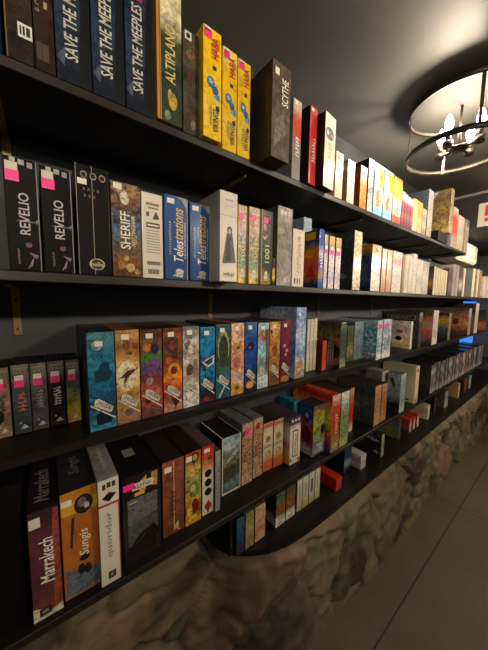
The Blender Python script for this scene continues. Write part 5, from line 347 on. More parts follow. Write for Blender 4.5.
{'x':0.5935,'y':0.7325,'z':0.6615,'w':0.0508,'d':0.161,'h':0.2437,'lab':'warm tan box with carved faces and pink tag,pale flank,fourth shelf','grp':'tan carved-face boxes on the fourth shelf','st':['#a89478','#b8866a','#a4785c','#8c6a50','#a08060','#b08a64','#c8a078'],'sd':'#6a6e6a','nz':(40,0.5,'#5a3c2c'),'pr':[('p','#5a4030',[(0.435,0.079),(0.419,0.079),(0.364,0.081),(0.346,0.084),(0.314,0.082),(0.304,0.078),(0.31,0.072),(0.426,0.07)]),('p','#5a4030',[(0.237,0.665),(0.143,0.666),(0.056,0.637),(0.167,0.631),(0.216,0.62)]),('p','#c8a484',[(0.901,0.36),(0.896,0.361),(0.794,0.369),(0.79,0.367),(0.728,0.357),(0.718,0.349)]),('p','#8a6448',[(0.285,0.205),(0.283,0.222),(0.244,0.229),(0.088,0.202),(0.146,0.189),(0.183,0.175),(0.226,0.172)]),('p','#6a4a38',[(0.356,0.559),(0.344,0.548),(0.345,0.533),(0.373,0.52),(0.42,0.516),(0.457,0.507),(0.581,0.523),(0.567,0.517)]),('p','#5a4030',[(0.714,0.623),(0.7,0.628),(0.671,0.608),(0.701,0.586),(0.74,0.586),(0.753,0.593),(0.762,0.593)]),('p','#6a4a38',[(0.099,0.691),(0.02,0.679),(0.02,0.669),(0.02,0.645),(0.02,0.639),(0.134,0.635),(0.113,0.634),(0.141,0.65)]),('p','#b8906c',[(0.102,0.536),(0.066,0.529),(0.059,0.532),(0.02,0.528),(0.261,0.511)]),('p','#c8a484',[(0.29,0.131),(0.261,0.132),(0.123,0.11),(0.102,0.102),(0.125,0.099),(0.18,0.066),(0.309,0.063)]),('p','#c8a484',[(0.815,0.543),(0.699,0.556),(0.625,0.52),(0.654,0.519),(0.662,0.511),(0.8,0.513)]),('p','#5a4030',[(0.268,0.596),(0.144,0.602),(0.112,0.603),(0.086,0.585),(0.154,0.574),(0.204,0.58),(0.227,0.578)]),('p','#5a4030',[(0.168,0.885),(0.02,0.845),(0.02,0.804),(0.027,0.787),(0.03,0.79),(0.091,0.809),(0.192,0.814),(0.156,0.842)]),('p','#5a4030',[(0.24,0.868),(0.229,0.883),(0.145,0.884),(0.125,0.892),(0.124,0.885),(0.15,0.854),(0.155,0.838),(0.183,0.838)]),('p','#c8a484',[(0.576,0.661),(0.553,0.655),(0.465,0.649),(0.509,0.614),(0.57,0.62),(0.622,0.635)]),('e','#c8a884',0.3,0.6,0.2,0.05),('e','#6a4434',0.3,0.6,0.1,0.025),('e','#c8a884',0.7,0.48,0.2,0.05),('e','#5a3a2c',0.7,0.48,0.1,0.025),('e','#c8a884',0.3,0.32,0.2,0.05),('e','#b09070',0.65,0.2,0.22,0.06)],'sk':[(0.25,0.65,0.82,0.92,'#ff2a9a')],'gl':1,'row':4},
{'x':0.6527,'y':0.7393,'z':0.6615,'w':0.0478,'d':0.154,'h':0.2448,'lab':'warm tan box with carved faces and red tag,second of its pair,fourth shelf','grp':'tan carved-face boxes on the fourth shelf','st':['#a89478','#b8866a','#a4785c','#8c6a50','#a08060','#b08a64','#c8a078'],'sd':'#6a6e6a','nz':(40,0.5,'#5a3c2c'),'pr':[('p','#5a4030',[(0.338,0.176),(0.3,0.173),(0.3,0.153),(0.336,0.15),(0.35,0.149),(0.354,0.147),(0.411,0.154),(0.411,0.156)]),('p','#6a4a38',[(0.301,0.554),(0.199,0.543),(0.214,0.538),(0.201,0.529),(0.195,0.528),(0.228,0.517),(0.413,0.523),(0.462,0.526)]),('p','#6a4a38',[(0.196,0.838),(0.166,0.847),(0.117,0.848),(0.087,0.842),(0.08,0.841),(0.099,0.829),(0.136,0.827),(0.163,0.829)]),('p','#c8a484',[(0.144,0.792),(0.133,0.797),(0.02,0.779),(0.02,0.772),(0.032,0.762),(0.156,0.771),(0.186,0.779)]),('p','#5a4030',[(0.937,0.7),(0.936,0.694),(0.837,0.69),(0.903,0.671),(0.911,0.674),(0.93,0.675),(0.98,0.682),(0.972,0.682)]),('p','#8a6448',[(0.315,0.376),(0.083,0.396),(0.02,0.389),(0.214,0.34),(0.215,0.346)]),('p','#8a6448',[(0.605,0.799),(0.59,0.8),(0.52,0.804),(0.502,0.799),(0.496,0.788),(0.508,0.783),(0.521,0.776),(0.539,0.767)]),('p','#c8a484',[(0.923,0.353),(0.926,0.357),(0.886,0.367),(0.86,0.37),(0.852,0.372),(0.814,0.367),(0.732,0.352),(0.915,0.346)]),('p','#c8a484',[(0.871,0.251),(0.853,0.262),(0.782,0.249),(0.75,0.229),(0.871,0.206)]),('p','#8a6448',[(0.39,0.103),(0.255,0.108),(0.224,0.096),(0.288,0.08),(0.408,0.09),(0.427,0.093),(0.409,0.095)]),('p','#6a4a38',[(0.567,0.855),(0.561,0.865),(0.464,0.883),(0.39,0.875),(0.341,0.853),(0.382,0.85),(0.36,0.849),(0.438,0.823)]),('p','#5a4030',[(0.199,0.225),(0.179,0.229),(0.156,0.227),(0.143,0.225),(0.134,0.21),(0.154,0.211),(0.192,0.208),(0.208,0.216)]),('p','#b8906c',[(0.632,0.645),(0.654,0.646),(0.574,0.63),(0.667,0.61),(0.695,0.605),(0.787,0.61)]),('p','#b8906c',[(0.561,0.134),(0.56,0.136),(0.559,0.15),(0.43,0.129),(0.566,0.115),(0.573,0.126),(0.585,0.129),(0.583,0.13)]),('e','#c8a884',0.3,0.6,0.2,0.05),('e','#6a4434',0.3,0.6,0.1,0.025),('e','#c8a884',0.7,0.48,0.2,0.05),('e','#5a3a2c',0.7,0.48,0.1,0.025),('e','#c8a884',0.3,0.32,0.2,0.05),('e','#b09070',0.65,0.2,0.22,0.06)],'sk':[(0.25,0.65,0.82,0.92,'#b02a24')],'gl':1,'row':4},
{'x':0.7109,'y':0.743,'z':0.6615,'w':0.0541,'d':0.151,'h':0.2078,'lab':'cream box with gold medallions and red foot,beside the carved-face pair,fourth shelf','grp':'cream medallion boxes on the fourth shelf','st':['#c8a890','#dcd0b4','#d8ccb0','#d4c8ac','#d8ccb0','#c86a3a','#c0522c'],'sd':'#3a2c2a','nz':(40,0.25,'#a89870'),'tx':[('#5','#5a4a3c',0.1,0.9,0.48,0.55,'h')],'pr':[('r','#b8604a',0.05,0.95,0.9,0.97),('e','#a08848',0.5,0.66,0.24,0.07),('e','#a08a50',0.5,0.36,0.28,0.06),('e','#e0d4b4',0.5,0.36,0.18,0.04)],'gl':1,'row':4},
{'x':0.7665,'y':0.7386,'z':0.6615,'w':0.0551,'d':0.155,'h':0.2081,'lab':'cream box with gold medallions and red foot,beside the colourful toy-like one,fourth shelf','grp':'cream medallion boxes on the fourth shelf','st':['#c8a890','#dcd0b4','#d8ccb0','#d4c8ac','#d8ccb0','#c86a3a','#c0522c'],'sd':'#3a2c2a','nz':(40,0.25,'#a89870'),'tx':[('#5','#5a4a3c',0.1,0.9,0.48,0.55,'h')],'pr':[('r','#b8604a',0.05,0.95,0.9,0.97),('e','#a08848',0.5,0.66,0.24,0.07),('e','#a08a50',0.5,0.36,0.28,0.06),('e','#e0d4b4',0.5,0.36,0.18,0.04)],'gl':1,'row':4},
{'x':0.8392,'y':0.7091,'z':0.6615,'w':0.0673,'d':0.185,'h':0.2107,'lab':'white toy-like box with coloured shapes,purple cap and framed title,fourth shelf','st':['#5a3c5c','#dcd4c4','#e0d8ca','#e0d8ca','#e0d8ca','#d8c8b0'],'sd':'#4a3444','cv':['#5a6a44','#c8c0a4','#d8d0c0','#c87a5c','#d8b868','#d8a040'],'nz':(30,0.2,'#c8b088'),'tx':[('#9','#3a3634',0.38,0.62,0.2,0.66)],'pr':[('r','#4c2f52',0,1,0.84,1),('r','#d8d0e0',0.12,0.3,0.9,0.95),('r','#d8d0e0',0.42,0.6,0.9,0.95),('r','#d8d0e0',0.7,0.88,0.9,0.95),('r','#3a3634',0.25,0.75,0.14,0.72),('r','#e0d8ca',0.32,0.68,0.17,0.69),('e','#c05a3a',0.85,0.06,0.12,0.05),('e','#3a5a9a',0.1,0.1,0.1,0.04)],'prL':[('e','#d84a30',0.3,0.35,0.3,0.1),('p','#4a7ab0',[(0.5,0.4),(0.8,0.5),(0.85,0.36)]),('p','#e8c038',[(0.4,0.02),(0.95,0.02),(0.9,0.25)])],'gl':1,'row':4},
{'x':0.9335,'y':0.7865,'z':0.6615,'w':0.0374,'d':0.1,'h':0.2318,'lab':'turquoise box standing deeper and taller behind the toy-like one,fourth shelf','st':['#4aa0b8','#3a90b0','#2a6a88'],'sd':'#2f8098','nz':(30,0.4,'#1d3c50'),'gl':1,'row':4},
{'x':0.9797,'y':0.6883,'z':0.6615,'w':0.0914,'d':0.085,'h':0.2368,'lab':'comic box with a blue monster flank and green lizard spine,fourth shelf','st':['#5a5a44','#8a9a44','#a0a848','#7a8a3c','#8a8a50','#707888','#5a6470'],'sd':'#2a3444','cv':['#3a5a8a','#4a6a9a','#b05a3c','#8a2c24','#a04030','#d0c8b8'],'nz':(26,0.5,'#2c2a24'),'tx':[('#5','#d8d4d0',0.25,0.85,0.06,0.24)],'pr':[('p','#5a6a7a',[(0.136,0.293),(0.076,0.249),(0.132,0.187),(0.369,0.21),(0.384,0.223),(0.349,0.238)]),('p','#a8a858',[(0.313,0.112),(0.02,0.129),(0.02,0.093),(0.02,0.065),(0.181,0.05),(0.396,0.095)]),('p','#3a3a30',[(0.112,0.323),(0.105,0.308),(0.111,0.304),(0.133,0.3),(0.17,0.296),(0.203,0.302)]),('p','#a8a858',[(0.863,0.695),(0.738,0.673),(0.78,0.663),(0.729,0.661),(0.763,0.653),(0.972,0.616),(0.98,0.646)]),('p','#6a7a44',[(0.98,0.801),(0.906,0.811),(0.792,0.724),(0.862,0.707),(0.98,0.728)]),('p','#5a6a7a',[(0.886,0.061),(0.798,0.067),(0.809,0.099),(0.707,0.02),(0.748,0.02)]),('p','#3a3a30',[(0.854,0.478),(0.764,0.48),(0.701,0.474),(0.756,0.442),(0.776,0.438),(0.818,0.452)]),('p','#a8a858',[(0.341,0.367),(0.27,0.35),(0.295,0.339),(0.295,0.335),(0.434,0.345)]),('p','#8a5a3a',[(0.02,0.248),(0.02,0.219),(0.089,0.195),(0.122,0.203),(0.155,0.199),(0.212,0.21),(0.188,0.215),(0.231,0.221)]),('p','#a8a858',[(0.443,0.46),(0.465,0.465),(0.315,0.443),(0.319,0.435),(0.482,0.434),(0.465,0.437)]),('p','#a8b848',[(0.35,0.3),(0.7,0.9),(0.9,0.8),(0.55,0.35)]),('e','#c8803c',0.3,0.86,0.2,0.07),('e','#1e1c1a',0.75,0.5,0.18,0.1)],'prL':[('p','#3a5a9c',[(0.1,0.95),(0.9,0.8),(0.6,0.6),(0.2,0.75)]),('e','#d8a878',0.55,0.78,0.14,0.05),('e','#7a1f1c',0.55,0.4,0.3,0.16)],'gl':1,'row':4},
{'x':1.0599,'y':0.658,'z':0.6615,'w':0.0661,'d':0.236,'h':0.2744,'lab':'red box with gold lettering along its top and yellow panels on its flank,fourth shelf','st':['#c8a890','#b83c28','#b03a28','#a83826','#a0482c','#8a7044','#8a7a58'],'sd':'#b02c1e','cv':['#c03020','#d8a048','#e0b868','#d89a48','#b83a24','#4a3a5a'],'nz':(30,0.35,'#7a2418'),'tx':[('#7','#e8b898',0.35,0.72,0.32,0.68)],'txT':[('#8','#e0a848',0.3,0.7,0.15,0.75)],'pr':[('e','#d8c8b8',0.5,0.93,0.3,0.03),('e','#c8a848',0.5,0.1,0.28,0.05)],'gl':2,'row':4},
{'x':1.138,'y':0.6597,'z':0.6615,'w':0.0723,'d':0.234,'h':0.2733,'lab':'mossy green box between the red one and the thin red-topped one,fourth shelf','st':['#c8ccc0','#a0b0a8','#7a8a5c','#7a8a54','#70824e','#7c8c5c','#a0a478'],'sd':'#3a3230','nz':(36,0.45,'#4a5434'),'pr':[('e','#d0d4cc',0.4,0.84,0.3,0.06)],'gl':1,'row':4},
{'x':1.2961,'y':0.715,'z':0.6615,'w':0.0388,'d':0.179,'h':0.2431,'lab':'thin box,pale above and red below,beside the mossy green one,fourth shelf','st':['#c89a90','#b86a60','#c83c34','#b83028','#b84438','#d8ccc0'],'sd':'#3a2a2a','nz':(50,0.25,'#7a2420'),'gl':1,'row':4},
{'x':1.4859,'y':0.6654,'z':0.6615,'w':0.0711,'d':0.228,'h':0.2335,'lab':'oak-coloured box with a dark seascape flank,fourth shelf','st':['#c89a74','#b8845c','#b07c54','#b8865c','#c89c60'],'sd':'#3a2e28','cv':['#3c4a50','#2e3a40','#5a5444','#3a4448','#33444c','#2a363c'],'nz':(40,0.3,'#8a5c3c'),'prL':[('e','#1c1e20',0.25,0.6,0.22,0.14),('r','#8a7448',0.15,0.6,0.36,0.5)],'gl':1,'row':4},
{'x':1.5675,'y':0.6678,'z':0.6615,'w':0.0696,'d':0.226,'h':0.2272,'lab':'oak-coloured box behind its twin with the seascape flank,fourth shelf','st':['#c0906c','#a8744e','#a4704a','#ac7a52','#b88c58'],'sd':'#3a2e28','nz':(40,0.3,'#7a5034'),'gl':1,'row':4},
{'x':1.7624,'y':0.754,'z':0.6615,'w':0.0868,'d':0.1,'h':0.252,'lab':'small white-topped box peeping over the oak-coloured pair,fourth shelf','st':['#c8c0b8','#a89a94','#7a6a66'],'sd':'#8a807c','nz':(60,0.4,'#5a4a48'),'row':4},
{'x':1.795,'y':0.6547,'z':0.6615,'w':0.0773,'d':0.08,'h':0.2501,'lab':'grey-blue box with a winter scene flank,fourth shelf','st':['#b0b8b8','#8a989c','#9aa4a4','#7a888c','#c0c4bc'],'sd':'#5c6a70','cv':['#a8b4b4','#8ca4ac','#86a0aa','#7a949e','#3a3c40','#2a2a2e'],'nz':(36,0.4,'#5a6a70'),'prL':[('p','#3a3e44',[(0.1,0.85),(0.4,0.9),(0.6,0.7),(0.5,0.62)]),('e','#22262c',0.5,0.14,0.4,0.1)],'gl':2,'row':4},
{'x':2.0411,'y':0.6596,'z':0.6615,'w':0.0631,'d':0.22,'h':0.2632,'lab':'tall plain cream box with a fold line near its top,fourth shelf','st':['#d4c8a8','#ccbf9c','#d0c4a4','#c8bc9a'],'sd':'#8a8270','cv':['#b8ac90','#d0c4a4','#ccbf9c','#c8ba98'],'nz':(20,0.12,'#b0a484'),'pr':[('r','#4a463c',0.3,0.7,0.84,0.92),('r','#4a463c',0.3,0.7,0.04,0.1)],'prL':[('r','#7a725e',0,1,0.74,0.752),('r','#4a463c',0.6,0.85,0.05,0.1)],'row':4},
{'x':2.3589,'y':0.663,'z':0.6615,'w':0.0646,'d':0.2,'h':0.2242,'lab':'clear-spined case opening the long run,its dark cover showing,fourth shelf','grp':'clear-spined cases on the fourth shelf','st':['#7a706c','#c8c0b8','#7a706c','#6a6264','#7a706c','#b8b0a8'],'sd':'#1c1a1a','cv':['#2a2424','#3a2c28','#4a342c','#2c2422'],'nz':(70,0.5,'#3a3430'),'gl':2,'kind':'case','row':4},
{'x':2.4296,'y':0.6682,'z':0.6615,'w':0.0646,'d':0.2,'h':0.2321,'lab':'clear-spined grey-brown case packed in the long run at the far end,fourth shelf','grp':'clear-spined cases on the fourth shelf','st':['#5c5658','#a09890','#5c5658','#a09890','#5c5658','#b8b0a8'],'sd':'#1c1a1a','nz':(70,0.5,'#3a3430'),'gl':2,'kind':'case','row':4},
{'x':2.5004,'y':0.6656,'z':0.6615,'w':0.0646,'d':0.2,'h':0.2294,'lab':'clear-spined grey-brown case packed in the long run at the far end,fourth shelf','grp':'clear-spined cases on the fourth shelf','st':['#8a8482','#5a5052','#8a8482','#5a5052','#8a8482','#b8b0a8'],'sd':'#1c1a1a','nz':(70,0.5,'#3a3430'),'gl':2,'kind':'case','row':4},
{'x':2.5711,'y':0.663,'z':0.6615,'w':0.0646,'d':0.2,'h':0.2268,'lab':'clear-spined grey-brown case packed in the long run at the far end,fourth shelf','grp':'clear-spined cases on the fourth shelf','st':['#4c484c','#c8c0b8','#4c484c','#80766e','#4c484c','#b8b0a8'],'sd':'#1c1a1a','nz':(70,0.5,'#3a3430'),'gl':2,'kind':'case','row':4},
{'x':2.6418,'y':0.6682,'z':0.6615,'w':0.0646,'d':0.2,'h':0.2242,'lab':'clear-spined grey-brown case packed in the long run at the far end,fourth shelf','grp':'clear-spined cases on the fourth shelf','st':['#9a9290','#6a5a50','#9a9290','#6a5a50','#9a9290','#b8b0a8'],'sd':'#1c1a1a','nz':(70,0.5,'#3a3430'),'gl':2,'kind':'case','row':4},
{'x':2.7126,'y':0.6656,'z':0.6615,'w':0.0646,'d':0.2,'h':0.2321,'lab':'clear-spined grey-brown case packed in the long run at the far end,fourth shelf','grp':'clear-spined cases on the fourth shelf','st':['#6a6264','#96887c','#6a6264','#96887c','#6a6264','#b8b0a8'],'sd':'#1c1a1a','nz':(70,0.5,'#3a3430'),'gl':2,'kind':'case','row':4},
{'x':2.7833,'y':0.663,'z':0.6615,'w':0.0646,'d':0.2,'h':0.2294,'lab':'clear-spined grey-brown case packed in the long run at the far end,fourth shelf','grp':'clear-spined cases on the fourth shelf','st':['#a09890','#c8c0b8','#a09890','#5c4c44','#a09890','#b8b0a8'],'sd':'#1c1a1a','nz':(70,0.5,'#3a3430'),'gl':2,'kind':'case','row':4},
{'x':2.854,'y':0.6682,'z':0.6615,'w':0.0646,'d':0.2,'h':0.2268,'lab':'clear-spined grey-brown case packed in the long run at the far end,fourth shelf','grp':'clear-spined cases on the fourth shelf','st':['#5a5052','#a89c90','#5a5052','#a89c90','#5a5052','#b8b0a8'],'sd':'#1c1a1a','nz':(70,0.5,'#3a3430'),'gl':2,'kind':'case','row':4},
{'x':2.9248,'y':0.6656,'z':0.6615,'w':0.0646,'d':0.2,'h':0.2242,'lab':'clear-spined grey-brown case packed in the long run at the far end,fourth shelf','grp':'clear-spined cases on the fourth shelf','st':['#80766e','#74584a','#80766e','#74584a','#80766e','#b8b0a8'],'sd':'#1c1a1a','nz':(70,0.5,'#3a3430'),'gl':2,'kind':'case','row':4},
{'x':2.9955,'y':0.663,'z':0.6615,'w':0.0646,'d':0.2,'h':0.2321,'lab':'clear-spined grey-brown case packed in the long run at the far end,fourth shelf','grp':'clear-spined cases on the fourth shelf','st':['#6a5a50','#c8c0b8','#6a5a50','#8a7a6e','#6a5a50','#b8b0a8'],'sd':'#1c1a1a','nz':(70,0.5,'#3a3430'),'gl':2,'kind':'case','row':4},
{'x':3.0662,'y':0.6682,'z':0.6615,'w':0.0646,'d':0.2,'h':0.2294,'lab':'clear-spined grey-brown case packed in the long run at the far end,fourth shelf','grp':'clear-spined cases on the fourth shelf','st':['#96887c','#5a4a44','#96887c','#5a4a44','#96887c','#b8b0a8'],'sd':'#1c1a1a','nz':(70,0.5,'#3a3430'),'gl':2,'kind':'case','row':4},
{'x':3.137,'y':0.6656,'z':0.6615,'w':0.0646,'d':0.2,'h':0.2268,'lab':'clear-spined grey-brown case packed in the long run at the far end,fourth shelf','grp':'clear-spined cases on the fourth shelf','st':['#5c4c44','#9c8c80','#5c4c44','#9c8c80','#5c4c44','#b8b0a8'],'sd':'#1c1a1a','nz':(70,0.5,'#3a3430'),'gl':2,'kind':'case','row':4},
{'x':3.2077,'y':0.663,'z':0.6615,'w':0.0646,'d':0.2,'h':0.2242,'lab':'clear-spined grey-brown case packed in the long run at the far end,fourth shelf','grp':'clear-spined cases on the fourth shelf','st':['#a89c90','#c8c0b8','#a89c90','#6a5048','#a89c90','#b8b0a8'],'sd':'#1c1a1a','nz':(70,0.5,'#3a3430'),'gl':2,'kind':'case','row':4},
{'x':3.2784,'y':0.6682,'z':0.6615,'w':0.0646,'d':0.2,'h':0.2321,'lab':'clear-spined grey-brown case packed in the long run at the far end,fourth shelf','grp':'clear-spined cases on the fourth shelf','st':['#74584a','#b0a498','#74584a','#b0a498','#74584a','#b8b0a8'],'sd':'#1c1a1a','nz':(70,0.5,'#3a3430'),'gl':2,'kind':'case','row':4},
{'x':3.3492,'y':0.6656,'z':0.6615,'w':0.0646,'d':0.2,'h':0.2294,'lab':'clear-spined grey-brown case packed in the long run at the far end,fourth shelf','grp':'clear-spined cases on the fourth shelf','st':['#8a7a6e','#7a6658','#8a7a6e','#7a6658','#8a7a6e','#b8b0a8'],'sd':'#1c1a1a','nz':(70,0.5,'#3a3430'),'gl':2,'kind':'case','row':4},
{'x':3.4199,'y':0.663,'z':0.6615,'w':0.0646,'d':0.2,'h':0.2268,'lab':'clear-spined grey-brown case packed in the long run at the far end,fourth shelf','grp':'clear-spined cases on the fourth shelf','st':['#5a4a44','#c8c0b8','#5a4a44','#5c5450','#5a4a44','#b8b0a8'],'sd':'#1c1a1a','nz':(70,0.5,'#3a3430'),'gl':2,'kind':'case','row':4},
{'x':3.4906,'y':0.6682,'z':0.6615,'w':0.0646,'d':0.2,'h':0.2242,'lab':'clear-spined grey-brown case packed in the long run at the far end,fourth shelf','grp':'clear-spined cases on the fourth shelf','st':['#9c8c80','#a09084','#9c8c80','#a09084','#9c8c80','#b8b0a8'],'sd':'#1c1a1a','nz':(70,0.5,'#3a3430'),'gl':2,'kind':'case','row':4},
{'x':3.5614,'y':0.6656,'z':0.6615,'w':0.0646,'d':0.2,'h':0.2321,'lab':'clear-spined grey-brown case packed in the long run at the far end,fourth shelf','grp':'clear-spined cases on the fourth shelf','st':['#6a5048','#6e5a50','#6a5048','#6e5a50','#6a5048','#b8b0a8'],'sd':'#1c1a1a','nz':(70,0.5,'#3a3430'),'gl':2,'kind':'case','row':4},
{'x':3.6321,'y':0.663,'z':0.6615,'w':0.0646,'d':0.2,'h':0.2294,'lab':'clear-spined grey-brown case packed in the long run at the far end,fourth shelf','grp':'clear-spined cases on the fourth shelf','st':['#b0a498','#c8c0b8','#b0a498','#8c7c70','#b0a498','#b8b0a8'],'sd':'#1c1a1a','nz':(70,0.5,'#3a3430'),'gl':2,'kind':'case','row':4},
{'x':3.7028,'y':0.6682,'z':0.6615,'w':0.0646,'d':0.2,'h':0.2268,'lab':'clear-spined grey-brown case packed in the long run at the far end,fourth shelf','grp':'clear-spined cases on the fourth shelf','st':['#7a6658','#7a706c','#7a6658','#7a706c','#7a6658','#b8b0a8'],'sd':'#1c1a1a','nz':(70,0.5,'#3a3430'),'gl':2,'kind':'case','row':4},
{'x':3.7736,'y':0.6656,'z':0.6615,'w':0.0646,'d':0.2,'h':0.2242,'lab':'clear-spined grey-brown case packed in the long run at the far end,fourth shelf','grp':'clear-spined cases on the fourth shelf','st':['#5c5450','#5c5658','#5c5450','#5c5658','#5c5450','#b8b0a8'],'sd':'#1c1a1a','nz':(70,0.5,'#3a3430'),'gl':2,'kind':'case','row':4},
{'x':3.8443,'y':0.663,'z':0.6615,'w':0.0646,'d':0.2,'h':0.2321,'lab':'clear-spined grey-brown case packed in the long run at the far end,fourth shelf','grp':'clear-spined cases on the fourth shelf','st':['#a09084','#c8c0b8','#a09084','#8a8482','#a09084','#b8b0a8'],'sd':'#1c1a1a','nz':(70,0.5,'#3a3430'),'gl':2,'kind':'case','row':4},
{'x':3.915,'y':0.6682,'z':0.6615,'w':0.0646,'d':0.2,'h':0.2294,'lab':'clear-spined grey-brown case packed in the long run at the far end,fourth shelf','grp':'clear-spined cases on the fourth shelf','st':['#6e5a50','#4c484c','#6e5a50','#4c484c','#6e5a50','#b8b0a8'],'sd':'#1c1a1a','nz':(70,0.5,'#3a3430'),'gl':2,'kind':'case','row':4},
{'x':3.9858,'y':0.6656,'z':0.6615,'w':0.0646,'d':0.2,'h':0.2268,'lab':'clear-spined grey-brown case packed in the long run at the far end,fourth shelf','grp':'clear-spined cases on the fourth shelf','st':['#8c7c70','#9a9290','#8c7c70','#9a9290','#8c7c70','#b8b0a8'],'sd':'#1c1a1a','nz':(70,0.5,'#3a3430'),'gl':2,'kind':'case','row':4},
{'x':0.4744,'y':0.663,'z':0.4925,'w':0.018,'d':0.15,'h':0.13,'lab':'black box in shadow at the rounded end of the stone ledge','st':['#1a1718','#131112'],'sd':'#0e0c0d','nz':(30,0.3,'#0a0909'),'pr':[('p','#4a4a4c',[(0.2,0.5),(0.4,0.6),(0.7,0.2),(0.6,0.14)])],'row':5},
{'x':0.5034,'y':0.65,'z':0.4925,'w':0.0343,'d':0.18,'h':0.1365,'lab':'teal and black box next to the shadowed black one on the stone ledge','st':['#2f5a6a','#2a5468','#264c5c','#1f3440','#2a2a30'],'sd':'#15191c','nz':(36,0.5,'#101c24'),'gl':1,'row':5},
{'x':0.5443,'y':0.65,'z':0.4925,'w':0.0381,'d':0.18,'h':0.1365,'lab':'green-yellow box with red lower corner on the stone ledge','st':['#7a8048','#8a8a50','#9a9458','#a06848','#8a8a54'],'sd':'#4a5034','nz':(40,0.5,'#5a5a34'),'gl':1,'row':5},
{'x':0.593,'y':0.65,'z':0.4925,'w':0.0494,'d':0.18,'h':0.1365,'lab':'cream box with red floral speckles on the stone ledge','st':['#b8a078','#c0a880','#b89870','#b07a60','#c0a078'],'sd':'#5a4838','nz':(45,0.5,'#8a4434'),'gl':1,'row':5},
{'x':0.6982,'y':0.65,'z':0.4925,'w':0.0508,'d':0.19,'h':0.1365,'lab':'brown jungle-art box with a white foot,nearer of two alike on the stone ledge','grp':'jungle-art boxes with white feet on the stone ledge','st':['#3c5040','#4a5a3c','#7a5234','#8a5630','#7a4c2c','#d0ccc4','#d0ccc4'],'sd':'#33291f','cv':['#3a3028','#3a3028','#3a2c22','#c8c4bc'],'nz':(40,0.5,'#3a2c1c'),'pr':[('r','#d4d0c8',0,1,0,0.16),('e','#4a8a58',0.2,0.72,0.2,0.1),('r','#8a8680',0.3,0.7,0.04,0.1)],'gl':1,'row':5},
{'x':0.7555,'y':0.65,'z':0.4925,'w':0.0532,'d':0.19,'h':0.1365,'lab':'brown jungle-art box with a white foot,farther of two alike on the stone ledge','grp':'jungle-art boxes with white feet on the stone ledge','st':['#4a4434','#6a5034','#7a5230','#84542e','#74482a','#d0ccc4','#d0ccc4'],'sd':'#33291f','nz':(40,0.5,'#3a2c1c'),'pr':[('r','#d4d0c8',0,1,0,0.16),('r','#8a8680',0.3,0.7,0.04,0.1)],'gl':1,'row':5},
{'x':0.8095,'y':0.65,'z':0.4925,'w':0.0315,'d':0.15,'h':0.1398,'lab':'white book-like box with green-yellow foot,first in a row of four on the stone ledge','grp':'white book-like boxes on the stone ledge','st':['#c8c4b8','#c4c0b2','#c0bcac','#b8b49c','#a8a46c'],'sd':'#5a5850','nz':(60,0.2,'#8a8878'),'pr':[('r','#8a8880',0.35,0.6,0.35,0.8)],'row':5},
{'x':0.8477,'y':0.65,'z':0.4925,'w':0.0375,'d':0.15,'h':0.1398,'lab':'white book-like box with green-yellow foot,second in a row of four on the stone ledge','grp':'white book-like boxes on the stone ledge','st':['#c8c4b8','#c4c0b2','#c0bcac','#b8b49c','#a8a46c'],'sd':'#5a5850','nz':(60,0.2,'#8a8878'),'pr':[('r','#8a8880',0.35,0.6,0.35,0.8)],'row':5},
{'x':0.889,'y':0.65,'z':0.4925,'w':0.0359,'d':0.15,'h':0.1398,'lab':'white book-like box with green-yellow foot,third in a row of four on the stone ledge','grp':'white book-like boxes on the stone ledge','st':['#c8c4b8','#c4c0b2','#c0bcac','#b8b49c','#a8a46c'],'sd':'#5a5850','nz':(60,0.2,'#8a8878'),'pr':[('r','#4a4844',0.3,0.7,0.35,0.8)],'row':5},
{'x':0.9293,'y':0.65,'z':0.4925,'w':0.0353,'d':0.15,'h':0.1398,'lab':'white book-like box with green-yellow foot,last in a row of four on the stone ledge','grp':'white book-like boxes on the stone ledge','st':['#c8c4b8','#c4c0b2','#c0bcac','#b8b49c','#a8a46c'],'sd':'#5a5850','nz':(60,0.2,'#8a8878'),'pr':[('r','#8a8880',0.35,0.6,0.35,0.8)],'row':5},
{'x':1.0538,'y':0.6208,'z':0.4925,'w':0.0461,'d':0.14,'h':0.0572,'lab':'glossy red box lying low on the stone ledge','st':['#c0301c','#b82c1a','#c43420'],'sd':'#a82818','cv':['#b82c1a','#b42a18'],'nz':(20,0.2,'#7a1c10'),'gl':2,'row':5},
{'x':1.2083,'y':0.6695,'z':0.4925,'w':0.0644,'d':0.15,'h':0.13,'lab':'dark blue box behind the white and pink one on the stone ledge','st':['#22344c','#1f3048','#8a98a4','#22344c'],'sd':'#161f2c','nz':(40,0.3,'#0e1622'),'gl':1,'row':5},
{'x':1.2973,'y':0.6338,'z':0.4925,'w':0.054,'d':0.12,'h':0.0747,'lab':'short white box with a pink-grey drawing on the stone ledge','st':['#d8d0cc','#c8bcb8','#d0c8c0'],'sd':'#a8a09c','cv':['#c8c0bc','#a88c88','#c0b4b0','#b0a8a4'],'nz':(40,0.5,'#8a5c5c'),'gl':1,'row':5},
{'x':1.489,'y':0.624,'z':0.4925,'w':0.0338,'d':0.18,'h':0.13,'lab':'black box with white lettering and grey spine on the stone ledge','st':['#b8b0a8','#9a928a','#a8a098'],'sd':'#121014','cv':['#16141a','#15131a','#18161c'],'nz':(40,0.3,'#6a645e'),'tx':[('#5','#d8d4d0',0.3,0.95,0.62,0.78,'hL')],'prL':[('e','#b8b4b0',0.85,0.15,0.08,0.07)],'row':5},
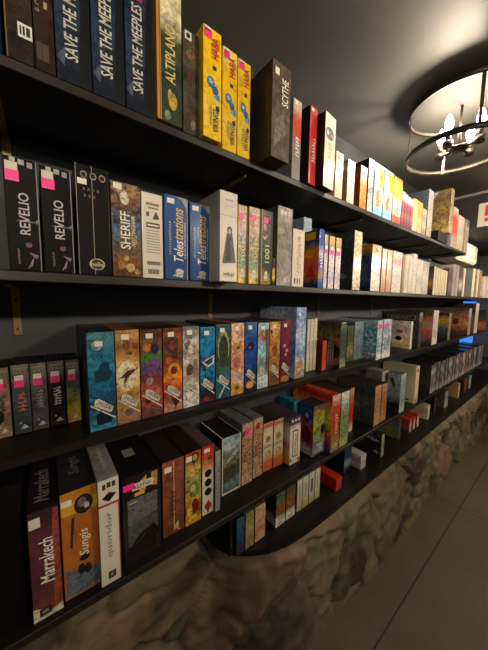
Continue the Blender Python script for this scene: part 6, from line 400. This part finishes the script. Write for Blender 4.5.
{'x':1.7663,'y':0.6435,'z':0.4925,'w':0.0211,'d':0.16,'h':0.13,'lab':'box with leaf-green lower flank on the stone ledge','st':['#5a5a50','#4a4c40'],'sd':'#2f332c','cv':['#5a6458','#6a786a','#7a8a4a','#708040'],'nz':(40,0.4,'#3c4430'),'row':5},
{'x':1.927,'y':0.6402,'z':0.4925,'w':0.0321,'d':0.14,'h':0.091,'lab':'red-topped box with cream spine,first of three on the stone ledge','grp':'red-topped boxes on the stone ledge','st':['#c8443a','#d8b8a8','#c8b09c','#d0bca8'],'sd':'#a03424','cv':['#a83828','#98301f','#a04a38','#4a443a'],'nz':(60,0.2,'#8a4a3c'),'row':5},
{'x':1.99,'y':0.6402,'z':0.4925,'w':0.0301,'d':0.14,'h':0.091,'lab':'red-topped box with cream spine,middle of three on the stone ledge','grp':'red-topped boxes on the stone ledge','st':['#c8443a','#d8b8a8','#c8b09c','#d0bca8'],'sd':'#a03424','cv':['#a83828','#98301f','#a04a38','#4a443a'],'nz':(60,0.2,'#8a4a3c'),'row':5},
{'x':2.0558,'y':0.6402,'z':0.4925,'w':0.0352,'d':0.14,'h':0.091,'lab':'red-topped box with cream spine,last of three on the stone ledge','grp':'red-topped boxes on the stone ledge','st':['#c8443a','#d8b8a8','#c8b09c','#d0bca8'],'sd':'#a03424','cv':['#a83828','#98301f','#a04a38','#4a443a'],'nz':(60,0.2,'#8a4a3c'),'row':5},
{'x':2.2534,'y':0.637,'z':0.4925,'w':0.0443,'d':0.14,'h':0.1105,'lab':'cream ribbed box past the red-topped three on the stone ledge','st':['#d8ccb0','#c0b08c'],'sd':'#8a7c5c','cv':['#c8bc9c','#b0a078','#c0b490'],'nz':(50,0.4,'#7a6c4c'),'row':5},
{'x':2.4357,'y':0.65,'z':0.4925,'w':0.0446,'d':0.14,'h':0.1235,'lab':'dark brown box between the ribbed cream one and a glassy case on the stone ledge','st':['#3a302c','#4a3c34'],'sd':'#241d1a','nz':(50,0.3,'#1a1412'),'row':5},
{'x':2.637,'y':0.6305,'z':0.4925,'w':0.0925,'d':0.16,'h':0.1365,'lab':'shiny grey glassy case on the stone ledge','st':['#a8a49e','#8a8680','#b8b4ae','#d0ccc4'],'sd':'#3a3634','cv':['#3a3634','#44403c'],'nz':(60,0.5,'#5a5652'),'gl':2,'row':5},
{'x':2.9971,'y':0.6305,'z':0.4925,'w':0.0492,'d':0.18,'h':0.1365,'lab':'tan box with plain wooden-looking flank on the stone ledge','st':['#d0a878','#c89c6c'],'sd':'#7a6440','cv':['#8a7048','#9a7c50','#a08458'],'nz':(30,0.2,'#6a5434'),'row':5},
{'x':3.245,'y':0.637,'z':0.4925,'w':0.0873,'d':0.16,'h':0.1365,'lab':'rusty red case past the tan box on the stone ledge','st':['#7a4434','#8a5444','#6a3c30'],'sd':'#3a2620','nz':(60,0.4,'#3a221c'),'row':5},
{'x':3.4142,'y':0.637,'z':0.4925,'w':0.0792,'d':0.16,'h':0.1365,'lab':'pale blue-white case last on the stone ledge','st':['#a8b0c0','#b8bcc8','#98a0b4'],'sd':'#4a5468','nz':(60,0.4,'#6a7488'),'gl':1,'row':5},
{'x':-0.1641,'y':0.689,'z':0.6615,'w':0.2165,'d':0.2,'h':0.3185,'lab':'black box in deep shadow before the aubergine box,cut by the photo edge,fourth shelf','st':['#100e0f','#0e0c0d'],'sd':'#0e0c0d','nz':(20,0.2,'#0a0909'),'kind':'x','row':4}  # added box, keeps the gap dark where the lit back wall would show
]
NAME={'deck':('deck_box','card game'),'case':('game_case','game case'),'blue':('panel_box','box'),'blueflat':('flat_box','box')}
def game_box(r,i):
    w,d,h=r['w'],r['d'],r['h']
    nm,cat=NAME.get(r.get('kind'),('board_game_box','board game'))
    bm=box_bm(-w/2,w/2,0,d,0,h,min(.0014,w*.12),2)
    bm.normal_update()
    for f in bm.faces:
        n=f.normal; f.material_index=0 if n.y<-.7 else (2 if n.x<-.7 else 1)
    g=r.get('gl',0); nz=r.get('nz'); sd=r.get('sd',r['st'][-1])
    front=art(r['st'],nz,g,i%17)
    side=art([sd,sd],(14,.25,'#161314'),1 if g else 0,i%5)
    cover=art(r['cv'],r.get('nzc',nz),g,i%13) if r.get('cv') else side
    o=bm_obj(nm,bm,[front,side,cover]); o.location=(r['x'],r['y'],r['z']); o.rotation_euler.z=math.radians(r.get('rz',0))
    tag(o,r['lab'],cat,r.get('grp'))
    for key,face,off in (('pr','F',.0003),('pr2','F',.0022),('prL','L',.0003),('prT','T',.0003)):
        for grp in clusters(r.get(key,[]),*((d,h) if face=='L' else (w,d) if face=='T' else (w,h))):
            def pic(bm,mats):
                for j,it in grp: draw(bm,mats,[it],face,w,d,h,off+j*.00006)
            print_part('print',o,pic)
    for key,face,off in (('tx','F',.0016),('txT','T',.0008)):
        for j,it in enumerate(r.get(key,[])):
            print_part('lettering',o,lambda bm,mats:letters(bm,mats,[it],face,w,d,h,(.0026 if it[-1]=='tag' else off)+j*.00006,j))
    for k in r.get('sk',[]):
        print_part('price_sticker',o,lambda bm,mats:draw(bm,mats,[('r',k[4],*k[:4])],'F',w,d,h,.002))
    return o
for i,r in enumerate(BOXES): game_box(r,i)

# ------------------------------------------------------------------ shelves, brackets, ledge
def wood(name,c0,c1,rough=.45,scale=6):
    m,nt,b=nodes(name); N=nt.nodes.new; L=nt.links.new
    tc=N('ShaderNodeTexCoord'); mp=N('ShaderNodeMapping'); mp.inputs['Scale'].default_value=(.6,9,9); L(tc.outputs['Object'],mp.inputs[0])
    n=N('ShaderNodeTexNoise'); n.inputs['Scale'].default_value=scale; n.inputs['Detail'].default_value=5; L(mp.outputs[0],n.inputs[0])
    cr=N('ShaderNodeValToRGB'); cr.color_ramp.elements[0].position=.35; cr.color_ramp.elements[1].position=.7
    cr.color_ramp.elements[0].color=lin(c0); cr.color_ramp.elements[1].color=lin(c1); L(n.outputs['Fac'],cr.inputs[0]); L(cr.outputs[0],b.inputs['Base Color'])
    b.inputs['Roughness'].default_value=rough; b.inputs['Specular IOR Level'].default_value=.18
    bp=N('ShaderNodeBump'); bp.inputs['Strength'].default_value=.15; bp.inputs['Distance'].default_value=.002; L(n.outputs['Fac'],bp.inputs['Height']); L(bp.outputs[0],b.inputs['Normal'])
    return m
SHELF=wood('black_stained_wood',SHELF_C0,SHELF_C1,.42)
WALL_Y=1.40; XE=7.0
EDGE=plain('#17120f',.4,0,.35,name='lacquered_edge')
def shelf(x0,x1,ztop,label,y0=1.0):
    t=.031
    bm=box_bm(0,(x1-x0)*D,0,(WALL_Y-y0)*D-.001,-t*D,0,.0015,1)
    o=bm_obj('shelf_board',bm,[SHELF]); o.location=P(x0,y0,ztop)-Vector((0,0,.0006)); tag(o,label,'shelf','black shelf boards along the wall')
    bm=box_bm(.002,(x1-x0)*D-.002,-.0008,0,-t*D+.002,-.002); bm_obj('edge_band',bm,[EDGE],o)
shelf(-1.2,4.43,.636,'topmost black shelf board, ending short of the far corner, under the yellow boxes')
shelf(-1.2,XE,.072,'second black shelf board from the top, under the blue party game boxes')
shelf(-1.2,6.25,-.485,'third black shelf board, under the row of white-tagged tall boxes')
shelf(-1.2,XE,-1.09,'fourth black shelf board, just above the stone wall and its ledge')
BR=plain('#8a7448',.45,.6,name='dull_brass'); BRD=plain('#6a6460',.4,.7,name='grey_steel'); HOLE=plain('#17120c',.6)
def bracket(x,zs,legz,label,m):
    o=empty('shelf_bracket',P(x,WALL_Y,zs-.032)); tag(o,label,'bracket','metal shelf brackets')
    w=.014
    bm=box_bm(-w/2,w/2,-.215,-.004,-.008,-.0005,.001); bm_obj('arm',bm,[m],o)
    bm=box_bm(-w*.62,w*.62,-.004,-.0005,-legz,-.0005,.0008); leg=bm_obj('wall_leg',bm,[m],o)
    for z in (-legz*.3,-legz*.88):
        bm=bmesh.new(); add_cyl(bm,(0,-.0038,z),(0,-.0062,z),.0032,.0026,12); bm_obj('screw',bm,[HOLE],leg)
    bm=bmesh.new(); add_cyl(bm,(0,-.212,-.009),(0,-.212,-.0012),.0075,.0075,12); bm_obj('end_tab',bm,[m],o)
for k,(x,m) in enumerate([(-.075,BR),(.82,BR),(1.91,BRD),(2.80,BRD),(3.3,BRD),(4.15,BRD)]):
    bracket(x,.636,.105,['brass bracket under the topmost shelf, nearest the camera','brass bracket under the topmost shelf, above the bridal photograph box','steel bracket under the topmost shelf, above the slim violet boxes','steel bracket under the topmost shelf, above the white pink-capped box','steel bracket under the topmost shelf, above the silver-wrapped boxes','last steel bracket under the far end of the topmost shelf'][k],m)
for k,(x,m) in enumerate([(-.078,BR),(.82,BR),(1.89,BRD),(2.82,BRD),(3.3,BRD),(4.15,BRD),(5.17,BRD)]):
    bracket(x,.072,.13,['brass bracket under the second shelf above the pocket deck boxes','brass bracket under the second shelf above the dark teal tagged box','steel bracket under the second shelf beside the big sky-blue box','steel bracket under the second shelf above the teal-flanked box','steel bracket under the second shelf above the black title-plate box','steel bracket under the second shelf above the red lattice box','farthest steel bracket under the second shelf, near the far end'][k],m)
# ledge board with its rounded near end
ZL=-1.35
out=[(.69,1.40),(.69,1.22),(.697,1.15),(.72,1.09),(.765,1.03),(.83,.98),(.92,.93),(1.02,.902),(1.15,.885),(1.4,.878),(XE,.875),(XE,1.40)]
bm=bmesh.new()
def ring(z): return [bm.verts.new(P(x,y,z)) for x,y in out]
A=ring(ZL-.0008); Bv=ring(ZL-.035)
bm.faces.new(A[::-1]); bm.faces.new(Bv)
for i in range(len(out)):
    j=(i+1)%len(out); bm.faces.new((A[i],A[j],Bv[j],Bv[i]))
bmesh.ops.recalc_face_normals(bm,faces=bm.faces[:])
tag(bm_obj('ledge_board',bm,[SHELF]),'black ledge board with a rounded end lying on top of the stone wall','ledge')

# ------------------------------------------------------------------ stone wall
m,nt,b=nodes('rubble_stone'); N=nt.nodes.new; L=nt.links.new
tc=N('ShaderNodeTexCoord')
def ns(sc,det,off):
    mp=N('ShaderNodeMapping'); mp.inputs['Location'].default_value=(off,off*.7,0); L(tc.outputs['Object'],mp.inputs[0])
    n=N('ShaderNodeTexNoise'); n.inputs['Scale'].default_value=sc; n.inputs['Detail'].default_value=det; L(mp.outputs[0],n.inputs[0]); return n
def ramp(src,cols):
    cr=N('ShaderNodeValToRGB'); e=cr.color_ramp.elements
    while len(e)<len(cols): e.new(.5)
    for i,(p,c) in enumerate(cols): e[i].position=p; e[i].color=lin(c)
    L(src,cr.inputs[0]); return cr
at=N('ShaderNodeAttribute'); at.attribute_name='stone'
r1=ramp(at.outputs['Fac'],[(0,'#3f382f'),(.18,'#7d6e56'),(.36,'#54563f'),(.55,'#866a56'),(.75,'#6e6650'),(.9,'#4a3c32'),(1,'#8a7d68')])
n1=ns(9,6,0); r2=ramp(n1.outputs['Fac'],[(.3,'#3f3a2e'),(.5,'#655a48'),(.72,'#8a7a64')])
mx=N('ShaderNodeMix'); mx.data_type='RGBA'; mx.inputs['Factor'].default_value=.38; L(r1.outputs[0],mx.inputs[6]); L(r2.outputs[0],mx.inputs[7])
n3=ns(3.2,3,4.3); mr=N('ShaderNodeMapRange'); mr.inputs['From Min'].default_value=.56; mr.inputs['From Max'].default_value=.62; mr.inputs['To Max'].default_value=.75; L(n3.outputs['Fac'],mr.inputs[0])
mx2=N('ShaderNodeMix'); mx2.data_type='RGBA'; L(mr.outputs[0],mx2.inputs['Factor']); L(mx.outputs[2],mx2.inputs[6]); mx2.inputs[7].default_value=lin('#2e221a')
at2=N('ShaderNodeAttribute'); at2.attribute_name='joint'
mx3=N('ShaderNodeMix'); mx3.data_type='RGBA'; L(at2.outputs['Fac'],mx3.inputs['Factor']); L(mx2.outputs[2],mx3.inputs[6]); mx3.inputs[7].default_value=lin('#352d23')
L(mx3.outputs[2],b.inputs['Base Color']); b.inputs['Roughness'].default_value=.75; b.inputs['Specular IOR Level'].default_value=.3
n5=ns(40,5,2); bp=N('ShaderNodeBump'); bp.inputs['Strength'].default_value=.5; bp.inputs['Distance'].default_value=.006; L(n5.outputs['Fac'],bp.inputs['Height']); L(bp.outputs[0],b.inputs['Normal'])
STONE=m
def plan(x):                       # front face of the stone in plan, survey units
    pts=[(-1.6,1.13),(.35,1.13),(.55,1.14),(.66,1.13),(.72,1.07),(.78,1.0),(.86,.945),(.95,.91),(1.05,.89),(1.2,.873),(1.4,.868),(8,.862)]
    for (a,ya),(c,yc) in zip(pts,pts[1:]):
        if a<=x<=c: return ya+(yc-ya)*(x-a)/(c-a)
    return .865
def ztop(x):
    if x<.52: return -1.126
    if x>.66: return -1.387
    return -1.126-.261*(x-.52)/.14
nx,nzv=460,70; vs=[];fs=[];st=[];jt=[]
X0,X1=-1.5,7.0
for i in range(nx+1):
    x=X0+(X1-X0)*(i/nx)**1.35
    zt=ztop(x)*D+Z0
    for j in range(nzv+1):
        z=-.01+(zt+.01)*j/nzv
        wv=Vector((x*D+.16*noise.noise(Vector((x*2.6,z*4,3)))+.05*noise.noise(Vector((x*9,z*13,3))),z*1.3+.14*noise.noise(Vector((x*2.6,z*4,9)))+.05*noise.noise(Vector((x*9,z*13,8))),0))*3.9
        dd,pp=noise.voronoi(wv)
        e=dd[1]-dd[0]; J=max(0,1-e/.12)*max(0,min(1,.75+noise.noise(Vector((x*1.7,z*3,20)))))
        hsh=(math.sin(pp[0].x*12.9+pp[0].y*78.2)*43758.5)%1
        bulge=min(1,e/.22)**.6
        y=plan(x)*D-.020*bulge+.022*(hsh-.5)-.012*noise.noise(Vector((x*3,z*5,0)))-.010*noise.noise(Vector((x*12,z*18,5)))-.004*noise.noise(Vector((x*30,z*45,5)))
        y-=.05*max(0,(.25-z/(Z0*.6)))
        ft=(zt-z)/.03
        if ft<1: y=y*ft+(plan(x)*D+.012)*(1-ft)
        vs.append((x*D,y,z)); st.append(hsh); jt.append(J*.8)
for i in range(nx):
    for j in range(nzv):
        a=i*(nzv+1)+j; c=a+nzv+1
        fs.append((a,c,c+1,a+1))
# top and back so that the wall is solid
base=len(vs)
for i in range(nx+1):
    x,y,z=vs[i*(nzv+1)+nzv]; vs.append((x,WALL_Y*D-.002,z)); vs.append((x,WALL_Y*D-.002,-.01)); st+= [.5,.5]; jt+=[0,0]
for i in range(nx):
    a=i*(nzv+1)+nzv; c=a+nzv+1; p=base+2*i
    fs.append((a,c,p+2,p)); fs.append((p,p+2,p+3,p+1))
me=bpy.data.meshes.new('wall_stone'); me.from_pydata(vs,[],fs); me.update()
for nme,dat in (('stone',st),('joint',jt)):
    q=me.attributes.new(nme,'FLOAT','POINT'); q.data.foreach_set('value',dat)
for p_ in me.polygons: p_.use_smooth=True
o=link('wall_stone',me,None,[STONE]); tag(o,'low wall of rough brown rubble stone under the shelves','stone wall',None,'structure')

# ------------------------------------------------------------------ room shell
def paint(name,c0,c1,rough,scale,bump=.1):
    m,nt,b=nodes(name); N=nt.nodes.new; L=nt.links.new
    tc=N('ShaderNodeTexCoord'); n=N('ShaderNodeTexNoise'); n.inputs['Scale'].default_value=scale; n.inputs['Detail'].default_value=4; L(tc.outputs['Object'],n.inputs[0])
    cr=N('ShaderNodeValToRGB'); cr.color_ramp.elements[0].position=.35; cr.color_ramp.elements[1].position=.68
    cr.color_ramp.elements[0].color=lin(c0); cr.color_ramp.elements[1].color=lin(c1); L(n.outputs['Fac'],cr.inputs[0]); L(cr.outputs[0],b.inputs['Base Color'])
    b.inputs['Roughness'].default_value=rough
    n2=N('ShaderNodeTexNoise'); n2.inputs['Scale'].default_value=140; L(tc.outputs['Object'],n2.inputs[0])
    bp=N('ShaderNodeBump'); bp.inputs['Strength'].default_value=bump; bp.inputs['Distance'].default_value=.002; L(n2.outputs['Fac'],bp.inputs['Height']); L(bp.outputs[0],b.inputs['Normal'])
    return m
WALLM=paint('slate_wall_paint',WALL_C0,WALL_C1,.6,2.5)
CEILM=paint('grey_ceiling_paint',CEIL_C0,CEIL_C1,.55,2.0)
BLK=paint('black_paint','#191718','#211e1f',.6,3)
HC=1.385; XL,XR,YB=-3.6,7.3,-4.6
def slab(name,x0,x1,y0,y1,z0,z1,m,kind='structure'):
    a,b_=P(x0,y0,z0),P(x1,y1,z1); bm=box_bm(a.x,b_.x,a.y,b_.y,a.z,b_.z); o=bm_obj(name,bm,[m]); o['kind']=kind; return o
slab('wall_back',XL,XR,WALL_Y,WALL_Y+.2,-2.108,.62,WALLM)
slab('wall_upper',XL,XR,WALL_Y,WALL_Y+.2,.62,HC,paint('shade_toned_upper_wall','#2a2c2d','#323435',.7,2.5))  # shade put into the colour here, subduing the lamp-lit strip under the ceiling
slab('wall_right',XR,XR+.2,YB,WALL_Y+.2,-2.108,HC,WALLM)
slab('wall_left',XL-.2,XL,YB,WALL_Y+.2,-2.108,HC,WALLM)
slab('wall_front',XL,XR,YB-.2,YB,-2.108,HC,WALLM)
slab('ceiling',XL-.2,XR+.2,YB-.2,WALL_Y+.2,HC,HC+.2,CEILM)
slab('wall_bulkhead',4.47,XR,YB,WALL_Y,.95,HC,BLK)
slab('trim_1',4.455,4.47,YB,WALL_Y,HC-.028,HC,plain('#8a8480',.4))
# floor with saw-cut joints
m,nt,b=nodes('brown_concrete'); N=nt.nodes.new; L=nt.links.new
tc=N('ShaderNodeTexCoord'); n=N('ShaderNodeTexNoise'); n.inputs['Scale'].default_value=2.2; n.inputs['Detail'].default_value=6; L(tc.outputs['Object'],n.inputs[0])
cr=N('ShaderNodeValToRGB'); cr.color_ramp.elements[0].position=.3; cr.color_ramp.elements[1].position=.72; cr.color_ramp.elements[0].color=lin(FLOOR_C0); cr.color_ramp.elements[1].color=lin(FLOOR_C1); L(n.outputs['Fac'],cr.inputs[0])
sx=N('ShaderNodeSeparateXYZ'); L(tc.outputs['Object'],sx.inputs[0])
def joints(out,off,step,w):
    a=N('ShaderNodeMath'); a.operation='ADD'; a.inputs[1].default_value=off; L(out,a.inputs[0])
    w_=N('ShaderNodeMath'); w_.operation='PINGPONG'; w_.inputs[1].default_value=step/2; L(a.outputs[0],w_.inputs[0])
    c=N('ShaderNodeMath'); c.operation='LESS_THAN'; c.inputs[1].default_value=w; L(w_.outputs[0],c.inputs[0]); return c
j1=joints(sx.outputs['Y'],-.387+10*1.2,1.2,.003); j2=joints(sx.outputs['X'],.25+10*2.4,2.4,.0022)
mxm=N('ShaderNodeMath'); mxm.operation='MAXIMUM'; L(j1.outputs[0],mxm.inputs[0]); L(j2.outputs[0],mxm.inputs[1])
mx=N('ShaderNodeMix'); mx.data_type='RGBA'; L(mxm.outputs[0],mx.inputs['Factor']); L(cr.outputs[0],mx.inputs[6]); mx.inputs[7].default_value=lin('#1a1512')
L(mx.outputs[2],b.inputs['Base Color']); b.inputs['Roughness'].default_value=.5
n2=N('ShaderNodeTexNoise'); n2.inputs['Scale'].default_value=60; n2.inputs['Detail'].default_value=4; L(tc.outputs['Object'],n2.inputs[0]); bp=N('ShaderNodeBump'); bp.inputs['Strength'].default_value=.12; bp.inputs['Distance'].default_value=.003; L(n2.outputs['Fac'],bp.inputs['Height']); L(bp.outputs[0],b.inputs['Normal'])
slab('floor',XL-.2,XR+.2,YB-.2,WALL_Y+.2,-2.3,-2.1077,m)
# ------------------------------------------------------------------ ceiling lamps
IRON=plain('#3a342f',.42,.7,name='dark_bronze'); PAN=plain('#0e0c08',.8,name='bronze_reflector'); CREAM=plain('#d8ccb4',.5,name='candle_sleeve')
def bulb_mat(wt):
    m,nt,b=nodes('lit_filament_bulb'); b.inputs['Base Color'].default_value=(1,.9,.7,1); b.inputs['Emission Color'].default_value=(*BULB_COL,1); b.inputs['Emission Strength'].default_value=wt
    return m
RR=.305*D
def lamp(loc,label,th0=75,st0=32,wt=BULB_W):
    mb=bulb_mat(wt)
    o=empty('ceiling_lamp',loc); tag(o,label,'ceiling lamp')
    # loc.z is the ceiling; pan 4.5 cm below, ring 23 cm below
    zp=-(HC-1.325)*D; zr=-(HC-1.02)*D
    bm=lathe([(0,zp+.010),(RR,zp+.010),(RR+.003,zp+.006),(RR+.003,zp-.016),(RR-.004,zp-.016),(RR-.004,zp)],64); bm_obj('pan',bm,[IRON],o,True)
    bm=lathe([(0,zp-.002),(RR-.005,zp-.002)],64); bm_obj('reflector',bm,[PAN],o)
    bm=lathe([(0,0),(.055,0),(.055,zp+.012),(0,zp+.012)],32); bm_obj('ceiling_mount',bm,[IRON],o)
    bm=lathe([(RR-.002,zr-.011),(RR+.003,zr-.011),(RR+.003,zr+.011),(RR-.002,zr+.011)],72,closed=True); bm_obj('ring',bm,[IRON],o,False)
    for k in range(4):
        t=math.radians(st0+90*k); bm=box_bm(-.0015,.0015,-.006,.006,zr-.010,zp-.004,.0005)
        bmesh.ops.transform(bm,matrix=Matrix.Rotation(t,4,'Z')@Matrix.Translation((RR-.0045,0,0)),verts=bm.verts); bm_obj('strut',bm,[IRON],o)
    bm=bmesh.new(); add_cyl(bm,(0,0,zr+.03),(0,0,zp),.0055,.0055,16); bm_obj('stem',bm,[IRON],o)
    hz=-(HC-1.045)*D
    bm=lathe([(0,hz-.012),(.02,hz-.012),(.034,hz-.004),(.036,hz+.006),(.02,hz+.012),(0,hz+.012)],32); bm_obj('hub',bm,[IRON],o,True)
    rb=.12*D
    for k in range(4):
        t=math.radians(th0+90*k); c,s=math.cos(t),math.sin(t)
        bm=bmesh.new(); add_cyl(bm,(c*.02,s*.02,hz),(c*(rb+.004),s*(rb+.004),hz),.0055,.0055,12); add_cyl(bm,(c*rb,s*rb,hz-.012),(c*rb,s*rb,hz+.012),.017,.019,20)
        a=bm_obj('arm',bm,[IRON],o)
        bm=bmesh.new(); add_cyl(bm,(c*rb,s*rb,hz+.010),(c*rb,s*rb,hz+.052),.0105,.0105,18); bm_obj('candle_sleeve',bm,[IRON],a)
        z=hz+.052
        prof=[(0.0002,0),(.008,.001),(.0125,.012),(.0155,.026),(.0145,.038),(.0105,.052),(.0055,.064),(.002,.071),(.0002,.073)]
        bm=lathe(prof,20); bmesh.ops.translate(bm,vec=(c*rb,s*rb,z),verts=bm.verts); bm_obj('bulb',bm,[mb],a,True)
    return o
lamp(P(2.32,.62,HC),'bronze drum ceiling lamp with four lit candle bulbs over the far shelves')
for k,(x,y,z) in enumerate(FILL_LAMPS): lamp(P(x,y,z),'unseen bronze drum lamp added for fill light behind the camera, '+('over its left shoulder','farther along the room','under the black bulkhead')[k],20+30*k,60,FILL_LAMPS_W[k])  # added copies of the visible lamp, out of view, for fill light
# ------------------------------------------------------------------ air conditioner and sign
AC=plain('#e6dfd0',.4,name='white_plastic'); o=empty('mounted_air_conditioner',P(5.0,WALL_Y,.60)); tag(o,'white wall air conditioner past the end of the topmost shelf','air conditioner')
bm=box_bm(-.30,.40,-.185,-.001,0,.185,.035,4); bm_obj('casing',bm,[AC],o,True)
bm=box_bm(-.27,.37,-.170,-.03,-.006,.004,.002); bm_obj('air_flap',bm,[plain('#cfc8ba',.5)],o)
bm=box_bm(-.25,.34,-.1865,-.184,.05,.053,0); bm_obj('front_seam',bm,[plain('#8f897e',.6)],o)
o=empty('mounted_lit_panel',P(6.75,WALL_Y,-.43)); tag(o,'bright blue lit panel on the back wall behind the far end of the shelves','panel')
bm=box_bm(-.32,.34,-.010,-.0005,-.29,.295,.001); bm_obj('panel_case',bm,[plain('#20242c',.5)],o)
mm,nt,bb=nodes('lit_blue_screen'); bb.inputs['Base Color'].default_value=(.02,.05,.1,1); bb.inputs['Emission Color'].default_value=(.055,.26,.90,1); bb.inputs['Emission Strength'].default_value=1/2**EXPO
bm=box_bm(-.312,.332,-.0112,-.010,-.282,.287); bm_obj('screen',bm,[mm],o)
s=empty('hanging_sign',P(4.46,.72,1.09)); tag(s,'white sign with a red mark on the black bulkhead, cut by the photo edge','sign')
bm=box_bm(-.008,-.0006,-.20*D,.20*D,-.14*D,.145*D,.001); bm_obj('panel',bm,[plain('#d8d2c4',.5)],s)
bm=bmesh.new()
for (a,c,e,g) in ((.07,.135,-.02,.115),(.07,.135,-.085,-.04)): add_box(bm,-.0094,-.008,a*D,c*D,e*D,g*D)
bm_obj('red_mark',bm,[plain('#e0202c',.5)],s)

# ------------------------------------------------------------------ camera and render look
CAM_F=261.99
CAM_R=[[0.790927, -0.611727, 0.014981], [-0.049463, -0.088316, -0.994864], [0.609908, 0.786123, -0.100109]]
cam=bpy.data.cameras.new('camera'); co=bpy.data.objects.new('camera',cam); C.objects.link(co)
cam.sensor_fit='VERTICAL'; cam.sensor_height=36; cam.sensor_width=36; cam.lens=CAM_F/650*36; cam.clip_start=.02
r_,d_,f_=[Vector(v) for v in CAM_R]
M=Matrix((r_,-d_,-f_)).transposed().to_4x4(); M.translation=Vector((0,0,Z0)); co.matrix_world=M
SC.camera=co
w=bpy.data.worlds.new('world'); SC.world=w; w.use_nodes=True; w.node_tree.nodes['Background'].inputs[0].default_value=(0,0,0,1)
vs_=SC.view_settings; vs_.view_transform='Standard'; vs_.look='None'; vs_.gamma=1; vs_.use_curve_mapping=False; vs_.exposure=EXPO
